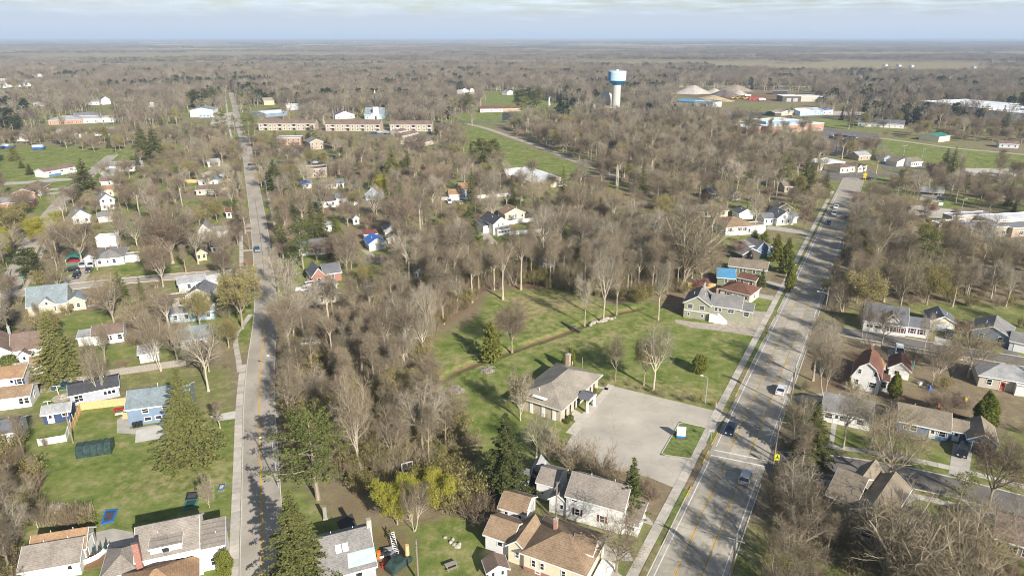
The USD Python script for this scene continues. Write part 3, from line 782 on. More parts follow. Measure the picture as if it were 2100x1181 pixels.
DRY = [[(990, 655), (1020, 612), (1100, 598), (1190, 606), (1245, 632), (1140, 640), (1070, 658), (1005, 690)], [(917, 768), (985, 738), (1060, 706), (1150, 678), (1230, 645), (1225, 655), (1150, 690), (1070, 718), (990, 746), (930, 768)], [(1130, 700), (1240, 680), (1330, 650), (1400, 660), (1240, 700), (1150, 720)],
       [(260, 985), (420, 960), (470, 940), (470, 990), (330, 1010), (240, 1030)], [(1230, 790), (1470, 835), (1480, 800), (1260, 770)], [(40, 600), (240, 585), (240, 560), (100, 575)]]
CREEK = pxl((890, 783), (917, 771), (937, 759), (981, 742), (1039, 722), (1069, 710), (1150, 684), (1191, 667), (1228, 654), (1255, 642), (1306, 632))


def grid_axis(segs):
    out = [segs[0][0]]
    for a, b, s in segs:
        n = max(1, int(round((b - a) / s)))
        out += list(a + (b - a) * np.arange(1, n + 1) / n)
    return np.array(out)


def grow(a, b, s0, k=1.12):
    out = []; s = s0; x = a
    while x < b:
        out.append(x); x += s; s *= k
    return out + [b]


gx0 = grid_axis([(-190, 190, 1.0)])
gxr = np.array(grow(190, 25000, 1.3, 1.09))
gx = np.concatenate([-gxr[::-1], gx0[1:-1], gxr])
gy = np.concatenate([-np.array(grow(-45, 1500, 4, 1.3))[::-1], grid_axis([(45, 95, 0.9), (95, 235, 0.9), (235, 420, 1.6), (420, 760, 4.0)])[1:-1], grow(760, 26000, 6, 1.06)])
GX, GY = np.meshgrid(gx, gy)
wob = np.stack([meshkit.fbm(np.stack([GX / 9, GY / 9, 0 * GX + k], -1), 3) - 0.5 for k in (3.3, 9.1)], -1)
far_k = np.clip(np.hypot(GX, GY) / 200, 0.6, 4)[..., None]
QX, QY = GX + wob[..., 0] * 5 * far_k[..., 0], GY + wob[..., 1] * 5 * far_k[..., 0]
near = (np.abs(GX) < 900) & (GY > 40) & (GY < 1500)
green = np.zeros(GX.shape); dirt = np.zeros(GX.shape); dry = np.zeros(GX.shape)
base = meshkit.fbm(np.stack([GX / 26, GY / 26, 0 * GX], -1), 4)
green[:] = np.clip((base - 0.26) * 2.1, 0.12, 0.72) * np.where(GX + 0.38 * GY < 20, 1.1, 0.85)


def inside(poly_px):
    p = Polygon(pxl(*poly_px)).buffer(0)
    r = np.zeros(GX.shape, bool)
    r[near] = shapely.contains_xy(p, QX[near], QY[near])
    return r


for poly, g_ in LAWNS:
    r = inside(poly)
    green[r] = np.maximum(green[r], g_)
for poly in SOILS:
    dirt[inside(poly)] = 1
for poly in DRY:
    dry[inside(poly)] = 1
# woods far off have a brown floor; wide pale and green fields lie among them
fieldn = meshkit.fbm(np.stack([GX / 900 + 7, GY / 420, 0 * GX + 2], -1), 3)
farm = np.clip((GY - 1300) / 300, 0, 1)
FIELDS = [[(1690, 168), (1700, 161), (1800, 163), (1790, 169), (1740, 171)], [(1850, 151), (2010, 150), (1995, 158), (1870, 159)], [(1520, 140), (1700, 140), (1690, 145), (1540, 145)], [(390, 96), (470, 96), (470, 99), (380, 99)], [(700, 98), (860, 97), (870, 100), (690, 100)], [(0, 128), (60, 127), (70, 131), (0, 133)], [(1240, 100), (1400, 99.5), (1420, 101.5), (1220, 102)], [(1450, 146), (1560, 147), (1550, 150), (1440, 149)], [(1740, 178), (1880, 172), (1900, 177), (1760, 184)]]
FIELD_ALL = unary_union([Polygon(pxl(*q)).buffer(0) for q in FIELDS])
shapely.prepare(FIELD_ALL)
field = ((fieldn > 0.57) & (farm > 0.5)) | shapely.contains_xy(FIELD_ALL, GX, GY)
dry[field] = 0.9
green[(farm > 0.5) & ~field] = 0.0
green[(fieldn < 0.31) & (farm > 0.5)] = 0.8
for poly in ([(575, 770), (700, 740), (890, 790), (960, 880), (990, 1000), (930, 1060), (850, 1075), (760, 1085), (660, 1060), (580, 960)], [(1690, 480), (2150, 500), (2150, 625), (1960, 625), (1890, 618), (1700, 640), (1680, 580)], [(580, 600), (960, 560), (1010, 600), (940, 650), (885, 700), (890, 780), (600, 780)]):
    r = inside(poly)
    green[r] = np.minimum(green[r], 0.1 + 0.45 * np.clip((base[r] - 0.45) * 3, 0, 1))
zz = np.zeros(GX.shape)
ck = LineString(CREEK)
bx = (GX > -20) & (GX < 45) & (GY > 135) & (GY < 200)
dist = shapely.distance(ck, shapely.points(GX[bx], GY[bx]))
zz[bx] -= 0.55 * np.clip(1 - dist / 1.9, 0, 1) ** 0.7
dd = np.zeros(GX.shape); dd[bx] = np.clip(1.25 - dist / 1.0, 0, 1)
dirt = np.maximum(dirt, dd)
zz += np.clip((np.hypot(GX, GY) - 4500) / 4000, 0, 1) * 26 * np.clip(meshkit.fbm(np.stack([GX / 2600, GY / 2600, 0 * GX + 5], -1), 3) - 0.42, 0, 1)
from scipy.ndimage import gaussian_filter
green, dirt, dry = gaussian_filter(green, 1.3), np.maximum(gaussian_filter(dirt, 2.2), dd), gaussian_filter(dry, 3.0) * 0.75
zone = np.stack([green, dirt, dry], -1).reshape(-1, 3)
ny, nx = GX.shape
ii, jj = np.meshgrid(np.arange(ny - 1), np.arange(nx - 1), indexing='ij')
k0 = ii * nx + jj
gq = np.stack([k0, k0 + 1, k0 + nx + 1, k0 + nx], -1).reshape(-1, 4)


def _ground(n):
    nodes = {
        'g': ('geometry', {}), 'za': ('attribute', {'attribute': 'zone'}), 'zs': ('separate_color', {}),
        'n1': ('noise_texture', {'scale': 0.045, 'detail': 6.0, 'roughness': 0.65}), 'n2': ('noise_texture', {'scale': 0.5, 'detail': 6.0, 'roughness': 0.7}),
        'n3': ('noise_texture', {'scale': 3.0, 'detail': 4.0, 'roughness': 0.7}), 'n4': ('noise_texture', {'scale': 0.16, 'detail': 5.0, 'roughness': 0.6}),
        'gn': ('math', {'math_type': 'multiply_add', 'value2': 1.1, 'value3': -0.55}), 'ga': ('math', {'math_type': 'add'}),
        'gs': ('map_range', {'range_type': 'smoothstep', 'from_min': 0.2, 'from_max': 0.75, 'clamp': True}),
        'litter': ('rgb_ramp', {'ramp': [(0.3, (0.14, 0.11, 0.068)), (0.5, (0.235, 0.185, 0.118)), (0.7, (0.35, 0.285, 0.195))]}),
        'grass': ('rgb_ramp', {'ramp': [(0.36, (0.09, 0.128, 0.026)), (0.47, (0.155, 0.196, 0.046)), (0.55, (0.22, 0.236, 0.078)), (0.64, (0.34, 0.3, 0.15))]}),
        'soil': ('rgb_ramp', {'ramp': [(0.3, (0.1, 0.065, 0.04)), (0.7, (0.27, 0.165, 0.095))]}),
        'dryc': ('rgb_ramp', {'ramp': [(0.3, (0.24, 0.2, 0.09)), (0.7, (0.44, 0.36, 0.2))]}),
        'lm': ('math', {'math_type': 'multiply_add', 'value2': 0.5}), 'ls': ('math', {'math_type': 'multiply', 'value2': 0.5}),
        'gm': ('math', {'math_type': 'multiply_add', 'value2': 0.5}), 'gq': ('math', {'math_type': 'multiply', 'value2': 0.5}),
        'd1': ('math', {'math_type': 'multiply_add', 'value2': 1.8, 'value3': -0.9}), 'd2': ('math', {'math_type': 'add'}), 'x1': ('mix_color', {}), 'x2': ('mix_color', {}), 'x3': ('mix_color', {}),
        'dn': ('math', {'math_type': 'multiply_add', 'value2': 2.4, 'value3': -1.2}), 'da': ('math', {'math_type': 'add'}), 'ds': ('map_range', {'from_min': 0.16, 'from_max': 0.85, 'clamp': True, 'to_max': 0.85}),
        'en': ('math', {'math_type': 'add'}), 'es': ('map_range', {'from_min': 0.25, 'from_max': 0.9, 'clamp': True, 'to_max': 0.9}),
        'p': ('principled_bsdf', {'roughness': 0.95, 'specular_ior_level': 0.1}), 'b': ('bump', {'strength': 0.8, 'distance': 0.12})}
    links = [('g.position', f'n{i}.vector') for i in (1, 2, 3, 4)] + [
        ('za.color', 'zs.color'), ('n2.fac', 'gn.value1'), ('zs.r', 'ga.value1'), ('gn.value', 'ga.value2'), ('ga.value', 'gs.value'),
        ('n2.fac', 'lm.value1'), ('n3.fac', 'ls.value1'), ('ls.value', 'lm.value3'), ('lm.value', 'litter.fac'),
        ('n4.fac', 'gm.value1'), ('n2.fac', 'gq.value1'), ('gq.value', 'gm.value3'), ('gm.value', 'grass.fac'), ('n2.fac', 'soil.fac'), ('n2.fac', 'dryc.fac'),
        ('litter.color', 'x1.a'), ('grass.color', 'x1.b'), ('gs.result', 'x1.fac'),
        ('n2.fac', 'dn.value1'), ('zs.b', 'da.value1'), ('dn.value', 'da.value2'), ('n1.fac', 'd1.value1'), ('da.value', 'd2.value1'), ('d1.value', 'd2.value2'), ('d2.value', 'ds.value'), ('x1.result', 'x2.a'), ('dryc.color', 'x2.b'), ('ds.result', 'x2.fac'),
        ('zs.g', 'en.value1'), ('dn.value', 'en.value2'), ('en.value', 'es.value'), ('x2.result', 'x3.a'), ('soil.color', 'x3.b'), ('es.result', 'x3.fac'),
        ('x3.result', 'p.base_color'), ('n3.fac', 'b.height'), ('b.normal', 'p.normal')]
    return usdkit.material(stage, '/World/Looks/' + n, nodes, links, surface='p.BSDF')


DEFS['ground_look'] = _ground
_used[('/World', 'ground')] = 0
gm = usdkit.mesh(stage, '/World/ground', (np.column_stack([GX.ravel(), GY.ravel(), zz.ravel()]), gq), M('ground_look'))
UsdGeom.PrimvarsAPI(gm).CreatePrimvar('zone', Sdf.ValueTypeNames.Color3fArray, 'vertex').Set(Vt.Vec3fArray.FromNumpy(zone.astype(np.float32)))
tag(gm.GetPrim(), kind='structure')

# ---------------------------------------------------------------- haze: one closed box of thin pale air round everything
hz = usdkit.material(stage, '/World/Looks/haze_air', {'v': ('principled_volume', {'color': (0.64, 0.79, 1.0), 'density': 0.000115, 'anisotropy': 0.0})}, [], volume='v.volume')
hb = MB().box(-27000, -2500, -3, 27000, 28000, 130)
_hm = usdkit.mesh(stage, '/World/haze', hb.mesh(), hz)
tag(_hm.GetPrim(), kind='stuff')

# ---------------------------------------------------------------- roads
def setting(name):
    return tag(UsdGeom.Xform.Define(stage, path_for(name)).GetPrim(), kind='structure')


def road(name, p, w, mat, z=0.02, label=None):
    r = setting(name)
    sheet(MB(), offs(p, w), offs(p, -w), z).build('surface', mat, r)
    ban(p, w + 0.8)
    return r


def cut(p, a, b):
    """The part of polyline p between arc lengths a and b."""
    l = LineString(p)
    s = np.linspace(a, min(b, l.length), max(2, int((b - a) / 3) + 1))
    return np.array([l.interpolate(t).coords[0] for t in s])


def arc(p, xy):
    return LineString(p).project(Point(*xy))


lr = road('left_road', LEFT, 3.1, 'asphalt_old')
s_st = arc(LEFT, at(538, 557)); s_st2 = arc(LEFT, at(527, 463)); s_x = arc(LEFT, at(510, 338)); LEN = LineString(LEFT).length
for a, b, sd in ((0, s_st - 8, 1), (s_st + 8, s_st2 - 6, 1), (s_st2 + 6, 520, 1), (0, s_x - 8, -1), (s_x + 8, 520, -1)):
    q = offs(cut(LEFT, a, b), 3.1 * sd)
    kerb(MB(), q if sd > 0 else q[::-1]).build('kerb', 'concrete_pale', lr)
for d in (-0.17, 0.05):
    q = cut(LEFT, 0, s_st - 20)
    sheet(MB(), offs(q, d + 0.13), offs(q, d), 0.024).build('centre_line', 'paint_yellow', lr)
q = cut(LEFT, s_st - 4, 300)
sheet(MB(), offs(q, 0.06), offs(q, -0.06), 0.024).build('seam', 'asphalt_dark', lr)
for a, b, d in ((s_st - 15, s_st - 8, 3.1), (s_st + 8, s_st + 14, 3.1)):
    q = offs(cut(LEFT, a, b), d + 0.01)
    kerb(MB(), q, 0.2, 0.124).build('yellow_kerb', 'kerb_yellow', lr)


def walk(name, p, w, step, z=0.06, mat='walk_', limit=300, skip=()):
    """A pavement of separate slabs with open joints; gaps are where a road or drive crosses."""
    pv = setting(name)
    q = resample(p, step)
    a, b = offs(q, w / 2), offs(q, -w / 2)
    r = np.random.default_rng(len(q))
    n = 0
    for i in range(len(q) - 1):
        if any(s.contains(Point(*((q[i] + q[i + 1]) / 2))) for s in skip) or n >= limit:
            continue
        f = 0.012 / step * 2
        c = [a[i] * (1 - f) + a[i + 1] * f, b[i] * (1 - f) + b[i + 1] * f, b[i + 1] * (1 - f) + b[i] * f, a[i + 1] * (1 - f) + a[i] * f]
        zt = z + r.uniform(-0.006, 0.008)
        flat(c, zt, 0.1).build('slab', mat + str(r.integers(0, 4)), pv)
        n += 1
    ban(p, w / 2 + 0.3)
    return pv


HOLES = []
q = cut(LEFT, 0, arc(LEFT, at(520, 745)))
walk('left_pavement', offs(q, 4.1), 1.45, 1.7)
walk('left_pavement', smooth(pxl((492, 762), (489, 735), (484, 712), (482, 690), (489, 677), (500, 664), (514, 645))), 1.3, 1.7)
q = cut(LEFT, s_st + 9, s_st2 - 7)
walk('left_pavement', offs(q, 7.2), 1.4, 1.9)
q = cut(LEFT, s_st2 - 2, s_x - 9)
walk('left_pavement', offs(q, -6.5), 1.3, 2.4)
for a in (s_st + 27, s_st2 - 8):
    q = cut(LEFT, a, a + 1.6)
    flat(np.vstack([offs(q, 6.5), offs(q, 3.3)[::-1]]), 0.055, 0.08).build('carriage_walk', 'walk_2', stage.GetPrimAtPath('/World/left_pavement_002'))

# the wide concrete road: slabs with open joints over a dark bed, three lanes of paint
rr_ = setting('right_road')
sheet(MB(), offs(RIGHT, 5.25), offs(RIGHT, -5.25), 0.012).build('bed', 'joint', rr_)
r_ = np.random.default_rng(5)
lanes = [-5.2, -1.75, 1.75, 5.2]
ys = np.arange(62, 262, 4.6 * 0.876)
for i in range(len(ys) - 1):
    pr = RC(np.linspace(ys[i] + 0.02, ys[i + 1] - 0.02, 2))
    for a, b in zip(lanes[:-1], lanes[1:]):
        flat(np.vstack([offs(pr, b - 0.025), offs(pr, a + 0.025)[::-1]]), 0.03 + r_.uniform(-0.002, 0.002), 0.02).build('slab', f'slab_{r_.integers(0, 4)}', rr_)
sheet(MB(), offs(RC(np.linspace(ys[-1], 383, 40)), 5.2), offs(RC(np.linspace(ys[-1], 383, 40)), -5.2), 0.03).build('surface', 'slab_1', rr_)
for d in (4.45, -4.45):
    for y0, y1 in ((60, 107.5), (112, 340)) if d > 0 else ((60, 106), (118, 170), (182, 340)):
        if d > 0 or y0 > 70 or True:
            sheet(MB(), offs(RC(np.linspace(y0, y1, 40)), d + 0.08), offs(RC(np.linspace(y0, y1, 40)), d - 0.08), 0.04).build('edge_line', 'paint_white', rr_)
for d in (1.75, -1.75):
    s_ = np.sign(d)
    for y in np.arange(60, 300, 9.0):
        if 106 < y < 113:
            continue
        q = RC([y, y + 3.4])
        sheet(MB(), offs(q, d - s_ * 0.08 + 0.06), offs(q, d - s_ * 0.08 - 0.06), 0.04).build('yellow_dash', 'paint_yellow', rr_)
    for y0, y1 in ((60, 106), (113, 168), (184, 330)):
        q = RC(np.linspace(y0, y1, 30))
        sheet(MB(), offs(q, d + s_ * 0.14 + 0.05), offs(q, d + s_ * 0.14 - 0.05), 0.04).build('yellow_line', 'paint_yellow', rr_)
for y in (109.6, 111.4):
    c = RC([y])[0]; e = np.array([0.93, -0.37])
    a, b = c - e * 4.6, c + e * 5.0
    t_ = np.array([0.37, 0.93]) * 0.15
    flat([a - t_, b - t_, b + t_, a + t_], 0.044).build('crosswalk_line', 'paint_white', rr_)
ban(RIGHT, 6.0)
LOT_IN = [Polygon(pxl((1466, 836), (1500, 845), (1470, 900), (1448, 885))).buffer(0.6), Polygon(pxl((1412, 946), (1440, 945), (1400, 1010), (1380, 990))).buffer(0.6)]
for a, b, sd in ((48, 99, 1), (106, 110.2, 1), (112, 116.5, 1), (131, 163, 1), (168, 177, 1), (181, 380, 1), (48, 105, -1), (117, 168, -1), (182, 380, -1)):
    q = offs(RC(np.linspace(a, b, max(2, int((b - a) / 4)))), 5.25 * sd)
    kerb(MB(), q if sd > 0 else q[::-1]).build('kerb', 'concrete_pale', rr_)
for a, b in ((106, 110), (112, 116.4), (131, 134), (96, 99)):
    kerb(MB(), offs(RC(np.linspace(a, b, 3)), 5.24), 0.2, 0.125).build('yellow_kerb', 'kerb_yellow', rr_)
walk('right_pavement', offs(RC(np.arange(50, 345, 3.0)), 7.3), 1.6, 1.9, limit=190)
# verge between the wide road and its pavement
vg = setting('verge')
for i, (a, b) in enumerate(((50, 66), (69, 84), (88, 98), (106, 110), (112.3, 116.3), (131.5, 145), (147, 161), (169, 176), (182, 195), (197, 212), (215, 230), (232, 262), (265, 300), (303, 340))):
    q = RC(np.linspace(a, b, 8))
    flat(np.vstack([offs(q, 6.4), offs(q, 5.45)[::-1]]), 0.1, 0.1).build('grass_strip', 'turf_dry' if i % 2 else 'turf', vg)

for nm, p, w, m in (('left_side_street', LST, 3.1, 'asphalt_old'), ('far_left_street', FST, 3.2, 'asphalt_old'), ('small_left_street', LST2, 2.8, 'asphalt_old'), ('right_side_street', RST, 3.3, 'asphalt_mid'), ('upper_right_side_street', RST2, 3.0, 'asphalt_mid'),
                    ('cross_street', CROSS, 4.0, 'asphalt_mid'), ('highway', HWY, 5.5, 'asphalt_mid'), ('court_street', XST, 4.5, 'asphalt_dark'), ('middle_street', MID, 2.6, 'asphalt_old'), ('gravel_trail', TRAIL, 2.6, 'gravel'), ('field_track', TRACK, 2.6, 'gravel'), ('far_freeway', FREEWAY, 9, 'concrete')):
    rd = road(nm, p, w, m, z={'left_side_street': 0.026, 'court_street': 0.026, 'small_left_street': 0.026, 'highway': 0.03}.get(nm, 0.016))
    if nm in ('left_side_street', 'right_side_street', 'upper_right_side_street', 'far_left_street'):
        k = {'left_side_street': 7, 'right_side_street': 4, 'upper_right_side_street': 4, 'far_left_street': 2}[nm]
        L_ = LineString(p).length
        for sd in (1, -1):
            q = offs(cut(p, k, L_), w * sd)
            kerb(MB(), q if sd > 0 else q[::-1]).build('kerb', 'concrete_pale', rd)
        if nm == 'left_side_street':
            kerb(MB(), offs(cut(p, k, k + 20), -w - 0.01)[::-1], 0.2, 0.124).build('yellow_kerb', 'kerb_yellow', rd)
q = cut(RST, 9, LineString(RST).length)
walk('street_pavement', offs(q, 6.6), 1.5, 1.8)
walk('street_pavement', offs(q, -5.6), 1.5, 1.8)
q = cut(RST2, 12, 80)
walk('street_pavement', offs(q, -5.2), 1.3, 1.8)
q = cut(LEFT, s_x + 60, LEN - 30)
walk('left_pavement', offs(q, 8.5), 1.5, 6.0)
walk('left_pavement', offs(FST, -5.0)[6:34], 1.3, 2.2)

# ---------------------------------------------------------------- lots, drives and yards (flat sheets)
LOTS = [
    ('parking_lot', 'lot_concrete', 0.03, [(1251, 790), (1400, 826), (1470, 843), (1492, 847), (1462, 890), (1440, 925), (1405, 985), (1392, 1004), (1330, 978), (1230, 957), (1152, 930), (1165, 905), (1200, 850)]),
    ('front_walk', 'walk_3', 0.05, [(1247, 787), (1260, 791), (1180, 893), (1160, 887)]), ('front_walk', 'walk_3', 0.046, [(1176, 838), (1196, 850), (1183, 866), (1170, 856)]),
    ('front_walk', 'walk_2', 0.05, [(1222, 790), (1248, 796), (1246, 800), (1219, 794)]),
    ('driveway', 'gravel', 0.03, [(1385, 655), (1420, 660), (1462, 664), (1470, 645), (1510, 642), (1530, 635), (1570, 640), (1586, 641), (1546, 690), (1500, 682), (1420, 672), (1385, 662)]),
    ('driveway', 'concrete', 0.03, [(1545, 600), (1600, 610), (1595, 618), (1540, 607)]), ('driveway', 'concrete', 0.03, [(1572, 575), (1616, 587), (1612, 592), (1566, 582)]), ('driveway', 'concrete', 0.03, [(1575, 463), (1660, 474), (1655, 482), (1570, 470)]),
    ('driveway', 'concrete_pale', 0.03, [(430, 853), (484, 842), (484, 858), (440, 864)]), ('driveway', 'asphalt_mid', 0.03, [(412, 1078), (476, 1064), (476, 1088), (415, 1094)]),
    ('patio', 'concrete', 0.028, [(240, 860), (264, 845), (266, 880), (335, 868), (335, 880), (278, 890), (240, 888)]), ('patio', 'concrete_pale', 0.036, [(279, 882), (352, 868), (346, 896), (277, 908)]),
    ('driveway', 'concrete', 0.03, [(158, 1100), (232, 1083), (280, 1092), (275, 1112), (218, 1130), (150, 1147)]),
    ('driveway', 'gravel', 0.03, [(128, 568), (150, 562), (160, 545), (185, 545), (185, 560), (170, 585), (130, 580)]), ('driveway', 'gravel', 0.03, [(78, 798), (160, 790), (160, 797), (80, 806)]),
    ('driveway', 'concrete', 0.03, [(-40, 376), (55, 372), (110, 366), (148, 366), (148, 370), (60, 377), (-40, 383)]), ('driveway', 'concrete', 0.03, [(85, 388), (143, 384), (138, 389), (82, 392)]), ('driveway', 'concrete', 0.03, [(98, 396), (132, 392), (127, 397), (96, 400)]),
    ('driveway', 'gravel', 0.03, [(736, 510), (760, 515), (775, 530), (800, 531), (796, 538), (745, 540), (755, 525)]), ('driveway', 'gravel', 0.03, [(985, 473), (1003, 478), (1022, 500), (1005, 507), (990, 490)]), ('driveway', 'gravel', 0.03, [(928, 411), (938, 411), (946, 421), (934, 421)]),
    ('driveway', 'gravel', 0.03, [(1148, 505), (1172, 505), (1180, 520), (1160, 530), (1145, 520)]),
    ('driveway', 'concrete', 0.03, [(1918, 688), (1950, 690), (1951, 712), (1914, 706)]), ('driveway', 'concrete', 0.03, [(1955, 908), (1995, 920), (1985, 985), (1945, 972)]), ('driveway', 'asphalt_mid', 0.03, [(2057, 702), (2082, 706), (2090, 735), (2060, 732)]),
    ('driveway', 'gravel', 0.03, [(1820, 716), (1852, 718), (1852, 740), (1822, 738)]), ('driveway', 'gravel', 0.03, [(1625, 812), (1690, 806), (1700, 822), (1640, 826)]),
    ('driveway', 'concrete', 0.03, [(1800, 1030), (1860, 1008), (1890, 1022), (1840, 1040)]), ('driveway', 'concrete', 0.024, [(1215, 1090), (1250, 1120), (1290, 1130), (1300, 1150), (1240, 1150), (1205, 1110)]), ('driveway', 'concrete', 0.03, [(1262, 1040), (1330, 1060), (1345, 1080), (1275, 1055)]),
    ('front_walk', 'walk_1', 0.03, [(1705, 868), (1716, 870), (1710, 910), (1700, 908)]), ('front_walk', 'walk_1', 0.03, [(1820, 905), (1828, 906), (1822, 935), (1812, 933)]),
    ('parking_lot', 'asphalt_dark', 0.03, [(1478, 243), (1492, 236), (1545, 231), (1600, 232), (1620, 238), (1560, 239), (1510, 240), (1500, 247), (1486, 249)]), ('parking_lot', 'lot_concrete', 0.03, [(1690, 228), (1760, 230), (1830, 236), (1760, 238), (1680, 236)]),
    ('parking_lot', 'asphalt_mid', 0.03, [(1690, 262), (1800, 275), (1812, 300), (1700, 320), (1670, 290)]), ('parking_lot', 'asphalt_mid', 0.022, [(1800, 315), (1890, 326), (1900, 345), (1810, 348)]), ('parking_lot', 'lot_concrete', 0.03, [(1840, 424), (1880, 421), (1990, 434), (2010, 440), (1960, 450), (1900, 446), (1870, 440), (1850, 455), (1830, 440)]),
    ('parking_lot', 'gravel', 0.03, [(1890, 398), (1930, 402), (1945, 410), (1920, 415), (1885, 410)]), ('parking_lot', 'asphalt_mid', 0.03, [(1680, 345), (1785, 352), (1800, 362), (1690, 366)]), ('parking_lot', 'lot_concrete', 0.026, [(1980, 345), (2110, 347), (2110, 363), (1980, 362)]),
    ('parking_lot', 'asphalt_dark', 0.032, [(620, 308), (690, 320), (720, 345), (690, 348), (640, 330)]), ('parking_lot', 'asphalt_mid', 0.03, [(735, 273), (900, 274), (905, 279), (740, 281)]), ('driveway', 'concrete', 0.03, [(780, 265), (800, 266), (798, 274), (788, 276)]), ('parking_lot', 'asphalt_mid', 0.03, [(560, 305), (620, 302), (630, 315), (560, 318)]),
    ('parking_lot', 'lot_concrete', 0.03, [(440, 236), (478, 230), (480, 256), (430, 256)]), ('driveway', 'asphalt_dark', 0.03, [(1030, 232), (1050, 234), (1048, 245), (1030, 248)]), ('driveway', 'asphalt_dark', 0.034, [(690, 1070), (722, 1052), (735, 1084), (700, 1092)]),
]
for nm, m, z, poly in LOTS:
    w_ = pxl(*poly)
    flat(w_, z).build(nm, m, kind='structure')
    HARD.append(Polygon(w_).buffer(0.5))
isl = setting('lawn_island')
flat(pxl((1394, 865), (1447, 877), (1415, 941), (1354, 933)), 0.12, 0.12).build('grass', 'turf', isl)
kp = resample(pxl((1447, 877), (1394, 865), (1354, 933), (1415, 941)), 1.5)
kerb(MB(), kp, 0.16, 0.15).build('kerb', 'concrete_pale', isl)
HARD.append(Polygon(pxl((1394, 865), (1447, 877), (1415, 941), (1354, 933))))
# ---------------------------------------------------------------- houses and other buildings
import re
KEEP = []        # (screen box, distance, share): what random trees must not hide
LAND = []        # (x, y, short phrase): landmarks used in labels


def fmap(face, x0, y0, w, d):
    if face == 'F':
        return lambda u, n, z: (x0 + u, y0 - n, z)
    if face == 'B':
        return lambda u, n, z: (x0 + w - u, y0 + d + n, z)
    if face == 'L':
        return lambda u, n, z: (x0 - n, y0 + d - u, z)
    return lambda u, n, z: (x0 + w + n, y0 + u, z)


def fbox(mb, f, u0, u1, n0, n1, z0, z1):
    p, q = np.array(f(u0, n0, z0)), np.array(f(u1, n1, z1))
    return mb.box(*np.minimum(p, q), *np.maximum(p, q))


def window(T, f, u, z, w, h, shut=None, frame='trim_white', name='window'):
    fr = MB(); t = 0.11
    fbox(fr, f, u - w / 2 - t, u + w / 2 + t, 0, 0.07, z + h / 2, z + h / 2 + t)
    fbox(fr, f, u - w / 2 - t, u + w / 2 + t, 0, 0.09, z - h / 2 - t, z - h / 2)
    fbox(fr, f, u - w / 2 - t, u - w / 2, 0, 0.065, z - h / 2, z + h / 2)
    fbox(fr, f, u + w / 2, u + w / 2 + t, 0, 0.065, z - h / 2, z + h / 2)
    if h > 0.9:
        fbox(fr, f, u - w / 2, u + w / 2, 0, 0.05, z - 0.03, z + 0.03)
    if w > 1.3:
        for k in range(1, int(w / 0.75)):
            uu = u - w / 2 + w * k / int(w / 0.75)
            fbox(fr, f, uu - 0.04, uu + 0.04, 0, 0.052, z - h / 2, z + h / 2)
    p = fr.build(name, frame, T)
    fbox(MB(), f, u - w / 2, u + w / 2, 0, 0.03, z - h / 2, z + h / 2).build('pane', 'glass', p)
    if shut:
        for s in (-1, 1):
            a = u + s * (w / 2 + t + 0.03); b = a + s * 0.32
            fbox(MB(), f, min(a, b), max(a, b), 0, 0.05, z - h / 2 - 0.05, z + h / 2 + 0.05).build('shutter', shut, T)


def door(T, f, u, z0, w, h, mat, garage=False):
    fr = MB(); t = 0.12
    fbox(fr, f, u - w / 2 - t, u - w / 2, 0, 0.06, z0, z0 + h)
    fbox(fr, f, u + w / 2, u + w / 2 + t, 0, 0.06, z0, z0 + h)
    fbox(fr, f, u - w / 2 - t, u + w / 2 + t, 0, 0.065, z0 + h, z0 + h + t)
    d = MB()
    if garage and mat != 'open':
        for k in range(4):
            fbox(d, f, u - w / 2, u + w / 2, 0, 0.03 + 0.004 * (k % 2), z0 + h * k / 4, z0 + h * (k + 1) / 4 - 0.02)
    else:
        fbox(d, f, u - w / 2, u + w / 2, 0, 0.03, z0, z0 + h)
    p = d.build('garage_door' if garage else 'door', 'trim_dark' if mat == 'open' else mat, T)
    fr.build('frame', 'trim_white', p)
    if not garage:
        fbox(MB(), f, u - w * 0.28, u + w * 0.28, 0.03, 0.04, z0 + h * 0.55, z0 + h * 0.88).build('pane', 'glass', p)


_WIN = re.compile(r'^([dgw]?)([FBLR])(\d*)(?::([\d.,\-]+))?(?:@([\d.]+))?(?:w([\d.]+))?(?:h([\d.]+))?(s?)$')


def openings(T, win, x0, y0, w, d, z0, h, shut, doorm):
    for tok in win.split():
        m = _WIN.match(tok)
        if not m:
            raise ValueError(tok)
        k, face, n, us, zc, ww, hh, sh = m.groups()
        f = fmap(face, x0, y0, w, d)
        L = w if face in 'FB' else d
        us = [float(v) for v in us.split(',')] if us else [L * (i + 0.5) / int(n or 1) for i in range(int(n or 1))]
        for u in us:
            hw = float(ww or (0.95 if k != 'g' else 2.6)) / 2 + 0.3
            u = min(max(u, min(hw, L / 2)), max(L - hw, L / 2))
            if k == 'd':
                door(T, f, u, z0 + (float(zc) if zc else 0.15), float(ww or 0.95), float(hh or 2.05), doorm)
            elif k == 'g':
                door(T, f, u, z0 + 0.02, float(ww or 2.6), float(hh or 2.15), doorm, True)
            else:
                window(T, f, u, z0 + (float(zc) if zc else min(h * 0.58, 1.55)), float(ww or 0.95), float(hh or 1.25), shut if sh else None)


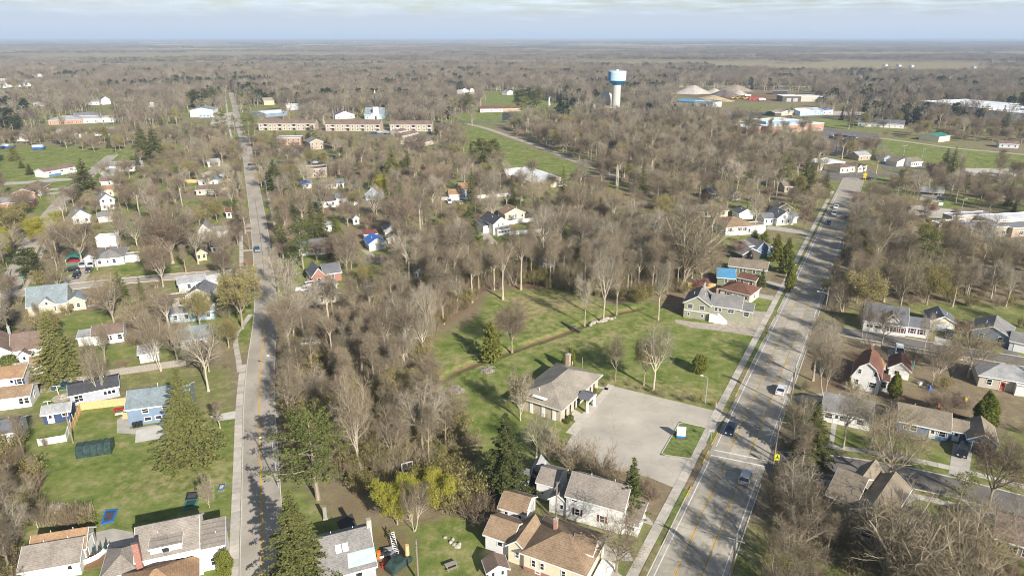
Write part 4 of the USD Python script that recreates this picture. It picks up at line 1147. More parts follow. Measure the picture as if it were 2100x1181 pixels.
def roof_profile(T, prof, a, b, axis, rmat, trim, t=0.17, name='roof'):
    """Roof slab over a polyline profile (across, z), swept from a to b; white boards at both ends and along the eaves."""
    prof = np.asarray(prof, float) + [0, 0.02]
    up = prof + [0, t]
    r = MB().prism(np.vstack([prof, up[::-1]])[::-1], a, b, axis).build(name, rmat, T)
    tr = MB()
    for lo in (a - 0.05, b + 0.005):
        tr.prism(np.vstack([prof - [0, 0.1], (up - [0, 0.025])[::-1]])[::-1], lo, lo + 0.045, axis)
    for e, s in ((prof[0], -1), (prof[-1], 1)):
        p0, p1 = e[0] + (s * 0.005), e[0] + s * 0.05
        lo_, hi_ = min(p0, p1), max(p0, p1)
        if axis == 'y':
            tr.box(lo_, a, e[1] - 0.1, hi_, b, e[1] + t - 0.02)
        else:
            tr.box(a, lo_, e[1] - 0.1, b, hi_, e[1] + t - 0.02)
    tr.build('fascia', trim, T)
    return r


def block(T, x0, y0, w, d, h, roof, rise, wall, rmat, over=0.4, trim='trim_white', win='', z0=0.0, shut='shutter_maroon', doorm='trim_white'):
    x1, y1 = x0 + w, y0 + d
    zt = z0 + h
    if roof in ('x', 'y', 'gam', 'gamx', 'shed', 'shedf'):
        if roof in ('x', 'gamx', 'shed', 'shedf'):
            p0, p1, a, b, ax = y0, y1, x0, x1, 'x'
        else:
            p0, p1, a, b, ax = x0, x1, y0, y1, 'y'
        m = (p0 + p1) / 2; hw = (p1 - p0) / 2
        if roof in ('gam', 'gamx'):
            top = [(p0, zt), (p0 + hw * 0.42, zt + rise * 0.68), (m, zt + rise), (p1 - hw * 0.42, zt + rise * 0.68), (p1, zt)]
            s = rise * 0.68 / (hw * 0.42)
        elif roof == 'shed':
            top = [(p0, zt), (p1, zt + rise)]; s = rise / (p1 - p0)
        elif roof == 'shedf':
            top = [(p0, zt + rise), (p1, zt)]; s = -rise / (p1 - p0)
        else:
            top = [(p0, zt), (m, zt + rise), (p1, zt)]; s = rise / hw
        MB().prism(np.array([(p0, z0)] + top + [(p1, z0)])[::-1], a, b, ax).build('wall', wall, T)
        ov = over * (0.5 if roof.startswith('gam') else 1)
        prof = [(p0 - ov, top[0][1] - ov * s)] + top[1:-1] + [(p1 + ov, top[-1][1] - ov * (s if not roof.startswith('shed') else -s))]
        roof_profile(T, prof, a - over * 0.7, b + over * 0.7, ax, rmat, trim)
    elif roof == 'hip':
        MB().box(x0, y0, z0, x1, y1, zt).build('wall', wall, T)
        X0, X1, Y0, Y1 = x0 - over, x1 + over, y0 - over, y1 + over
        k = min(X1 - X0, Y1 - Y0) / 2
        if X1 - X0 >= Y1 - Y0:
            ra, rb = (X0 + k, (Y0 + Y1) / 2, zt + rise), (X1 - k, (Y0 + Y1) / 2, zt + rise)
        else:
            ra, rb = ((X0 + X1) / 2, Y0 + k, zt + rise), ((X0 + X1) / 2, Y1 - k, zt + rise)
        e = [(X0, Y0), (X1, Y0), (X1, Y1), (X0, Y1)]
        v = np.array([(*c, zt + 0.01) for c in e] + [(*c, zt + 0.14) for c in e] + [ra, rb])
        F = [(0, 3, 2), (0, 2, 1)] + [t for i in range(4) for t in ((i, (i + 1) % 4, (i + 1) % 4 + 4), (i, (i + 1) % 4 + 4, i + 4))]
        if X1 - X0 >= Y1 - Y0:
            F += [(4, 5, 9), (4, 9, 8), (5, 6, 9), (6, 7, 8), (6, 8, 9), (7, 4, 8)]
        else:
            F += [(4, 5, 8), (5, 6, 9), (5, 9, 8), (6, 7, 9), (7, 4, 8), (7, 8, 9)]
        m = MB(); v = v[np.array(F).ravel()]
        m.add(v, np.arange(len(v)).reshape(-1, 3)).build('roof', rmat, T)
        tr = MB()
        tr.box(X0 - 0.04, Y0 - 0.045, zt - 0.06, X1 + 0.04, Y0 - 0.005, zt + 0.12).box(X0 - 0.04, Y1 + 0.005, zt - 0.06, X1 + 0.04, Y1 + 0.045, zt + 0.12)
        tr.box(X0 - 0.045, Y0, zt - 0.06, X0 - 0.005, Y1, zt + 0.12).box(X1 + 0.005, Y0, zt - 0.06, X1 + 0.045, Y1, zt + 0.12)
        tr.build('fascia', trim, T)
    else:
        MB().box(x0, y0, z0, x1, y1, zt).build('wall', wall, T)
        MB().box(x0 - over * 0.3, y0 - over * 0.3, zt + 0.005, x1 + over * 0.3, y1 + over * 0.3, zt + 0.2).build('roof', rmat, T)
        tr = MB(); o = over * 0.3
        for b in ((x0 - o, y0 - o, x1 + o, y0 - o + 0.2), (x0 - o, y1 + o - 0.2, x1 + o, y1 + o), (x0 - o, y0 - o + 0.2, x0 - o + 0.2, y1 + o - 0.2), (x1 + o - 0.2, y0 - o + 0.2, x1 + o, y1 + o - 0.2)):
            tr.box(b[0], b[1], zt + 0.205, b[2], b[3], zt + 0.42)
        tr.build('parapet', trim, T)
    if win:
        openings(T, win, x0, y0, w, d, z0, h, shut, doorm)


def chimney(T, x, y, z0, z1, mat='brick_red', s=0.55):
    c = MB().box(x - s / 2, y - s / 2, z0, x + s / 2, y + s / 2, z1).build('chimney', mat, T)
    MB().box(x - s / 2 - 0.06, y - s / 2 - 0.06, z1 + 0.002, x + s / 2 + 0.06, y + s / 2 + 0.06, z1 + 0.12).tube([(x, y, z1 + 0.12), (x, y, z1 + 0.4)], 0.1, 8, True).build('cap', 'concrete', c)


def pipe(T, x, y, z0, z1):
    MB().tube([(x, y, z0), (x, y, z1)], 0.06, 6, True).build('vent_pipe', 'trim_white', T)


_CUTS = (' with ', ' by ', ' beside ', ' behind ', ' on ', ' at ', ' in ', ' near ', ' under ', ' among ', ' set ', ' beyond ', ' half ', ' past ', ' between ', ' deep ', ' facing ')


def short(label):
    i = min([label.find(c) for c in _CUTS if c in label] + [len(label)])
    return 'the ' + label[:i]


def place(spec, D, ridge_first=False):
    """Origin, turn and width of a building: F = foot of its front wall (left, right); R = ends of its ridge at a height."""
    if spec[0] == 'F':
        a, b = at(*spec[1]), at(*spec[2])
        u = b - a; W = float(np.hypot(*u)); u = u / W
    else:
        a, b = at(*spec[1], spec[3]), at(*spec[2], spec[3])
        u = b - a; W = float(np.hypot(*u)); u = u / W
        n = np.array([-u[1], u[0]])
        a = a - n * D / 2
    if len(spec) > 4 or (spec[0] == 'F' and len(spec) > 3):
        W = spec[-1]
    return a, math.atan2(u[1], u[0]), W


def house(label, spec, D, h, roof, wall, rmat, win='', rise=None, over=0.4, extra=(), chim=(), trim='trim_white', shut='shutter_maroon', doorm='trim_white', name='house', cat='house', group=None, keep=0.86, after=None, vents=()):
    a, rz, W = place(spec, D)
    if rise is None:
        rise = (spec[3] - h) if spec[0] == 'R' else (0.5 * min(D, 9) * 0.5 if roof == 'x' else 0.5 * min(W, 9) * 0.5 if roof in ('y', 'gam') else 0.23 * min(W, D) if roof == 'hip' else 0.6)
    T = thing(name, label, cat, (a[0], a[1], 0), rz, group)
    block(T, 0, 0, W, D, h, roof, rise, wall, rmat, over, trim, win, shut=shut, doorm=doorm)
    xs, ys_ = [0, W], [0, D]
    for e in extra:
        x0, y0, w, d, hh, rf, rs = e[:7]
        if x0 >= 100:
            x0 = W + x0 - 100
        elif -1 < x0 < 0 or 0 < x0 < 1:
            x0 = x0 * W
        o = dict(wall=wall, rmat=rmat, win='', z0=0.0)
        o.update(e[7] if len(e) > 7 else {})
        block(T, x0, y0, w, d, hh, rf, rs, o['wall'], o['rmat'], o.get('over', over * 0.8), trim, o['win'], o['z0'], shut, o.get('doorm', doorm))
        xs += [x0, x0 + w]; ys_ += [y0, y0 + d]
    for c in chim:
        chimney(T, c[0] * W, c[1] * D, c[2], c[3], *(c[4:]))
    for v in vents:
        pipe(T, v[0] * W, v[1] * D, v[2], v[3])
    if not vents and roof in ('x', 'y', 'hip') and W > 5 and a[1] < 330:
        for fx in (0.3, 0.72)[:1 + int(W) % 2]:
            pipe(T, fx * W, D * 0.62 if roof != 'y' else D * 0.4, h * 0.8, h + rise * 0.8 + 0.5)
    if after:
        after(T, W, D)
    c_, s_ = math.cos(rz), math.sin(rz)
    cs = [(a[0] + c_ * x - s_ * y, a[1] + s_ * x + c_ * y) for x in (min(xs), max(xs)) for y in (min(ys_), max(ys_))]
    HARD.append(Polygon([cs[0], cs[1], cs[3], cs[2]]).buffer(1.6))
    top = h + (rise if roof not in ('flat',) else 0.3)
    sc = [pix(*c, z) for c in cs for z in (0, top)]
    KEEP.append((min(s[0] for s in sc), min(s[1] for s in sc), max(s[0] for s in sc), max(s[1] for s in sc), min(c[1] for c in cs), keep))
    m = np.mean(cs, 0)
    LAND.append((m[0], m[1], short(label)))
    return T


S = lambda n: 'siding_' + n
R_ = lambda n: 'roof_' + n
# ---- lower left
def _h1(T, W, D):
    MB().box(0.15, -0.75, 0, 0.95, -0.02, 8.4).build('chimney', 'brick_red', T)
    MB().box(0.1, -0.8, 8.402, 1.0, 0.05, 8.75).build('chimney_cap', 'trim_dark', T)
    block(T, 2.0, 0.25, W * 0.5, 2.6, 1.9, 'shedf', -0.3, S('white'), R_('warm_grey'), 0.2, 'trim_white', 'F:2.0@1.0w0.9h0.9', z0=4.6)
house('white two-storey house with grey shingle roof and tall brick chimney above the deck', ('R', (279, 1082), (378, 1062), 7.6, 8.3), 8.0, 4.9, 'x', S('white'), R_('warm_grey'), 'F2:5.6,7.0@3.2 R2@3.6 R@1.4', over=0.25,
      extra=[(100.02, 0.6, 3.3, 5.4, 4.0, 'shed', 0.7, {'win': 'F@1.5'}), (-4.8, 0.4, 4.78, 6.2, 2.9, 'hip', 1.6, {'win': 'F@1.5'})], after=_h1, vents=((0.35, 0.35, 6.5, 7.1), (1.25, 0.4, 4.3, 4.8)), keep=0.95)
house('brown hip-roofed house cut by the lower edge beside the brick chimney', ('R', (322, 1122), (314, 1215), 6.4, 9.0), 9.4, 3.0, 'hip', S('white'), R_('orange_brown'), 'L2 R2', extra=[(5.0, -5.0, 4.5, 5.4, 2.8, 'y', 1.4)], vents=((0.4, 0.6, 4.6, 5.2),), keep=0.95)
house('white garage with grey shingle roof and white garden gate beside the driveway', ('R', (50, 1121), (134, 1107), 4.2, 7.6), 6.2, 2.5, 'x', S('white'), R_('warm_grey'), 'dF:6.3 R@1.5w0.8', name='garage', cat='garage', keep=0.95)
house('low tan-roofed outbuilding behind the grey-roofed garage', ('R', (68, 1099), (150, 1086), 4.4, 7.2), 4.4, 2.7, 'x', S('beige'), R_('orange_brown'), 'gR:2.2w2.4', name='outbuilding', cat='outbuilding', keep=0.95)
house('blue-grey bi-level house with pale roof beside the big lone spruce', ('F', (266, 874), (352, 862), 11.5), 8.6, 4.0, 'x', S('slate_blue'), R_('blue_grey'), 'F:3.4,7.2@3.1w1.1h1.0 F:3.6,5.6,8.0@1.2w1.15h0.75 dL:3.0@1.2 L:6@3', rise=1.9,
      vents=((0.45, 0.7, 5.3, 6.2),), keep=0.9)
house('long grey outbuilding with black roof behind the new yellow fence', ('F', (147, 833), (247, 812)), 6.2, 2.6, 'x', S('grey'), R_('dark'), 'F:1.6w1.5h1.4 F:6.6,7.4,8.2@1.5w0.6h0.8 R@1.4w1.0', rise=1.0, name='outbuilding', cat='outbuilding', keep=0.9)
house('navy garden shed with white door beside the white vinyl fence', ('F', (92, 871), (148, 862)), 3.6, 2.5, 'x', S('navy'), R_('pale_grey'), 'dF:1.3 F:3.9@1.7w0.9h0.7', rise=0.9, name='shed', cat='shed', keep=0.95)
house('white mobile home with dark roof at the left edge above the thicket', ('F', (-50, 922), (40, 908)), 6.0, 2.7, 'x', S('white'), R_('slate'), 'F:5@1.5 R@1.5', rise=1.3, name='mobile_home', cat='mobile home')
house('white mobile home with brown roof beside the fire ring', ('F', (-45, 848), (66, 833)), 5.5, 2.8, 'x', S('white'), R_('brown'), 'F:8.3,12@1.6 R@1.6w0.7', rise=1.2, name='mobile_home', cat='mobile home')
house('white ranch with orange-brown roof beside the brick path', ('F', (-45, 803), (51, 793)), 6.6, 2.6, 'x', S('white'), R_('orange_brown'), 'F:10.0@1.5s dF:7', rise=1.4, shut='shutter_blue')
house('white house with red-brown shingles and small gabled porch', ('F', (28, 743), (101, 732)), 8.0, 3.0, 'x', S('white'), R_('umber'), 'F:3.5,4.4@1.7w0.5 F:9@1.6', rise=2.8, extra=[(-6.0, -1.0, 6.2, 8.4, 3.4, 'y', 2.5, {'win': 'F:3.4@2.6w0.7'}), (0.25, -2.3, 2.2, 2.28, 2.3, 'y', 1.0, {'win': 'F@1.6w0.5h0.8'})], chim=[(-0.15, 0.9, 5, 6.9, 'metal_grey')], doorm='trim_white')
house('small white garage with brown roof beneath the tall spruce', ('F', (68, 769), (100, 763)), 5, 2.4, 'x', S('white'), R_('orange_brown'), 'gF:2w2.2', rise=1.2, name='garage', cat='garage')
house('long low white house with umber roof between the birch stems', ('F', (193, 709), (255, 700)), 7, 2.6, 'x', S('white'), R_('umber'), 'F:3.4,4.1@1.6w0.45 F:8', rise=1.5, extra=[(-3.5, 1, 3.48, 4, 2.3, 'shed', 0.4, {'rmat': R_('pale_grey')})])
house('white double garage with grey roof beside the weathered fence', ('F', (288, 745), (327, 739)), 5, 2.5, 'x', S('white'), R_('pale_grey'), 'gF:1.5,4.3w2.2', rise=1.1, name='garage', cat='garage')
house('beige bungalow with blue-grey roof and front gable dormer on the corner lot', ('F', (60, 649), (140, 639)), 10.0, 3.0, 'x', S('beige'), R_('blue_grey'), 'F:5.0,6.6@1.5w0.6 F:2.2w0.9', rise=4.0,
      extra=[(100.02, 0.3, 4.6, 6.5, 2.7, 'y', 1.4, {'win': 'F:1.2,2.8w0.8'}), (3.2, -0.25, 3.4, 4.6, 3.2, 'y', 1.5, {'win': 'F@3.3w0.6h0.7'})], vents=((0.65, 0.4, 5.8, 6.6),), keep=0.85)
house('small taupe shed beside the wooden patio fence', ('F', (214, 633), (239, 630)), 4.5, 2.4, 'x', S('pale_grey'), R_('taupe'), 'F', rise=1.0, name='shed', cat='shed')
house('grey-roofed house with crowded gravel drive on the side street', ('F', (196, 548), (256, 542)), 12, 2.7, 'hip', S('pale_grey'), R_('grey'), 'F:1.5,6@1.6 dF:4', rise=2.2, extra=[(-3.6, 3.0, 3.58, 6, 2.5, 'y', 1.2, {'win': 'gF:1.8w2.4'}), (100.02, 2, 4.5, 3.5, 2.2, 'flat', 0, {'wall': S('white')})], chim=[(0.5, 0.6, 4.3, 5.4)])
house('white building with two red-brown ornaments behind the grey-roofed house', ('F', (199, 507), (240, 505)), 5, 3.5, 'flat', S('white'), 'membrane_white', name='outbuilding', cat='outbuilding')
house('red brick ranch with grey roof at the left edge of the picture', ('F', (-40, 432), (49, 427)), 8.5, 2.9, 'x', 'brick_red', R_('grey'), 'F:12,15.4@1.5w1.4h0.9', rise=1.7, extra=[(100.02, 2, 3.5, 6, 2.6, 'x', 1.2)])
house('brick ranch with white gable facing the far left street', ('R', (46, 388), (87, 366), 4.6, 21), 9.5, 2.7, 'x', 'brick_orange', R_('umber'), 'L2 F3', trim='trim_white', extra=[(4, -1.5, 4, 1.48, 2.6, 'x', 0.5, {'wall': S('white')})])
house('blue and white ranch with brown roof beyond the mown field', ('F', (94, 365), (158, 353)), 8.5, 3.2, 'x', S('white'), R_('umber'), 'F:3,10,16@2.2w1.6h0.8', rise=1.5, extra=[(2, -0.4, 7, 0.38, 1.5, 'flat', 0, {'wall': S('blue'), 'rmat': 'trim_white'})])
house('white house with pale grey roofs beside the tall spruces', ('F', (236, 353), (292, 350)), 8, 3.2, 'x', S('white'), R_('grey'), 'F:5,9@1.7', rise=2.2, extra=[(-4.5, -1, 4.48, 8, 3.6, 'x', 2.0)])
house('white garage with front gable below the pale grey roofs', ('F', (207, 365), (226, 365)), 8, 2.7, 'y', S('white'), R_('pale_grey'), 'gF:4.5w4.5', name='garage', cat='garage')
house('long white house with brown roof under the pointed spruce', ('F', (208, 383), (247, 380)), 8, 2.7, 'x', S('white'), R_('umber'), 'F:4,8', rise=1.7)
house('narrow white house with rust roof beside the street spruce', ('F', (210, 403), (234, 402)), 7, 3.2, 'x', S('cream'), R_('orange_brown'), 'F2', rise=1.7)
house('white two-storey gabled house beside the dark spruce', ('F', (208, 432), (238, 428)), 9, 4.6, 'y', S('white'), R_('grey'), 'F2@4.0 F2@1.5', rise=2.4)
house('white gabled house with grey roof behind the spreading bare tree', ('F', (152, 461), (188, 456)), 9, 3.2, 'y', S('white'), R_('grey'), 'F2', rise=2.6)
house('low white garage beside the red shrub', ('F', (203, 457), (231, 454)), 6, 2.4, 'x', S('cream'), R_('grey'), 'gF:3w2.4', rise=1.3, name='garage', cat='garage')
# ---- beside the left road
house('small white house on the green patch by the left road', ('F', (427, 343), (452, 341)), 7, 2.8, 'x', S('white'), R_('pale_grey'), 'F2', rise=1.5)
house('white house with black roof and dark cars behind it', ('F', (416, 368), (454, 367)), 8.5, 3.0, 'y', S('white'), R_('slate'), 'F2', rise=1.8)
house('white gabled house with blue-grey roof between board fences', ('F', (408, 382), (448, 381)), 9, 2.8, 'y', S('white'), R_('blue_grey'), 'F2', rise=1.8)
house('tan house with red-brown roof below the board fences', ('F', (403, 401), (450, 399)), 8, 2.7, 'x', S('beige'), R_('umber'), 'F3', rise=1.6)
house('white cottage with steep front gable among grey street trees', ('F', (408, 491), (434, 489)), 8, 3.4, 'y', S('white'), R_('grey'), 'F2', rise=2.4, extra=[(100.5, 1, 5.5, 5, 2.4, 'x', 1.0)])
house('small dark-roofed grey house with white porch by the left pavement', ('F', (435, 521), (458, 518)), 5.5, 2.6, 'x', S('pale_grey'), R_('dark'), 'F2 dF:2.6', rise=1.6)
house('yellow cottage by the corner lawn', ('F', (404, 536), (425, 533)), 6, 2.7, 'y', S('yellow'), R_('umber'), 'F2', rise=1.5)
house('small white cottage with dark red roof behind street trees', ('F', (465, 448), (476, 447)), 6, 2.6, 'x', S('white'), R_('red_brown'), 'F', rise=1.4)
house('white bungalow with grey roof and white porch on the side street corner', ('F', (368, 599), (424, 591)), 7, 2.6, 'x', S('white'), R_('pale_grey'), 'F:3,6', rise=1.2, extra=[(100.2, 1, 4, 3, 2.4, 'x', 0.9)])
house('beige gabled house with slate roof beneath the budding tree', ('F', (386, 624), (432, 622)), 8, 2.9, 'y', S('beige'), R_('slate'), 'F2', rise=1.8)
house('flat brown-roofed annexe beside the beige gabled house', ('F', (340, 633), (384, 628)), 5, 2.4, 'flat', S('beige'), R_('umber'), 'F2', name='annexe', cat='annexe')
house('pale blue mobile home behind grey crowns', ('F', (350, 663), (440, 654)), 5, 2.7, 'x', S('light_blue'), R_('pale_grey'), 'F4', rise=1.0, name='mobile_home', cat='mobile home', keep=0.3)
house('grey-green house with white porch behind tall grey trees', ('F', (372, 718), (428, 712)), 8.5, 2.8, 'x', S('white'), R_('blue_grey'), 'F2 dF:4', rise=1.8, keep=0.4)
house('red brick house with dark blue roof by the left road', ('F', (642, 586), (668, 582)), 8, 3.1, 'y', 'brick_red', R_('slate'), 'F:2@1.6', rise=2.4, extra=[(100.02, 1.2, 5.5, 7, 2.9, 'x', 2.2, {'win': 'F:2.8@1.8'}), (-0.6, -3, 2.6, 2.98, 1.4, 'flat', 0)], keep=0.85)
house('cream cottage with dark taupe hip roof and pickup truck beside', ('F', (649, 626), (696, 618)), 8.5, 2.8, 'hip', S('cream'), R_('grey'), 'F:1.7,5.0w0.7h1.5 R2', rise=2.2, extra=[(2.5, 8.52, 6, 4, 2.7, 'hip', 1.6)], keep=0.9)
house('white ranch with dark blue roof behind a wide grey crown', ('F', (614, 526), (682, 519)), 8, 2.8, 'x', S('white'), R_('slate'), 'F4', rise=2.1, keep=0.5)
house('blue-roofed white cottage with closed garage door by the gravel lane', ('F', (758, 515), (791, 511)), 8, 2.7, 'y', S('white'), 'metal_blue', 'gF:1.9w2.6 F:5.2@1.5w0.9h0.8s', rise=1.9, shut='shutter_blue', keep=1.0)
house('open timber shed with dark red roof behind the blue-roofed cottage', ('F', (748, 494), (774, 491)), 4, 2.4, 'shed', S('tan'), 'metal_red', 'gF:2w2.2', rise=0.5, doorm='open', name='shed', cat='shed', keep=1.0)
house('small white gabled garage beside the pointed fir', ('F', (790, 486), (814, 484)), 6, 2.8, 'y', S('white'), R_('slate'), 'gF:3w3', rise=1.4, name='garage', cat='garage')
house('white two-storey house under the broad grey crown', ('F', (810, 478), (830, 476)), 7, 4.8, 'y', S('white'), R_('grey'), 'F2@3.8 F2@1.5', rise=2.0)
house('low shed with black roof and red door between cottages', ('F', (796, 501), (820, 499)), 5, 2.3, 'y', S('white'), R_('dark'), 'dF:1.5', rise=1.2, name='shed', cat='shed', doorm='door_red')
house('long white house with black roof and white garden wall', ('F', (653, 427), (690, 424)), 9.5, 2.9, 'x', S('white'), R_('dark'), 'F3', rise=1.9, extra=[(100.02, 2.5, 8.5, 7, 3.2, 'x', 1.6, {'rmat': R_('slate'), 'win': 'F2'})], keep=0.9)
house('white ranch with slate roof above the black-roofed house', ('F', (659, 390), (706, 386)), 8, 2.7, 'x', S('white'), R_('slate'), 'F4', rise=1.7)
house('small blue-roofed shed beside the dark juniper', ('F', (622, 388), (640, 386)), 6, 2.6, 'x', S('white'), 'metal_blue', 'F', rise=1.2, name='shed', cat='shed')
house('pale blue cottage with tall tan gable beside the yellow-green tree', ('F', (750, 411), (780, 411)), 10, 2.9, 'y', S('light_blue'), R_('taupe'), 'F2', rise=3.4)
house('orange-roofed garage with two parked cars in front', ('F', (922, 412), (944, 411)), 8, 2.9, 'x', S('white'), R_('orange_brown'), 'gF:2.6w3.4', rise=1.8, name='garage', cat='garage', keep=1.0)
house('pale blue two-storey house with orange roof beside its garage', ('F', (941, 409), (963, 408)), 9, 4.6, 'x', S('light_blue'), R_('orange_brown'), 'F3@3.6 F3@1.5', rise=2.6, keep=0.95)
def _farm(T, W, D):
    block(T, 0.8, -2.0, W - 1.2, 1.98, 2.4, 'shed', 0.5, S('white'), R_('grey'), 0.2, 'trim_white', 'F4w1.0h0.7')
house('white farmhouse with black roof and long white vinyl fence', ('F', (1012, 482), (1043, 477)), 11, 4.4, 'y', S('white'), R_('dark'), 'F:2.2,4.4@3.8w0.6', rise=2.4, extra=[(-2.4, 4, 2.38, 6, 3.0, 'shed', 1.0)], chim=[(0.5, 0.7, 6, 8.0, 'brick_orange')], after=_farm, keep=1.0)
house('tan gabled house with brown roof above the fenced lawn', ('F', (1036, 452), (1076, 448)), 9, 2.8, 'y', S('beige'), R_('brown'), 'F:2,5,8w0.7 dF:4', rise=2.0, keep=0.95)
house('tan hall with bright white metal roof by the grass strip', ('R', (1078, 342), (1132, 361), 6.2), 19, 3.2, 'x', S('beige'), 'membrane_white', 'F4 L2', over=0.6, extra=[(-6, -3, 8, 10, 3.0, 'y', 2.4, {'wall': 'brick_tan'})], name='hall', cat='hall', keep=0.85)
house('half-timbered house with pale gable deep in the brown woods', ('F', (1148, 547), (1173, 541)), 8, 3.2, 'y', S('cream'), R_('grey'), 'F2@1.5 F@3.6', rise=2.4, extra=[(-6.5, 1, 6.4, 6, 2.5, 'x', 1.2, {'wall': S('light_blue')})], keep=0.5)
house('white house with domed grey roof behind the wood edge', ('F', (1237, 522), (1278, 518)), 9, 2.7, 'hip', S('white'), R_('pale_grey'), 'F3', rise=2.0, keep=0.4)
house('white garden cabin with posts among slender trunks', ('F', (851, 573), (871, 572)), 4.5, 2.4, 'y', S('white'), R_('grey'), 'F3w0.5', rise=1.4, name='cabin', cat='cabin', keep=0.95)
house('tiny grey shed beside the dead trunk', ('F', (753, 602), (769, 600)), 3.4, 2.0, 'shedf', S('grey'), R_('slate'), 'dF:1.2', rise=0.5, name='shed', cat='shed', keep=0.95)
house('small white shed half hidden in the brown brush', ('F', (725, 461), (737, 460)), 4, 2.6, 'y', S('white'), R_('pale_grey'), 'F', rise=1.2, name='shed', cat='shed')
house('white shed with blank walls by the dark hedge trees', ('F', (662, 476), (681, 475)), 4.5, 2.4, 'shed', S('white'), R_('pale_grey'), 'F', rise=0.3, name='shed', cat='shed')
# ---- upper left and centre
def _apt(T, W, D):
    n = int(W / 4)
    for i in range(n):
        x = (i + 0.5) * W / n
        if i % 3 != 1:
            MB().box(x - 1.5, -0.06, 0.2, x + 1.5, -0.01, 5.3).build('panel', S('beige'), T)
            for z in (1.5, 4.0):
                window(T, fmap('F', 0, -0.06, W, D), x, z, 1.2, 1.3)
        else:
            b = MB().box(x - 1.6, -1.4, 2.55, x + 1.6, -0.01, 2.7).build('balcony', 'trim_white', T)
            MB().box(x - 1.6, -1.4, 2.7, x + 1.6, -1.35, 3.6).build('railing', 'trim_white', b)
            window(T, fmap('F', 0, 0, W, D), x, 1.4, 2.0, 2.0, name='patio_door', frame='trim_dark'); window(T, fmap('F', 0, 0, W, D), x, 4.0, 2.0, 2.0, name='patio_door', frame='trim_dark')
for i, (a, b, l) in enumerate((((531, 268), (647, 268), 'brick apartment row with brown roof nearest the spire tree by the left road'), ((668, 269), (780, 270), 'brick apartment row with brown roof in the middle below the church'), ((800, 270), (886, 270), 'shorter brick apartment row with brown roof beside the evergreen clump'))):
    house(l, ('F', a, b), 11, 5.6, 'x', 'brick_tan', R_('umber'), rise=2.6, name='apartment_building', cat='apartment building', group='brick apartment rows below the church', after=_apt, keep=1.0)
for i, (p, q, l) in enumerate((((706, 278), (725, 275), ''), ((716, 287), (748, 279), ''), ((727, 297), (762, 287), ''), ((737, 306), (779, 296), ''))):
    p = (p[0] + 110, p[1]); q = (q[0] + 110, q[1])
    house(('tan garage row with brown roof, ' + ('smallest one nearest the apartments', 'second below the apartments', 'third below the apartments', 'longest one nearest the trees')[i]), ('F', p, q), 8, 2.8, 'x', S('beige'), R_('umber'), 'F3', rise=1.6, name='garage_row', cat='garage', group='tan garage rows below the apartments', keep=0.9)
house('two-storey brick flats with flat grey roof beside the tall spire fir', ('F', (568, 299), (618, 298)), 11, 5.2, 'flat', 'brick_orange', R_('pale_grey'), 'F5@1.5w1.4 F5@4.0w1.4', name='apartment_building', cat='apartment building')
house('brick flats with grey gable roof above the dark court', ('F', (637, 308), (664, 306)), 14, 5.2, 'y', 'brick_tan', R_('grey'), 'F3@1.5 F3@4.0', rise=2.0, name='apartment_building', cat='apartment building')
house('brick flats with flat roof behind bare street trees', ('F', (630, 366), (672, 364)), 10, 5.0, 'flat', 'brick_tan', R_('umber'), 'F4@1.5 F4@3.8', name='apartment_building', cat='apartment building', keep=0.5)
house('brick flats with hipped roof beside the street lamp', ('F', (676, 360), (704, 358)), 10, 5.0, 'hip', 'brick_orange', R_('taupe'), 'F3@1.5 F3@3.8', name='apartment_building', cat='apartment building', keep=0.5)
def _church(T, W, D):
    x = W * 0.62
    MB().box(x - 2.4, -1.5, 0, x + 2.4, 3.2, 11.5).build('tower', S('white'), T)
    s = MB().lathe([(1.1, 11.5), (0.75, 14.5), (0.18, 24)], 8, (x, 0.8)).build('spire', 'trim_dark', T)
    MB().lathe([(0.0, 24.0), (0.45, 24.1), (0.3, 26.5), (0.0, 27.5)], 6, (x, 0.8)).build('finial', 'trim_white', s)
    MB().box(x - 0.9, -1.58, 0, x + 0.9, -1.5, 3.0).build('door', 'trim_dark', T)
    MB().prism([(x - 8, 0), (x + 3.6, 0), (x + 2.4, 9), (x - 2.4, 7.5)], -0.25, -0.02, 'y').build('facade', S('white'), T)
house('white church with square tower, dark spire and teal-grey roof', ('F', (748, 245), (786, 245)), 16, 4.2, 'x', S('light_blue'), R_('blue_grey'), 'F:3,18', rise=6.0, name='church', cat='church', after=_church, keep=1.0)
house('white house with broad front gable beside the church', ('F', (688, 245), (727, 243)), 14, 3.6, 'y', S('white'), R_('slate'), 'F3', rise=3.4, keep=1.0)
house('white pole barn with teal roof and blue shop front', ('F', (391, 241), (438, 240)), 26, 6.5, 'y', S('white'), R_('blue_grey'), 'gF:6w4h3.5', rise=2.2, extra=[(9, -5, 10, 4.98, 3.0, 'flat', 0, {'wall': S('light_blue'), 'win': 'F3w1.6'})], chim=[(0.5, 0.9, 8, 9.8, 'metal_grey')], name='barn', cat='barn', keep=1.0)
house('low white-roofed workshop with blue walls beside the spire fir', ('F', (545, 241), (590, 237)), 26, 3.6, 'x', S('slate_blue'), 'membrane_white', 'F3', rise=1.2, name='workshop', cat='workshop', keep=0.9)
house('white box-roofed shed building behind the blue workshop', ('F', (588, 227), (616, 226)), 16, 5.0, 'flat', S('pale_grey'), 'membrane_white', name='workshop', cat='workshop', keep=0.95)
house('yellow house with tan roof above the blue workshop', ('F', (542, 216), (563, 215)), 13, 4.6, 'x', S('yellow'), R_('tan'), 'F3@3', rise=3.0, keep=1.0)
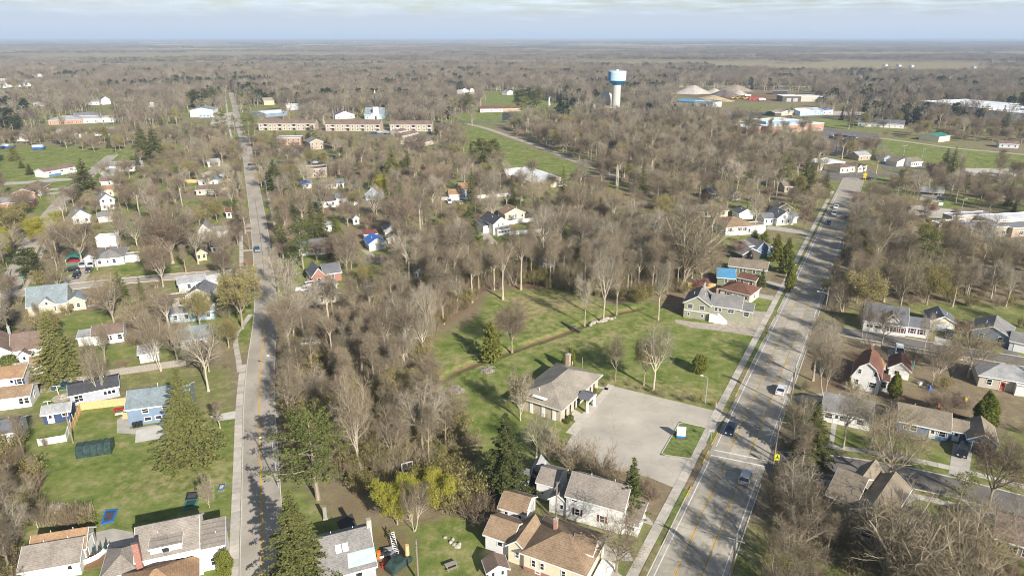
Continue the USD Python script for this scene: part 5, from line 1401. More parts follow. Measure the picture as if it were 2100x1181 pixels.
house('long brick school with pale hip roof and white wing', ('F', (100, 257), (171, 254)), 22, 4.0, 'hip', 'brick_orange', R_('pale_grey'), 'F8w1.3', rise=3.0, extra=[(100.02, 2, 26, 12, 4.0, 'x', 1.6, {'wall': S('white'), 'win': 'F4'}), (18, 18, 22, 6, 5.5, 'x', 2.4, {'rmat': R_('slate')})], name='school', cat='school', keep=0.95)
house('large white warehouse with dark logo panel at the left edge', ('F', (-40, 183), (64, 177)), 55, 9.0, 'flat', S('white'), 'membrane_white', 'F:60,66@3w4h3', name='warehouse', cat='warehouse', keep=1.0, extra=[(-30, -14, 60, 13.9, 6.0, 'flat', 0), (8, 12, 40, 20, 12, 'flat', 0)])
house('white barn with dark roof edge in the left upper wood', ('F', (209, 215), (228, 214)), 14, 5.5, 'y', S('white'), R_('slate'), 'gF:7w6h3.4', rise=3.2, name='barn', cat='barn', keep=1.0)
for i, (x, y, w, c, r, l) in enumerate(((46, 222, 18, 'white', 'pale_grey', 'small white house among the left upper trees'), (102, 213, 30, 'pale_grey', 'pale_grey', 'pale grey house with wide roof above the school'), (80, 219, 24, 'white', 'grey', 'low white house beside the grey one above the school'),
      (193, 216, 22, 'white', 'grey', 'long pale house beside the white barn'), (313, 220, 22, 'white', 'red_brown', 'white and red house by the highway trees'), (120, 282, 24, 'white', 'pale_grey', 'white gabled house below the school'), (156, 284, 22, 'white', 'slate', 'white house with dark roof below the school'),
      (191, 279, 32, 'white', 'grey', 'white house with twin gables by the bare trees'), (46, 290, 24, 'white', 'slate', 'white house beside the dark evergreens'), (228, 277, 14, 'light_blue', 'grey', 'pale house beyond the twin-gabled one'), (80, 158, 16, 'white', 'grey', 'white house beside the warehouse'), (97, 160, 14, 'white', 'pale_grey', 'second white house beside the warehouse'), (115, 157, 14, 'white', 'slate', 'dark-roofed house beside the warehouse'),
      (385, 205, 16, 'beige', 'taupe', 'tan house beside dark pines above the pole barn'), (410, 192, 18, 'white', 'pale_grey', 'white house above the dark pines'), (420, 208, 12, 'white', 'grey', 'small white house between the dark pines'))):
    house(l, ('F', (x - w / 2, y), (x + w / 2, y - 0.7)), 9, 3.4, 'x' if i % 2 else 'y', S(c), R_(r), 'F2', rise=2.2, keep=0.6)
house('long white ranch with brick ends and brown roof on the upper lawn', ('F', (985, 231), (1031, 230)), 12, 3.4, 'x', S('white'), R_('red_brown'), 'F5', rise=2.4, extra=[(100.2, 3, 20, 10, 3.2, 'x', 2.0, {'wall': 'brick_tan'})], keep=1.0)
house('white house with grey walls behind the dish antennas', ('F', (952, 194), (974, 192)), 14, 4.5, 'flat', S('white'), 'membrane_white', 'F3', keep=1.0)
house('white garage with cars beside the freeway wood', ('F', (1040, 195), (1052, 194)), 10, 3.6, 'y', S('white'), R_('grey'), 'F', keep=0.9)
for i, (x0, x1, y, l) in enumerate(((903, 915, 152, 'blue-topped white trailer in the far brick-red yard'), (930, 951, 152.5, 'long white trailer in the far brick-red yard'), (953, 963, 152.5, 'short white trailer in the far brick-red yard'))):
    house(l, ('F', (x0, y), (x1, y)), 6, 4.2, 'flat', S('white'), 'metal_blue' if i == 0 else 'membrane_white', name='trailer', cat='trailer', group='trailers in the far yard', keep=0.6)
# ---- right
def _tank(T, W, D):
    for i in range(4):
        MB().box(2 + i * 7, -0.3, 0, 4.5 + i * 7, -0.02, 3.2).build('loading_door', 'trim_white', T)
house('vast white-roofed factory with grey metal walls behind the tree row', ('F', (1940, 233), (2032, 243)), 60, 8.5, 'flat', S('slate_blue'), 'membrane_white', 'F4@4w2', name='factory', cat='factory', keep=0.9, extra=[(-45, 16, 60, 70, 8.0, 'flat', 0, {'over': 0.3}), (100.02, -10, 60, 60, 8.2, 'flat', 0, {'wall': S('white')}), (60, 20, 10, 5, 10, 'flat', 0, {'wall': 'metal_grey'}), (30, 15, 5, 5, 9.6, 'flat', 0, {'wall': 'metal_grey'}), (85, 5, 6, 4, 10, 'flat', 0, {'wall': 'metal_grey'})], after=_tank)
house('long white hall with grey roof beside the highway lawn', ('R', (1762, 243), (1803, 245), 6.2, 36), 13, 3.6, 'x', S('white'), R_('slate'), 'F8w0.8h0.8 dR:6w2', name='hall', cat='hall', keep=1.0)
house('white-roofed store with blue end beside the highway', ('F', (1640, 238), (1690, 236)), 24, 4.2, 'x', S('light_blue'), 'membrane_white', 'F2', rise=2.0, name='store', cat='store', extra=[(100.02, 4, 14, 14, 4.0, 'hip', 2.0, {'rmat': 'metal_blue', 'wall': S('white'), 'win': 'F2w2'})], keep=1.0)
house('tan drive-through building with open canopy beside the highway', ('F', (1602, 238), (1632, 236)), 14, 3.4, 'y', S('beige'), R_('tan'), 'F2', rise=2.0, extra=[(-9, 0, 8.98, 12, 3.2, 'x', 1.4, {'wall': S('dark_wood')})], name='bank', cat='bank', keep=1.0)
house('brick school with stepped flat white roof behind bare woods', ('F', (1575, 276), (1688, 268)), 34, 6.0, 'flat', 'brick_orange', 'membrane_white', 'F8w2', name='school', cat='school', extra=[(8, 12, 34, 18, 8.4, 'flat', 0, {'wall': S('teal')}), (-16, 8, 15.9, 20, 5.0, 'flat', 0)], keep=0.75)
house('black and tan workshop beside the contractor yard', ('F', (1604, 209), (1642, 209)), 20, 6.4, 'flat', S('dark_wood'), 'membrane_white', 'gF:8,16w5h4', doorm='metal_grey', name='workshop', cat='workshop', extra=[(100.02, 0, 26, 20, 6.0, 'flat', 0, {'wall': S('beige')})], keep=1.0)
house('long low building with blue metal roof by the gravel piles', ('F', (1386, 213), (1432, 217)), 26, 3.8, 'x', S('pale_grey'), 'metal_teal', 'F4', rise=1.6, extra=[(100.02, -8, 24, 18, 5.0, 'flat', 0, {'wall': S('white'), 'win': 'gF:12w8h3.5', 'doorm': 'open'})], name='workshop', cat='workshop', keep=0.9)
house('open dark-roofed shelter behind the contractor yard', ('F', (1583, 194), (1613, 195)), 14, 5, 'shed', S('dark_wood'), R_('slate'), rise=1.2, name='shelter', cat='shelter', keep=0.9)
house('cream barn with green metal roof on the edge of the sports field', ('F', (1924, 292), (1947, 289)), 15, 4.0, 'x', S('cream'), 'metal_green', 'gF:7w3', rise=1.6, name='barn', cat='barn', keep=1.0)
def _bank(T, W, D):
    for i in range(3):
        MB().box(W + 1.5 + i * 2.6, -1.8, 0, W + 1.9 + i * 2.6, -1.4, 3.0).build('porch_post', 'trim_white', T)
house('tan office with flat white roof and gabled entrance by the road junction', ('F', (1722, 356), (1752, 353)), 12, 3.2, 'hip', S('cream'), R_('umber'), 'F3w1.3', rise=1.6, name='office', cat='office', extra=[(-3, 12.05, 20, 14, 3.6, 'flat', 0, {'rmat': 'membrane_white'}), (100.02, -0.5, 9, 9, 3.2, 'hip', 1.5, {'win': 'F2w1.8'}), (100.4, -2, 3.4, 1.48, 3.0, 'y', 1.2, {'win': 'F@2w1.8'})], keep=1.0, after=_bank)
house('small brown house with grey roof beyond the road junction', ('F', (1760, 330), (1784, 328)), 9, 3.0, 'x', S('tan'), R_('pale_grey'), 'F2', rise=2.0, keep=0.9)
house('tiny pale blue cottage beside the brown-roofed white one', ('F', (1812, 333), (1826, 333)), 7, 2.8, 'y', S('light_blue'), R_('grey'), 'F', rise=1.4, keep=0.9)
house('cream garage pair beside the corner field', ('F', (1838, 342), (1862, 340)), 8, 2.9, 'y', S('cream'), R_('taupe'), 'gF:2,5w2.2', rise=1.6, name='garage', cat='garage', keep=0.9)
house('white cottage with tan roof and columned porch by the sports field', ('F', (1867, 343), (1890, 341)), 9, 3.0, 'x', S('white'), R_('taupe'), 'F5w0.9h1.4', rise=1.9, keep=1.0)
house('long low grey house beyond the sports field', ('F', (2048, 303), (2088, 305)), 9, 3.0, 'x', S('pale_grey'), R_('umber'), 'F3', rise=1.6, keep=0.9)
def _school(T, W, D):
    MB().box(8, -0.06, 0.1, 11.5, -0.01, 2.4).build('mural', 'metal_green', T)
house('sprawling school with white flat roofs at the right edge', ('F', (1988, 489), (2064, 484)), 10, 3.6, 'flat', 'brick_buff', R_('pale_grey'), 'F5w1.6', name='school', cat='school', after=_school, extra=[(-5, 10.6, 17, 5, 3.2, 'flat', 0, {'rmat': 'membrane_white'}), (6, 16.2, 20, 5, 4.4, 'flat', 0, {'rmat': 'metal_grey'}), (100.02, -2, 26, 9, 3.4, 'flat', 0, {'win': 'F3w1.8', 'wall': 'brick_tan', 'rmat': R_('pale_grey')}), (100.02, 7.6, 26, 9, 4.2, 'flat', 0, {'rmat': 'membrane_white'})], keep=0.85)
house('white house with slate roof and front gable dormer on the upper side street', ('F', (1768, 677), (1856, 690)), 8.6, 3.1, 'x', S('white'), R_('slate'), 'F:1.6,3.6@1.6w1.5h0.8 F:6,7.6,9.4@1.5w0.7s', rise=3.4, extra=[(100.02, 0.8, 5.2, 6.5, 2.7, 'x', 1.6, {'win': 'F:1.4,3.6w0.8s'}), (0.5, -0.02, 2.8, 4.5, 4.3, 'y', 1.4, {'win': 'F@5w0.6h0.8'})], keep=0.95)
house('white garage with blue-black roof at the end of its concrete drive', ('F', (1904, 676), (1955, 682)), 7.5, 2.7, 'y', S('cream'), R_('slate'), 'gF:3.2w4.0', rise=1.6, name='garage', cat='garage', keep=0.95)
house('slate-roofed ranch with white garage end on the upper side street', ('F', (1990, 695), (2068, 712)), 9, 2.7, 'y', S('slate_blue'), R_('grey'), 'F2', rise=2.0, extra=[(100.02, -2, 5, 7, 2.6, 'x', 1.4, {'win': 'gF:2.6w3', 'wall': S('pale_grey')})], keep=0.75)
house('white gambrel-roofed house with red-brown shingles beside the column cedar', ('F', (1742, 795), (1800, 808)), 8.5, 3.2, 'gam', S('white'), R_('red_brown'), 'F:1.4,4.6@4.6w0.6h1.0 F:1.2@1.9w0.6h1.2 F:4.4@1.9w1.3h1.2 R2@1.6', rise=3.8, extra=[(100.02, 2, 1.6, 4, 2.6, 'shed', -0.3, {'win': 'F@1.6w1.0'}), (1.5, 8.52, 4.5, 3.5, 2.8, 'y', 2.0, {'rmat': R_('orange_brown')})], chim=[(0.5, 0.95, 6, 8.2)], keep=1.0)
house('white garage with red-brown roof beside the gambrel house', ('F', (1821, 772), (1862, 780)), 6.2, 2.5, 'y', S('white'), R_('red_brown'), 'F:1.6w1.0h0.9', rise=1.6, name='garage', cat='garage', keep=0.95)
house('cream ranch with grey hip roof at the right edge', ('F', (2004, 792), (2120, 812)), 8.5, 2.8, 'hip', S('beige'), R_('pale_grey'), 'F:2.0@1.6 dF:4.6 F:9.5,12w1.2', rise=2.0, doorm='door_red', keep=0.9, extra=[(6.8, -1.4, 2.2, 1.38, 2.4, 'flat', 0, {'wall': S('white')})])
house('long white ranch with grey roof behind bare street trees', ('F', (1683, 862), (1782, 884)), 8, 2.7, 'x', S('white'), R_('grey'), 'F:1.3,4.0,7.2@1.5w1.3h1.0 dF:2.8', rise=1.9, keep=0.75)
house('blue ranch with tan roof and white windows beside its open garage', ('F', (1838, 884), (1942, 907)), 7.5, 2.6, 'x', S('blue'), R_('taupe'), 'F:1.6,2.8@1.6w1.0 F:7.6,9.0@1.6w1.3h1.0 dF:6.1', rise=2.0, extra=[(100.02, 1.0, 3.0, 5.2, 2.4, 'x', 1.2, {'win': 'dF:1.3'}), (103.04, -1.4, 4.6, 7.5, 2.6, 'y', 1.5, {'win': 'gF:2.3w3.0', 'doorm': 'open'})], keep=0.85)
house('large tan house with brown cross gables behind the fan of bare limbs', ('F', (1688, 1062), (1742, 1086)), 9.0, 4.9, 'x', S('taupe'), R_('taupe'), 'F:2.4@1.7w1.3h1.0 F:2.2@4.4w0.6 L2@3.6', rise=2.5, extra=[(100.02, -1.2, 5.2, 12, 4.9, 'y', 1.7, {'win': 'F@4.0w0.8h1.2 F@1.5w1.4'}), (105.24, 0, 4.2, 7, 2.8, 'shed', 0.9, {'win': 'F3w0.9h1.3'}), (1.5, 5.0, 3.6, 7.0, 4.8, 'y', 2.0)], keep=0.6)
house('brown-roofed house half hidden at the lower right corner', ('F', (2034, 1130), (2140, 1165)), 8, 2.8, 'x', S('tan'), R_('umber'), 'F4', rise=1.8, keep=0.3)
# ---- along the wide road
def _office(T, W, D):
    L = fmap('L', 0, 0, W, D); F = fmap('F', 0, 0, W, D)
    for u in (0.35, 3.2, 6.1, 8.7):
        fbox(MB(), L, u - 0.35, u + 0.35, 0, 0.16, 0, 3.0).build('pilaster', 'trim_white', T)
    for u in (2.2, 4.2, 6.2, 11.5, 13.5, 15.3):
        fbox(MB(), F, u - 0.25, u + 0.25, 0, 0.1, 0.1, 2.9).build('tall_window', 'glass', T)
    x = 8.0
    p = MB().prism([(x - 1.9, 3.0), (x, 3.7), (x + 1.9, 3.0), (x + 1.9, 3.15), (x, 3.85), (x - 1.9, 3.15)][::-1], -3.4, -0.55, 'y').build('porch_roof', R_('slate'), T)
    for u in (x - 1.6, x + 1.6):
        MB().box(u - 0.22, -3.2, 0, u + 0.22, -2.76, 3.0).build('porch_post', 'trim_white', T)
    MB().box(x - 1.9, -3.35, 2.6, x + 1.9, -3.15, 2.99).build('porch_beam', 'trim_white', T)
    door(T, F, x, 0.1, 1.6, 2.3, 'trim_dark')
    MB().box(-0.4, D * 0.33, 4.15, 0.6, D * 0.67, 4.2).build('gablet', 'trim_white', T)
house('brick office building with taupe hip roof, white pilasters and pillared porch', ('F', (1149, 865), (1226, 795)), 10.2, 3.1, 'hip', 'brick_buff', R_('tan'), rise=2.5, over=0.75, name='office', cat='office building', chim=[(0.95, 0.72, 4, 6.8, 'brick_tan', 0.9)], after=_office, vents=((0.12, 0.62, 4.4, 5.2), (0.9, 0.56, 5, 5.9)), keep=1.0)
def _green(T, W, D):
    MB().box(7.2, -0.8, 0, 9.4, -0.02, 2.3).build('landing', 'trim_white', T)
    st = MB()
    for i in range(9):
        st.box(9.4 + i * 0.3, -0.8, 0, 9.7 + i * 0.3, -0.1, 2.1 - i * 0.22)
    st.build('stair', 'trim_white', T)
    MB().prism([(9.4, 2.4), (12.1, 0.4), (12.1, 1.1), (9.4, 3.2)][::-1], -0.86, -0.81, 'y').build('railing', 'trim_white', T)
    MB().box(-0.03, -0.05, 2.2, 7.0, -0.01, 2.45).build('band', 'trim_white', T)
house('sage green house with grey roofs and white outside stair on the wide road', ('F', (1401, 650), (1441, 656), 7.0), 9, 4.6, 'y', S('sage'), R_('grey'), 'F:1.7,4.9@3.6w1.3h1.1 F:1.4,5.2@1.2w0.6h0.8', rise=2.2, extra=[(7.02, 1.5, 8.2, 7.5, 4.2, 'x', 2.3, {'win': 'F:1.6,2.6@3.4w0.7 F:5.6@3.4w1.5'}), (15.24, 1.8, 3.0, 5, 3.7, 'shed', 0.6, {'win': 'F@2.9w1.3'})], chim=[(1.15, 0.6, 5.5, 7.8, 'brick_orange'), (0.6, 0.85, 6, 8.2, 'concrete')], after=_green, keep=1.0)
house('cream house with red-brown hip roof beside the sage green house', ('F', (1476, 610), (1536, 624)), 8, 2.9, 'hip', S('cream'), R_('red_brown'), 'F:2.5,7.8@1.7w1.0h0.9s F:5@1.8w0.6h0.6 R', rise=2.0, keep=1.0)
house('shed with bright blue tarped roof beside the wooden fence', ('F', (1470, 583), (1506, 586)), 6, 2.4, 'shed', S('green'), 'metal_teal', 'F', rise=1.0, name='shed', cat='shed', keep=0.95)
house('low red-roofed garage between the tarped shed and the drive', ('F', (1512, 582), (1548, 590)), 5, 2.3, 'x', S('tan'), R_('red_brown'), 'F2', rise=1.0, name='garage', cat='garage', keep=0.9)
house('olive green ranch with taupe roof and row of white windows', ('F', (1493, 560), (1570, 570)), 7.6, 2.7, 'x', S('green'), R_('taupe'), 'F:2.2,4.0,5.2,8.2@1.6w0.7 F:11@1.6w1.2', rise=1.7, keep=0.95)
house('navy and white gabled house with grey roof beside the cedar hedge', ('F', (1551, 530), (1573, 527)), 7, 3.6, 'y', S('blue'), R_('grey'), 'F@1.9w0.8h1.1', rise=2.2, extra=[(-7.5, -1.5, 7.48, 6, 2.7, 'y', 1.8, {'wall': S('dark_wood'), 'win': 'F:3.5@1.5w0.6'}), (100.02, 1, 3, 5, 3.2, 'shed', 0.5), (-2.2, 2, 2.18, 5, 4.2, 'shed', 0.8)], keep=0.95)
house('white cottage with black cross gables by the wide road', ('F', (1592, 463), (1626, 461)), 9, 3.2, 'y', S('white'), R_('slate'), 'F:2.6,5.4@1.6w0.6', rise=2.6, extra=[(-4.8, 2, 4.78, 5, 2.8, 'x', 1.6, {'win': 'F2w0.8'}), (100.02, 2, 3, 5, 2.8, 'x', 1.5)], keep=1.0)
house('white house with wide brown hip roof behind the giant bare tree', ('F', (1487, 484), (1548, 480)), 13, 3.4, 'hip', S('white'), R_('brown'), 'F:2,6.2,8.6@2.4w0.8s F:10.5', rise=2.8, extra=[(100.1, 0, 4.5, 6, 3.2, 'flat', 0, {'wall': S('white')})], keep=0.9)
house('beige ranch with taupe roof behind the brown hip roof', ('F', (1420, 447), (1492, 444)), 9, 2.8, 'x', S('cream'), R_('taupe'), 'F4', rise=1.9, keep=0.8)
house('white garage with black front gable beside the brown hip roof', ('F', (1515, 450), (1544, 449)), 7, 2.6, 'y', S('white'), R_('slate'), 'gF:3w3', rise=1.8, name='garage', cat='garage', keep=0.9)
house('tan house with grey roof under reddish trees by the wide road', ('F', (1594, 440), (1622, 439)), 8, 3.0, 'y', S('tan'), R_('taupe'), 'F2', rise=1.8, keep=0.4)
house('dark house with grey porch in the shade of big bare trees', ('F', (1455, 410), (1480, 409)), 9, 3.0, 'x', S('dark_wood'), R_('slate'), 'F3', rise=2, keep=0.5)
house('small white house beside the shaded dark house', ('F', (1502, 412), (1518, 411)), 7, 3.2, 'y', S('white'), R_('grey'), 'F2', rise=1.8, keep=0.5)
house('white house glimpsed through the tangled wood', ('F', (1318, 468), (1352, 464)), 7, 3.0, 'x', S('white'), R_('pale_grey'), 'F3', rise=1.6, keep=0.5)
house('brown house with taupe roof beside the dark roadside pines', ('F', (1608, 395), (1640, 394)), 8, 3, 'x', S('tan'), R_('taupe'), 'F3', rise=1.9, keep=0.5)
# ---- bottom centre
house('white brick-footed house with grey-brown roof and maroon shutters', ('F', (1160, 1062), (1246, 1087), 9.6), 6.8, 4.6, 'x', S('white'), R_('warm_grey'), 'F:2.0,6.2@1.9w0.75h1.2s F:1.4@4.1w0.9h0.5 R:3.4@4.4s', rise=2.3, over=0.3, extra=[(-3.1, 0.4, 3.08, 3.4, 2.7, 'y', 1.2, {'win': 'F:2.2@1.7w0.5h0.8'}), (-6.5, 3.0, 3.6, 5.4, 3.2, 'x', 1.3), (100.02, 0.4, 2.4, 5.4, 2.6, 'shedf', -0.6, {'win': 'F@1.7w1.2 R3@1.6w1.0'})], keep=0.95)
house('small white garage with brown roof beside the white shuttered house', ('F', (1025, 1063), (1076, 1078)), 4.6, 2.5, 'x', S('white'), R_('brown'), 'F:1.2,3.6@1.4w0.5h0.8', rise=1.4, name='garage', cat='garage', keep=0.95)
def _hip(T, W, D):
    p = MB().prism([(W - 3.4, 3.3), (W - 1.7, 4.9), (W, 3.3)][::-1], -0.2, 0.35, 'y')
    MB().box(W + 0.4, 2.5, 0, W + 2.6, 6.6, 0.9).build('porch', 'trim_white', T)
    for i in range(5):
        MB().box(W + 2.6 + i * 0.28, 3.6, 0, W + 2.88 + i * 0.28, 5.4, 0.8 - i * 0.16).build('step', 'concrete', T)
    MB().box(-0.03, -0.04, 0, W + 0.03, -0.005, 0.75).build('foundation', 'brick_red', T)
    gv = np.array([(W + 0.05, 3.0, 3.35), (W + 0.05, 6.2, 3.35), (W + 0.05, 4.6, 4.7)])
    block(T, W - 3.2, 3.2, 3.2, 2.8, 0.6, 'x', 1.3, 'trim_white', R_('brown'), 0.25, z0=3.6)
house('cream house with broad brown hip roof and brick chimney on the lower road', ('F', (1074, 1168), (1197, 1213)), 8.6, 3.3, 'hip', S('cream'), R_('brown'), 'F:1.6,3.0,6.4@1.9w0.55h1.1 F:2.3@0.5w0.7h0.35', rise=2.2, over=0.5, extra=[(-2.9, 0.6, 2.88, 6.2, 3.2, 'y', 1.2, {'win': 'F:1.5@1.8w0.55h1.0'}), (-7.3, 1.4, 4.38, 5.0, 3.0, 'x', 1.4, {'wall': S('white'), 'win': 'F:2.6@1.9w0.8h0.7'})], chim=[(0.3, 0.6, 4.5, 6.6, 'brick_orange')], after=_hip, keep=1.0)
house('toy-like playhouse with brown roof beside the cream house', ('F', (1002, 1190), (1040, 1182)), 2.4, 1.7, 'y', S('pale_grey'), R_('umber'), 'F2w0.4h0.7', rise=0.8, name='playhouse', cat='playhouse', keep=1.0)
def _dark(T, W, D):
    on = lambda y: 3.3 + y * 3.2 / 4.6 + 0.24
    for u in (2.9, 3.9):
        MB().quad((u - 0.4, 2.2, on(2.2)), (u + 0.4, 2.2, on(2.2)), (u + 0.4, 3.2, on(3.2)), (u - 0.4, 3.2, on(3.2))).build('skylight', 'trim_white', T)
    MB().quad((3.8, 0.2, on(.2)), (W + 0.2, 0.2, on(.2)), (W + 0.2, 1.9, on(1.9)), (4.0, 1.9, on(1.9))).build('roof_tarp', 'tarp_pale', T)
    MB().box(W - 0.2, D * 0.5 - 0.35, 0, W + 0.5, D * 0.5 + 0.35, 7.8).build('chimney', 'concrete', T)
house('dark-roofed grey house with pale tarp patch beside the cluttered yard', ('F', (664, 1224), (772, 1194), 7.6), 9.2, 3.3, 'x', S('grey'), R_('grey'), 'F:5.2@2.4w0.9h0.8 F:1.4@2.2', rise=3.2, over=0.35, after=_dark, keep=0.95)
house('pale blue shed with flat grey roof beneath the leaning spruce', ('F', (1051, 1008), (1080, 1012)), 3.2, 2.1, 'shed', S('light_blue'), R_('grey'), 'dF:1.4w0.7', rise=0.3, name='shed', cat='shed', keep=0.9)
house('narrow white shed beside the parked cars behind the shuttered house', ('F', (1096, 978), (1108, 980)), 2.4, 2.4, 'y', S('white'), R_('pale_grey'), '', rise=0.7, name='shed', cat='shed', keep=0.9)
for px, py in ((310, 102), (37, 120), (1410, 150), (1818, 136), (1846, 137), (1872, 138), (2000, 141), (1695, 159), (1765, 161), (1950, 161)):
    house('pale farmstead building far off beyond the woods', ('F', (px - 2.5, py), (px + 2.5, py - .1)), 10, 3.6, 'x', S('pale_grey'), R_('grey'), rise=3, name='farm_building', cat='building', group='far farm buildings beyond the woods', keep=0.8)
# ---------------------------------------------------------------- vehicles
def wheel(T, x, y, r, w, s):
    m = MB()
    a = np.arange(14) * 2 * np.pi / 14
    for y0, y1 in ((y - w / 2, y + w / 2),):
        v = np.vstack([np.column_stack([x + r * np.cos(a), np.full(14, q), r + r * np.sin(a)]) for q in (y0, y1)])
        i = np.arange(14); j = (i + 1) % 14
        m.add(v, np.column_stack([i, j, j + 14, i + 14]))
        m.add(np.vstack([v[:14], [(x, y0, r)]]), np.column_stack([j, i, np.full(14, 14)])).add(np.vstack([v[14:], [(x, y1, r)]]), np.column_stack([i, j, np.full(14, 14)]))
    p = m.build('wheel', 'rubber', T)
    yo = y + s * (w / 2 + 0.006)
    MB().add(np.vstack([np.column_stack([x + 0.62 * r * np.cos(a), np.full(14, yo), r + 0.62 * r * np.sin(a)]), [(x, yo + s * 0.02, r)]]), np.column_stack([np.arange(14), (np.arange(14) + 1) % 14, np.full(14, 14)])).build('rim', 'galvanised', p)


CARS = dict(  # side outline of the body, side outline of the cabin, width, wheel radius, axle positions
    sedan=([(-2.35, .45), (-2.38, .8), (-2.2, .98), (-1.5, 1.02), (1.0, 1.0), (2.1, .86), (2.36, .66), (2.36, .36), (-2.3, .3)], [(-1.75, 1.0), (-1.05, 1.43), (0.25, 1.45), (1.15, .98)], 1.82, .33, (-1.42, 1.45)),
    suv=([(-2.25, .5), (-2.3, 1.0), (-2.15, 1.12), (1.1, 1.12), (2.1, 1.0), (2.3, .75), (2.3, .42), (-2.2, .36)], [(-2.18, 1.1), (-1.9, 1.68), (0.3, 1.72), (1.2, 1.1)], 1.9, .37, (-1.38, 1.42)),
    van=([(-2.5, .5), (-2.55, 1.1), (-2.45, 1.2), (1.5, 1.2), (2.3, 1.0), (2.5, .75), (2.5, .4), (-2.45, .36)], [(-2.48, 1.18), (-2.35, 1.9), (0.7, 1.95), (1.75, 1.18)], 1.98, .36, (-1.5, 1.6)),
    pickup=([(-2.8, .55), (-2.85, 1.1), (-0.75, 1.12), (1.2, 1.12), (2.4, 1.05), (2.65, .85), (2.68, .45), (-2.75, .42)], [(-0.8, 1.1), (-0.62, 1.75), (0.75, 1.78), (1.5, 1.1)], 1.98, .4, (-1.75, 1.75)))


def car(kind_, col, px, py, toward, label, group=None, name=None):
    """A vehicle at the photo's point, its nose turned to a second point."""
    a = at(px, py); b = at(*toward) if len(toward) == 2 else a + np.array(toward[1:])
    rz = math.atan2(b[1] - a[1], b[0] - a[0])
    body, cab, w, r, ax = CARS[kind_]
    T = thing(name or {'sedan': 'parked_car', 'suv': 'parked_car', 'van': 'parked_van', 'pickup': 'pickup_truck'}[kind_], label, {'sedan': 'car', 'suv': 'car', 'van': 'van', 'pickup': 'pickup truck'}[kind_], (a[0], a[1], 0.034), rz, group)
    bo = np.array(body); ca = np.array(cab)
    m = MB()
    inner = bo * [1, 1]; mid = bo.mean(0)
    outer = mid + (bo - mid) * [0.985, 0.9]
    # body: full outline over the middle, slightly drawn in towards the flanks
    n = len(bo); ys_ = [-w / 2, -w / 2 + 0.12, w / 2 - 0.12, w / 2]; rings = [outer, inner, inner, outer]
    v = np.vstack([np.column_stack([g[:, 0], np.full(n, y), g[:, 1]]) for g, y in zip(rings, ys_)])
    i = np.arange(n); j = (i + 1) % n
    for k in range(3):
        m.add(v, np.column_stack([i + k * n, j + k * n, j + (k + 1) * n, i + (k + 1) * n]))
    m.prism(outer[::-1], -w / 2, -w / 2 + 0.001, 'y').prism(outer[::-1], w / 2 - 0.001, w / 2, 'y')
    if kind_ == 'pickup':
        m = MB()
        m.box(-0.75, -w / 2, .42, 2.6, w / 2, 1.05).box(-2.85, -w / 2, .5, -0.752, -w / 2 + .1, 1.12).box(-2.85, w / 2 - .1, .5, -0.752, w / 2, 1.12).box(-2.85, -w / 2 + .101, .5, -2.76, w / 2 - .101, 1.1).box(-2.755, -w / 2 + .101, .5, -0.755, w / 2 - .101, .72)
        m.prism([(1.3, 1.051), (2.55, 1.051), (2.5, 1.1), (1.3, 1.14)], -w / 2 + .03, w / 2 - .03, 'y')
    m.build('body', 'car_' + col, T, smooth=20)
    h = w / 2
    g = MB(); t = 0.2
    lo = [(x, s * (h - 0.06), z - 0.01) for s in (-1, 1) for x, z in (ca[0], ca[3])]
    hi = [(x, s * (h - t), z) for s in (-1, 1) for x, z in (ca[1], ca[2])]
    P = np.array(lo + hi)
    g.add(P, [(0, 1, 5, 4), (3, 2, 6, 7), (2, 0, 4, 6), (1, 3, 7, 5), (4, 5, 7, 6)])
    g.build('windows', 'car_glass', T)
    rf = MB().box(ca[1][0] - 0.02, -h + t - 0.02, ca[1][1] - 0.02, ca[2][0] + 0.02, h - t + 0.02, max(ca[1][1], ca[2][1]) + 0.03)
    rf.build('roof', 'car_' + col, T)
    pl = MB()
    for s in (-1, 1):
        for q0, q1 in ((0, 1), (3, 2)):
            pl.tube([(ca[q0][0], s * (h - 0.06), ca[q0][1]), (ca[q1][0], s * (h - t), ca[q1][1])], 0.05, 4)
        mx = (ca[1][0] + ca[2][0]) / 2
        pl.tube([(mx, s * (h - 0.05), ca[0][1]), (mx - .05, s * (h - t + .01), ca[1][1])], 0.05, 4)
    pl.build('pillars', 'car_' + col, T)
    for s in (-1, 1):
        for x in ax:
            wheel(T, x, s * (h - 0.1), r, 0.22, s)
        xf = bo[:, 0].max(); xb = bo[:, 0].min()
        MB().box(xf - 0.12, s * (h - 0.42) - 0.17, .64, xf + 0.012, s * (h - 0.42) + 0.17, .8).build('headlight', 'headlamp', T)
        MB().box(xb - 0.012, s * (h - 0.3) - 0.14, .8, xb + 0.08, s * (h - 0.3) + 0.14, .98).build('tail_light', 'sign_red', T)
    return T


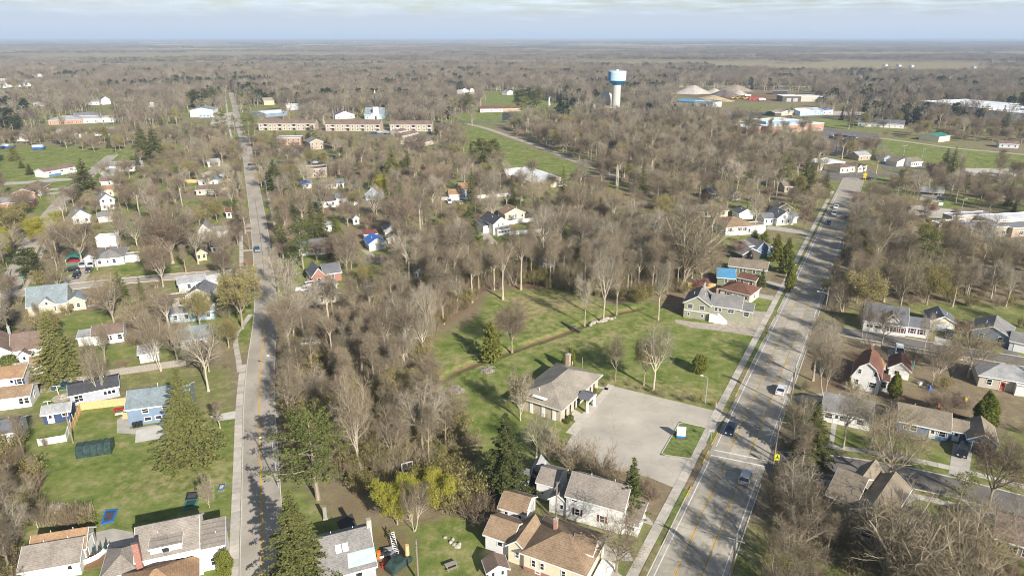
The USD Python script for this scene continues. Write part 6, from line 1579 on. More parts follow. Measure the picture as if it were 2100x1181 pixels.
AW, TO = ('v', 0.483, 0.876), ('v', -0.483, -0.876)
for a in (('suv', 'silver', 1529, 984, AW, 'silver estate car driving away past the crosswalk', 'moving_car'), ('sedan', 'dark_blue', 1498, 884, TO, 'dark blue car passing the parking lot entrance', 'moving_car'), ('sedan', 'white', 1601, 804, AW, 'white car driving away on the wide road', 'moving_car'), ('sedan', 'white', 1714, 427, TO, 'white car furthest along the wide road', 'moving_car'),
          ('suv', 'white', 1710, 441, TO, 'white car behind the dark one on the wide road', 'moving_car'), ('suv', 'dark_blue', 1699, 460, TO, 'dark car leading the queue on the wide road', 'moving_car'), ('sedan', 'maroon', 1737, 447, AW, 'dark red car alone in its lane on the wide road', 'moving_car'), ('suv', 'blue_grey', 528, 515, ('v', 0.36, -0.93), 'teal-grey car alone on the left road', 'moving_car'), ('pickup', 'black', 1779, 369, (1760, 369), 'black pickup waiting at the road junction', None)):
    car(*a[:6], name=a[6])
for a in (('sedan', 'teal', 133, 797, (160, 794), 'dark teal sedan on the gravel drive by the fire ring'), ('suv', 'red', 1498, 656, (1520, 658), 'dark red car below the white outside stair'), ('van', 'white', 638, 707, (660, 705), 'white van alone at the edge of the brown wood'), ('pickup', 'white', 676, 670, (692, 668), 'white pickup with open bed on the brown yard'), ('suv', 'white', 686, 678, (700, 676), 'white car beside the white pickup'), ('pickup', 'white', 626, 597, (640, 596), 'white pickup beside the cream cottage'),
          ('sedan', 'black', 148, 556, (136, 558), 'black car on the grass before the green carport'), ('suv', 'black', 158, 569, (152, 577), 'black car at the end of the crowded gravel drive'), ('pickup', 'white', 187, 547, (184, 556), 'white pickup beside the house wall on the crowded drive'), ('pickup', 'silver', 170, 547, (167, 555), 'silver pickup with orange load on the crowded drive'), ('sedan', 'dark_grey', 183, 557, (180, 563), 'grey car behind the white pickup on the crowded drive'),
          ('van', 'white', 1843, 726, (1844, 736), 'white van on the gravel behind the gambrel garage'), ('suv', 'black', 1973, 930, (1966, 950), 'black car in front of the open blue garage'), ('pickup', 'dark_grey', 1945, 690, (1944, 700), 'grey pickup before the white garage door'), ('suv', 'silver', 1121, 972, (1128, 980), 'silver car squeezed beside the narrow white shed'), ('suv', 'black', 1102, 993, (1110, 998), 'black car beside the shuttered house'), ('pickup', 'white', 1131, 984, (1138, 990), 'white pickup beside the shuttered house'),
          ('van', 'white', 922, 416, (924, 421), 'white van before the orange-roofed garage'), ('sedan', 'white', 945, 419, (948, 424), 'white car before the pale blue house'), ('sedan', 'dark_grey', 1889, 448, (1880, 446), 'dark car on the school drive'), ('sedan', 'white', 1858, 451, (1850, 449), 'white car on the school drive'), ('suv', 'black', 1959, 443, (1970, 445), 'black car beside the school entrance'), ('suv', 'dark_grey', 1931, 411, (1940, 412), 'grey car on the gravel lot below the box trailer'), ('sedan', 'black', 1909, 361, (1920, 361), 'black car on the cross street'),
          ('sedan', 'dark_grey', 764, 274, (770, 274), 'first dark car before the middle apartment row'), ('sedan', 'dark_blue', 771, 275, (777, 275), 'second dark car before the middle apartment row'), ('suv', 'white', 779, 273, (785, 273), 'white car before the middle apartment row'), ('suv', 'black', 882, 274, (888, 274), 'black car before the shorter apartment row'), ('sedan', 'white', 613, 309, (620, 309), 'white car in the small lot by the brick flats'), ('sedan', 'silver', 618, 314, (625, 314), 'silver car in the small lot by the brick flats'), ('sedan', 'white', 645, 335, (655, 335), 'white car at the mouth of the dark court'),
          ('sedan', 'black', 1716, 287, (1722, 288), 'black car in the lot behind the brick school'), ('van', 'white', 1768, 290, (1776, 291), 'white van in the lot behind the brick school'), ('sedan', 'white', 1775, 293, (1782, 294), 'white car in the lot behind the brick school'), ('sedan', 'red', 1755, 296, (1762, 297), 'pale red car in the lot behind the brick school'), ('suv', 'dark_blue', 1652, 243, (1660, 243), 'dark blue car on the highway'), ('pickup', 'red', 1620, 241, (1628, 241), 'red pickup on the highway')):
    car(*a)
for k in range(18):
    car(('sedan', 'suv')[k % 2], ('white', 'silver', 'dark_grey', 'dark_blue', 'red', 'black')[(k * 5) % 6], 1706 + (k % 9) * 9.5, 279 + 5.5 * (k // 9) + (k % 9) * 1.1, ('v', .3, -1), 'car parked in the rows of the lot behind the brick school', 'cars in the lot behind the brick school')
for i, (px, py, c, l) in enumerate(((1540, 206, 'red_paint', 'red truck in the contractor yard'), (1551, 205, 'red_paint', 'second red truck in the contractor yard'), (1562, 207, 'vinyl_white', 'white truck beside the red trucks'), (1533, 199, 'vinyl_white', 'white tipper truck behind the red trucks'))):
    a = at(px, py); T = thing('truck', l, 'truck', (a[0], a[1], 0), 0.2)
    MB().box(-4, -1.25, 1.0, 2, 1.25, 3.2).build('cargo_box', c, T); MB().box(2.1, -1.2, .7, 4.2, 1.2, 2.9).build('cab', c, T)
    MB().box(4.2, -1.1, 1.8, 4.22, 1.1, 2.7).build('windscreen', 'car_glass', T)
    for x in (-3, -1.8, 3.2):
        for s in (-1, 1):
            wheel(T, x, s * 1.1, .5, .3, s)
for i, (px, py, l) in enumerate(((1503, 203, 'yellow loader first in the row of machines'), (1512, 203.5, 'yellow loader second in the row of machines'), (1521, 203, 'yellow loader third in the row of machines'), (1530, 204, 'yellow loader last in the row of machines'))):
    a = at(px, py); T = thing('wheel_loader', l, 'loader', (a[0], a[1], 0), 0.3 + i)
    MB().box(-2.8, -1.1, .9, 1.2, 1.1, 2.2).build('body', 'machine_yellow', T); MB().box(-1.0, -.8, 2.2, .6, .8, 3.6).build('cab', 'car_glass', T); MB().box(-1.1, -.9, 3.6, .7, .9, 3.75).build('cab_roof', 'machine_yellow', T)
    MB().prism([(2.6, .2), (3.8, .2), (3.2, .5), (3.0, 1.5), (2.6, 1.5)], -1.3, 1.3, 'y').build('bucket', 'machine_yellow', T); MB().tube([(0.8, .7, 1.8), (2.7, .7, .9)], .15, 5).tube([(0.8, -.7, 1.8), (2.7, -.7, .9)], .15, 5).build('arm', 'machine_yellow', T)
    for x in (-1.9, 1.1):
        for s in (-1, 1):
            wheel(T, x, s * 1.1, .8, .5, s)
a = at(1906, 399); T = thing('box_trailer', 'grey box trailer parked on the gravel lot', 'trailer', (a[0], a[1], 0), -0.45)
MB().box(-6, -1.25, 1.1, 6, 1.25, 4.0).build('cargo_box', 'galvanised', T); MB().box(6.0, -1.2, 1.15, 6.05, 1.2, 3.95).build('rear_door', 'trim_white', T)
for x in (3.6, 4.8):
    for s in (-1, 1):
        wheel(T, x, s * 1.05, .5, .3, s)
for px, py, l, L in ((17, 305, 'long white and blue boat on the upper lawn', 11), (82, 307, 'shorter white boat under a bare trunk', 9)):
    a = at(px, py); T = thing('boat', l, 'boat', (a[0], a[1], 0), 0.05)
    pr = np.array([(-L / 2, 0.5), (-L / 2, 1.7), (L / 2 - 2, 1.9), (L / 2, 2.1), (L / 2 - 1.6, 0.6)])
    MB().prism(pr[::-1], -1.25, 1.25, 'y').build('hull', 'blue_plastic', T); MB().box(-L / 2 + .3, -1.2, 1.75, L / 2 - 2.5, 1.2, 3.0).build('cabin', 'vinyl_white', T); MB().box(-L / 2, -1.35, 3.0, L / 2 - 2.2, 1.35, 3.2).build('canopy', 'vinyl_white', T)
    for x in (-.5, .7):
        for s in (-1, 1):
            wheel(T, x, s * .9, .35, .2, s)

# ---------------------------------------------------------------- poles, lamps, signs, wires
def height_to(x, y, ty):
    lo, hi = 0.1, 80
    for _ in range(40):
        m = (lo + hi) / 2
        if pix(x, y, m)[1] > ty:
            lo = m
        else:
            hi = m
    return lo


TOPS = {}


def pole(key, bx, by, ty, label, arm=0.0, transformer=False, name='utility_pole'):
    x, y = at(bx, by); h = min(max(height_to(x, y, ty), 4), 13.5)
    T = thing(name, label, 'utility pole', (x, y, 0), arm)
    MB().tube([(0, 0, -.3), (0, 0, h)], [.17, .12], 8, True).build('pole', 'wood_pole', T)
    if transformer is not None:
        MB().box(-.06, -1.2, h - .75, .06, 1.2, h - .62).build('crossarm', 'wood_grey', T)
        for u in (-1.1, -.45, .45, 1.1):
            MB().lathe([(.05, h - .62), (.07, h - .55), (.04, h - .45), (0, h - .44)], 6, (0, u)).build('insulator', 'trim_dark', T)
    if transformer:
        MB().lathe([(0, h - 2.5), (.3, h - 2.5), (.3, h - 1.5), (.22, h - 1.4), (0, h - 1.4)], 10, (.45, .1)).build('transformer', 'galvanised', T)
    HARD.append(Point(x, y).buffer(1.0))
    TOPS[key] = (x, y, h - .45, arm)


RA = math.atan2(.876, .483)
for a in (('r3', 1499, 1186, 1099, 'utility pole with transformer nearest the lower edge of the wide road', RA, True), ('r2', 1588, 935, 857, 'utility pole beside the yellow crossing sign', RA), ('r1', 1619, 837, 753, 'utility pole with transformer by the gravel drive', RA, True), ('r4', 1692, 638, 588, 'utility pole beside the upper side street', RA, True), ('r5', 1723, 537, 494, 'utility pole beside the tangled roadside tree', RA), ('r6', 1757, 440, 408, 'utility pole beside the amber sign', RA),
          ('b1', 858, 1192, 1108, 'pale pole on the lower lawn', 0.1), ('b2', 1140, 1070, 988, 'pale utility pole before the shuttered house', -.4), ('l1', 150, 908, 845, 'bare wooden pole beside the white vinyl fence', .3, None), ('l2', 549, 407, 370, 'wooden pole on the right verge of the left road', -.35), ('l3', 512, 512, 478, 'short pole between pavement and left road', -.35, None), ('l4', 20, 568, 538, 'pale pole beside the far left street', .4, None),
          ('l5', 25, 588, 555, 'dark pole at the street corner', .4, None), ('m1', 736, 526, 487, 'thin pole beside the gravel lane of the blue-roofed cottage', .2), ('m2', 715, 377, 341, 'pole above the white ranch with slate roof', .2, True), ('m3', 754, 386, 344, 'pole beside the pale blue cottage', .2), ('w1', 1193, 766, 733, 'grey wooden post beside the office cedars', .2, None), ('d1', 1004, 465, 442, 'pole beside the white farmhouse', .2),
          ('h1', 830, 249, 228, 'pole beside the highway below the church', 1.5), ('h2', 876, 249, 236, 'second pole beside the highway below the church', 1.5), ('h3', 612, 250, 236, 'pole beside the blue workshop', 1.5), ('h4', 482, 277, 256, 'pole at the highway crossing', 1.5), ('h5', 1620, 226, 213, 'pole beside the black and tan workshop', 1.5), ('h6', 1811, 260, 246, 'pole beside the long white hall', 1.5), ('f1', 2001, 345, 325, 'pole below the sports field', .4), ('f2', 1755, 362, 340, 'pole beside the office at the junction', .4)):
    pole(*a)


def lamp(bx, by, ty, label, turn, armL=1.8, two=False):
    x, y = at(bx, by); h = min(max(height_to(x, y, ty), 4.5), 10)
    T = thing('street_lamp', label, 'street lamp', (x, y, 0), turn)
    MB().tube([(0, 0, -.2), (0, 0, h)], [.1, .065], 8, True).build('pole', 'galvanised', T)
    for s in ((1, -1) if two else (1,)):
        MB().tube([(0, 0, h - .15), (s * armL * .5, 0, h + .12), (s * armL, 0, h + .15)], .045, 6).build('arm', 'galvanised', T)
        MB().box(min(s * armL, s * (armL + .6)), -.15, h + .08, max(s * armL, s * (armL + .6)), .15, h + .22).build('lamp_head', 'vinyl_white', T)


for a in ((572, 784, 733, 'street lamp with curved arm over the left road bend', 2.8), (571, 998, 902, 'street lamp arching over the left road beside the huge pine', 2.9), (527, 340, 305, 'street lamp at the corner of the court street', 2.9), (1446, 827, 774, 'lamp post at the corner of the parking lot', 2.6, 1.0), (1970, 440, 409, 'tall lamp on the school drive', .4, 1.4), (1890, 327, 307, 'lamp beside the sports field', .4, 1.2), (1853, 319, 299, 'lamp with twin heads beside the sports field', .4, 1.2, True), (1541, 442, 425, 'street lamp among bare trees behind the brown hip roof', 2.9), (1560, 331, 316, 'street lamp in the upper woods', 2.9), (1692, 640, 602, 'street lamp reaching over the wide road', 2.6, 2.4)):
    lamp(*a)


def wire(a, b, label, offs_=(-1.1, -.45, .45, 1.1), sag=.9):
    A, B = TOPS[a], TOPS[b]
    T = thing('power_line', label, 'cable', (0, 0, 0))
    for o in offs_:
        u = np.array([-math.sin(A[3]), math.cos(A[3])]) * o; w = np.array([-math.sin(B[3]), math.cos(B[3])]) * o
        p = np.array([A[0] + u[0], A[1] + u[1], A[2]]); q = np.array([B[0] + w[0], B[1] + w[1], B[2]])
        t = np.linspace(0, 1, 9)[:, None]
        c = p * (1 - t) + q * t; c[:, 2] -= 4 * sag * (t * (1 - t))[:, 0]
        MB().tube(c, .016, 3).build('strand', 'trim_dark', T)


wire('r3', 'r2', 'overhead wires crossing above the crosswalk'); wire('r2', 'r1', 'overhead wires along the gravel drive stretch'); wire('r1', 'r4', 'overhead wires passing the gambrel house'); wire('r4', 'r5', 'overhead wires along the upper wide road'); wire('r5', 'r6', 'furthest overhead wires along the wide road')
wire('b1', 'b2', 'single wire over the cream house roof', (0.45,), 1.2); wire('b2', 'r3', 'single wire over the lower wide road', (0.45,), 1.2)


def sign(bx, by, h, label, panels, post='galvanised', turn=0.0, posts=(0,), name='road_sign'):
    x, y = at(bx, by)
    T = thing(name, label, 'sign', (x, y, 0), turn)
    for p in posts:
        MB().tube([(p, 0, -.2), (p, 0, h)], .045, 6, True).build('post', post, T)
    for mat, shape, z, s in panels:
        if shape == 'diamond':
            pl = [(0, z - s), (s, z), (0, z + s), (-s, z)]
        elif shape == 'pent':
            pl = [(-s, z - s), (s, z - s), (s, z + .2 * s), (0, z + s), (-s, z + .2 * s)]
        elif shape == 'oct':
            pl = [(s * math.cos(math.pi / 8 + k * math.pi / 4), z + s * math.sin(math.pi / 8 + k * math.pi / 4)) for k in range(8)]
        else:
            pl = [(-s, z - s * shape), (s, z - s * shape), (s, z + s * shape), (-s, z + s * shape)]
        MB().prism(pl, -.075, -.05, 'y').build('panel', mat, T)
    return T


s_ = sign(1590, 960, 3.2, 'bright yellow-green pedestrian sign on two posts at the crosswalk', [('sign_yellow', 'pent', 2.75, .45), ('sign_yellow', .45, 2.0, .36)], 'sign_yellow', -.3, (-.4, .4))
MB().tube([(-.15, -.1, 2.3), (.1, -.1, 2.7), (0, -.1, 2.95)], .07, 4).tube([(.25, -.1, 2.3), (.08, -.1, 2.7)], .07, 4).build('walker_symbol', 'trim_dark', s_)
sign(1767, 432, 4.2, 'amber diamond signs stacked on posts beside the wide road', [('sign_amber', 'diamond', 3.4, .8), ('sign_amber', .5, 2.3, .5)], 'sign_amber', -.45, (-.5, .5))
sign(1772, 372, 4.6, 'amber diamond sign at the road junction', [('sign_amber', 'diamond', 3.7, 1.2), ('sign_amber', .5, 2.3, .8)], 'sign_amber', -.4, (-.5, .5))
sign(507, 548, 2.3, 'red stop sign at the left street corner', [('sign_red', 'oct', 2.0, .4)], turn=.3)
sign(568, 772, 2.0, 'small red sign on the verge beside the curved lamp', [('sign_red', 'oct', 1.7, .32)], turn=.3)
sign(49, 584, 2.9, 'green street name sign on the corner lot', [('sign_green', .22, 2.7, .7)], turn=.2)
sign(480, 556, 2.9, 'green street name sign at the left street corner', [('sign_green', .2, 2.7, .6)], turn=.2)
sign(1454, 903, 2.6, 'pair of thin sign posts on the verge by the crosswalk', [('galvanised', .5, 2.3, .35)], posts=(-.35, .35))
sign(569, 863, 1.6, 'white notice board beside the left road', [('vinyl_white', .8, 1.3, .42)])
sign(1468, 835, 1.2, 'short orange and white marker post by the lot', [('orange_plastic', 1.2, .9, .12)], 'vinyl_white', name='marker_post')
a = at(1396, 898); T = thing('business_sign', 'white sign with blue base on the lawn island', 'sign', (a[0], a[1], .12), -.12)
MB().box(-.85, -.25, 0, .85, .25, .5).build('base', 'tower_blue', T); MB().box(-.85, -.22, .505, .85, .22, 2.4).build('panel', 'vinyl_white', T)
x0, y0 = -.62, 1.55
for k, (w_, z_) in enumerate(((1.2, 1.62), (0.8, 1.36), (1.0, 1.2))):
    m_ = MB(); rg = np.random.default_rng(k); u = -w_ / 2
    while u < w_ / 2:
        l_ = rg.uniform(.05, .12); hgt = (.16 if k == 0 else .07) * rg.uniform(.6, 1)
        m_.box(u, -.235, z_, u + l_, -.221, z_ + hgt); u += l_ + .035
    m_.build('lettering', 'metal_blue', T)
MB().box(-1.1, -.7, -.01, 1.1, .6, .06).build('mulch_bed', 'soil', T)
for bx, by, l in ((101, 840, 'white T-shaped washing line post before the navy shed'), (120, 808, 'white washing line post beside the fire ring'), (915, 800, '')):
    if l:
        x, y = at(bx, by); T = thing('washing_line_post', l, 'post', (x, y, 0), .3)
        MB().tube([(0, 0, -.1), (0, 0, 2.1)], .07, 6, True).build('post', 'vinyl_white', T); MB().box(-.75, -.04, 2.0, .75, .04, 2.1).build('crossbar', 'vinyl_white', T)

# ---------------------------------------------------------------- fences
def fence(pts, h, label, mat, panel=2.4, cap=False, post=None, name='fence', gap=0.0):
    p = resample(pxl(*pts), panel)
    T = thing(name, label, 'fence', (p[0][0], p[0][1], 0))
    q = p - p[0]
    for i in range(len(q)):
        MB().box(q[i][0] - .06, q[i][1] - .06, -.1, q[i][0] + .06, q[i][1] + .06, h + .08).build('post', post or mat, T)
    for i in range(len(q) - 1):
        d = q[i + 1] - q[i]; L = np.hypot(*d); m = MB(); a_ = math.atan2(d[1], d[0]); n = max(6, int(L / .17)); c = (q[i] + q[i + 1]) / 2
        if cap:
            m.rbox((*c, h / 2 + .06), (L - .14, .05, h - .12), a_).rbox((*c, h - .06), (L - .13, .09, .1), a_).rbox((*c, .12), (L - .13, .09, .12), a_)
        else:
            r = np.random.default_rng(i)
            for k in range(n):
                u = q[i] + d * (0.03 + 0.94 * (k + .5) / n)
                m.rbox((*u, h / 2 + r.uniform(-.03, .03)), (L * .94 / n - .012, .025 + .01 * (k % 2), h), a_)
            m.rbox((*(c + np.array([-math.sin(a_), math.cos(a_)]) * .045), h * .75), (L - .1, .04, .09), a_).rbox((*(c + np.array([-math.sin(a_), math.cos(a_)]) * .045), h * .25), (L - .1, .04, .09), a_)
        m.build('panel', mat, T)
    HARD.append(LineString(p).buffer(.8))
    return T


fence([(166, 841), (259, 830)], 1.8, 'new yellow board fence between the long grey outbuilding and the lawn', 'wood_new')
fence([(166, 842), (150, 884)], 1.8, 'new yellow board fence running down beside the navy shed', 'wood_new')
fence([(80, 914), (136, 905)], 1.5, 'white vinyl fence before the small garden', 'vinyl_white', 2.4, True)
fence([(137, 904), (150, 862)], 1.5, 'white vinyl fence climbing to the navy shed', 'vinyl_white', 2.4, True)
fence([(127, 1170), (163, 1161)], 1.2, 'white vinyl fence section beside the grey-roofed garage', 'vinyl_white', 1.8, True)
fence([(171, 1162), (200, 1151), (226, 1128)], 1.2, 'white vinyl fence stepping up to the deck', 'vinyl_white', 1.2, True)
fence([(218, 773), (300, 761), (382, 749)], 1.7, 'weathered grey fence beneath the bare street trees', 'wood_grey')
fence([(120, 787), (186, 780)], 1.3, 'low weathered fence behind the teal sedan', 'wood_grey')
fence([(-20, 765), (64, 752)], 1.6, 'grey board fence above the orange-brown roof', 'wood_grey')
fence([(1044, 483), (1083, 479)], 1.7, 'white vinyl garden fence before the farmhouse lawn', 'vinyl_white', 2.4, True)
fence([(1088, 480), (1117, 475)], 1.7, 'white vinyl fence beyond the round gate', 'vinyl_white', 2.4, True)
fence([(1040, 461), (1095, 454)], 1.7, 'white vinyl fence behind the farmhouse lawn', 'vinyl_white', 2.4, True)
fence([(963, 409), (1052, 402)], 1.7, 'long white vinyl fence above the green strip', 'vinyl_white', 2.6, True)
fence([(692, 424), (735, 420)], 1.7, 'white garden wall fence beside the long white house', 'vinyl_white', 2.4, True)
fence([(380, 375), (408, 375)], 1.8, 'pale board fence before the gabled house', 'wood_new')
fence([(449, 374), (476, 373)], 1.8, 'pale board fence behind the gabled house', 'wood_new')
fence([(455, 391), (480, 390)], 1.8, 'pale board fence beside the red-brown roof', 'wood_new')
fence([(1838, 838), (1905, 852), (1988, 872)], 1.8, 'brown board fence behind the blue ranch', 'wood_brown')
fence([(1411, 590), (1467, 592)], 1.7, 'yellowish board fence beside the tarped shed', 'wood_new')
fence([(174, 622), (213, 618)], 1.5, 'pale board fence around the patio', 'wood_new', 2.0)
fence([(900, 410), (920, 411)], 1.6, 'short white fence beside the orange-roofed garage', 'vinyl_white', 2.0, True)

# ---------------------------------------------------------------- landmarks far off
a = at(1262, 226); T = thing('water_tower', 'tall blue and white water tower on a concrete column', 'water tower', (a[0], a[1], 0), scale=(1, 1, .857))
MB().lathe([(5.0, 0), (4.7, 1.5), (4.55, 30.5)], 28).build('column', 'tower_concrete', T)
MB().lathe([(4.55, 30.5), (5.0, 31.0), (9.2, 35.2), (9.5, 36.0)], 32).build('cone', 'tower_blue', T)
MB().lathe([(9.5, 36.0), (9.55, 36.2), (9.55, 46.6), (9.3, 46.9), (5, 47.2), (0, 47.4)], 40).build('tank', 'tower_white', T)
rl = MB()
for k in range(24):
    t = k * math.pi / 12; rl.tube([(9.2 * math.cos(t), 9.2 * math.sin(t), 46.9), (9.2 * math.cos(t), 9.2 * math.sin(t), 48.0)], .06, 4)
rl.lathe([(9.15, 47.9), (9.25, 47.9), (9.25, 48.02), (9.15, 48.02)], 40).build('railing', 'galvanised', T)
MB().lathe([(1.4, 47.2), (1.4, 48.8), (0, 49.0)], 12).build('hatch', 'trim_white', T); MB().tube([(3, -4, 47.2), (3, -4, 51)], .1, 5).build('antenna', 'galvanised', T)
for txt, z, hh in (('MARTIN PARK', 42.6, 1.5), ('RECREATION', 38.6, 1.3)):
    tm = meshkit.text_mesh(txt, hh, .05)
    v = np.array(tm.vertices); v[:, 0] -= (v[:, 0].max() + v[:, 0].min()) / 2
    an = -math.pi / 2 + .1 + v[:, 0] / 9.6
    MB().add(np.column_stack([(9.57 + v[:, 2]) * np.cos(an), (9.57 + v[:, 2]) * np.sin(an), v[:, 1] + z]), np.array(tm.faces)).build('lettering', 'tower_text', T)
th = np.linspace(math.radians(180), math.radians(218), 9)
MB().add([(9.58 * math.cos(t), 9.58 * math.sin(t), z) for z in (36.3, 46.4) for t in th], [(i, i + 1, i + 10, i + 9) for i in range(8)]).build('blue_flank', 'tower_blue', T)
a = at(1241, 222); T = thing('storage_dome', 'pale dome-roofed store beside the water tower', 'dome', (a[0] , a[1], 0))
MB().lathe([(9, 0), (9, 8), (8.2, 12), (6, 15.5), (3, 17.3), (0, 17.8)], 24).build('shell', 'tower_concrete', T)
MB().box(-14, -9, 0, -4, -6, 5).build('side_shed', 'metal_grey', T)
a = at(1246, 226); T = thing('pump_house', 'small orange-roofed pump house at the foot of the water tower', 'shed', (a[0], a[1], 0)); block(T, -4, -3, 8, 5, 3, 'x', 1.4, S('dark_wood'), R_('orange_brown'))
for px, py, r, h, m, l in ((1421, 192, 24, 15, 'pile_grey', 'tallest pale gravel pile in the contractor yard'), (1464, 192, 16, 9, 'pile_grey', 'smaller pale gravel pile beside the tallest'), (1486, 198, 20, 12, 'pile_dark', 'dark gravel pile in the contractor yard'), (1513, 194, 16, 8.5, 'pile_grey', 'grey gravel pile beside the dark one'), (1509, 187, 24, 12, 'pile_brown', 'broad brown earth pile behind the others'), (1462, 203, 18, 6, 'pile_tan', 'tan sand pile before the gravel piles'), (1490, 208, 9, 3, 'pile_tan', 'small tan sand pile at the front')):
    a = at(px, py); n = 40; th = np.arange(n) * 2 * np.pi / n; T = thing('gravel_pile', l, 'gravel pile', (a[0], a[1], 0), group=None)
    rows = []
    for k, f in enumerate(np.linspace(1, 0, 9)):
        rr = r * f * (1 + .16 * np.sin(2 * th + px) + .1 * np.sin(5 * th + py) * f)
        rows.append(np.column_stack([rr * np.cos(th), rr * np.sin(th), np.full(n, h * .8 * np.clip(1.03 - math.sqrt(f * f + .02), 0, 1)) * (1 + .05 * np.sin(3 * th))]))
    v = np.vstack(rows); i, j = np.meshgrid(np.arange(8), np.arange(n), indexing='ij')
    usdkit.mesh(stage, str(T.GetPath()) + '/heap', (v, np.stack([i * n + j, i * n + (j + 1) % n, (i + 1) * n + (j + 1) % n, (i + 1) * n + j], -1).reshape(-1, 4)), M(m), smooth=40)
    HARD.append(Point(*a).buffer(r))
for px, l in ((953, 'white dish antenna nearer the woods'), (968, 'white dish antenna nearer the dark pine')):
    a = at(px, 197); T = thing('dish_antenna', l, 'antenna', (a[0], a[1], 0))
    MB().tube([(0, 0, 0), (0, 0, 6)], .4, 8).build('mast', 'trim_white', T)
    th = np.arange(20) * 2 * np.pi / 20
    v = np.vstack([np.column_stack([r * np.cos(th), np.full(20, -.2 - .04 * r * r), 7 + r * np.sin(th)]) for r in (2.6, 1.4, .05)])
    i, j = np.meshgrid(np.arange(2), np.arange(20), indexing='ij')
    MB().add(v, np.stack([i * 20 + j, i * 20 + (j + 1) % 20, (i + 1) * 20 + (j + 1) % 20, (i + 1) * 20 + j], -1).reshape(-1, 4)).build('dish', 'trim_white', T)
a = at(1126, 219); T = thing('monument', 'slim white obelisk on a red brick base on the upper lawn', 'monument', (a[0], a[1], 0))
MB().box(-2, -2, 0, 2, 2, 1.6).build('base', 'brick_red', T); MB().lathe([(1.3, 1.6), (.7, 9), (0, 11)], 4).build('shaft', 'trim_white', T)
a = at(1919, 447); T = thing('flagpole', 'flagpole with small red and white flag on the school lawn', 'flagpole', (a[0], a[1], 0))
MB().tube([(0, 0, 0), (0, 0, 7)], .06, 6).build('pole', 'galvanised', T); MB().box(.07, -.01, 5.6, 1.9, .01, 6.8).build('flag', 'vinyl_white', T)

# ---------------------------------------------------------------- garden and yard things
def simple(name, label, cat, px, py, rz=0.0, z=0.0):
    a = at(px, py)
    return thing(name, label, cat, (a[0], a[1], z), rz)


p0, p1 = at(157, 941), at(229, 930); d = p1 - p0; L = float(np.hypot(*d)); rz = math.atan2(d[1], d[0])
T = thing('tarp_shelter', 'long black tarp-covered shelter on the lawn', 'shelter', (p0[0], p0[1], 0), rz)
nn = 26; yy_ = np.array([0, .05, .15, .9, 1.9, 2.9, 3.0, 3.1]); z_ = np.array([0, .9, 1.5, 2.1, 2.3, 1.9, .9, 0])
xx_ = np.linspace(0, L, nn)
g_ = np.array([[(x, y, max(0, z - .09 * abs(math.sin(x * math.pi / (L / 5))) * (0 if z == 0 else 1) + .03 * math.sin(7 * x + 5 * y))) for y, z in zip(yy_, z_)] for x in xx_])
i, j = np.meshgrid(np.arange(nn - 1), np.arange(7), indexing='ij')
m_ = MB().add(g_.reshape(-1, 3), np.stack([i * 8 + j, (i + 1) * 8 + j, (i + 1) * 8 + j + 1, i * 8 + j + 1], -1).reshape(-1, 4))
m_.add(g_[0], [(0, k, k + 1) for k in range(1, 7)]).add(g_[-1], [(0, k + 1, k) for k in range(1, 7)])
m_.build('tarp', 'tarp_green', T)
for k in range(6):
    MB().tube([(k * L / 5, 0.02, 0)] + [(k * L / 5, y, z + .03) for y, z in zip(yy_[1:-1], z_[1:-1])], .04, 5).build('hoop', 'plastic_black', T)


def framed_mat(px, label, edge, mid, rim=.45, h=.9, name='trampoline', cat='trampoline'):
    q = pxl(*px); c = q.mean(0)
    T = thing(name, label, cat, (c[0], c[1], 0)); q = q - c
    inn = q * .74
    m = MB()
    for k in range(4):
        a, b = q[k], q[(k + 1) % 4]; a2, b2 = inn[k], inn[(k + 1) % 4]
        m.quad((*a, h), (*b, h), (*b2, h + .02), (*a2, h + .02)).quad((*a, h - .12), (*b, h - .12), (*b, h), (*a, h))
    m.build('pad', edge, T)
    flat(inn, h - .02).build('mat', mid, T)
    for k in range(4):
        MB().tube([(*(q[k] * .95), 0), (*(q[k] * .95), h - .05)], .04, 5).build('leg', 'galvanised', T)


framed_mat([(207, 1078), (233, 1071), (243, 1046), (216, 1048)], 'rectangular blue-edged trampoline on the lower lawn', 'tarp_blue', 'trampoline_mat', h=.3)
framed_mat([(373, 1048), (400, 1041), (408, 1024), (382, 1026)], 'flat green sheet over a garden bed on the lower lawn', 'metal_green', 'tarp_green', h=.2, name='bed_cover', cat='cover')
framed_mat([(380, 1026), (406, 1022), (408, 1009), (384, 1011)], 'dark sheet over a garden bed beside the green one', 'plastic_black', 'trampoline_mat', h=.2, name='bed_cover', cat='cover')
framed_mat([(447, 1008), (458, 1006), (463, 995), (452, 996)], 'small blue tub of rust-coloured soil near the fan-shaped tree', 'tarp_blue', 'pile_tan', h=.35, name='planter', cat='planter')
T = simple('fire_ring', 'round stone fire ring on the grass', 'fire ring', 129, 815)
MB().disc((0, 0, .03), 2.2, 20).build('gravel_pad', 'gravel', T)
for k in range(10):
    t = k * .628; MB().rbox((.75 * math.cos(t), .75 * math.sin(t), .15), (.42, .25, .28), t + 1.57).build('stone', 'stone', T)
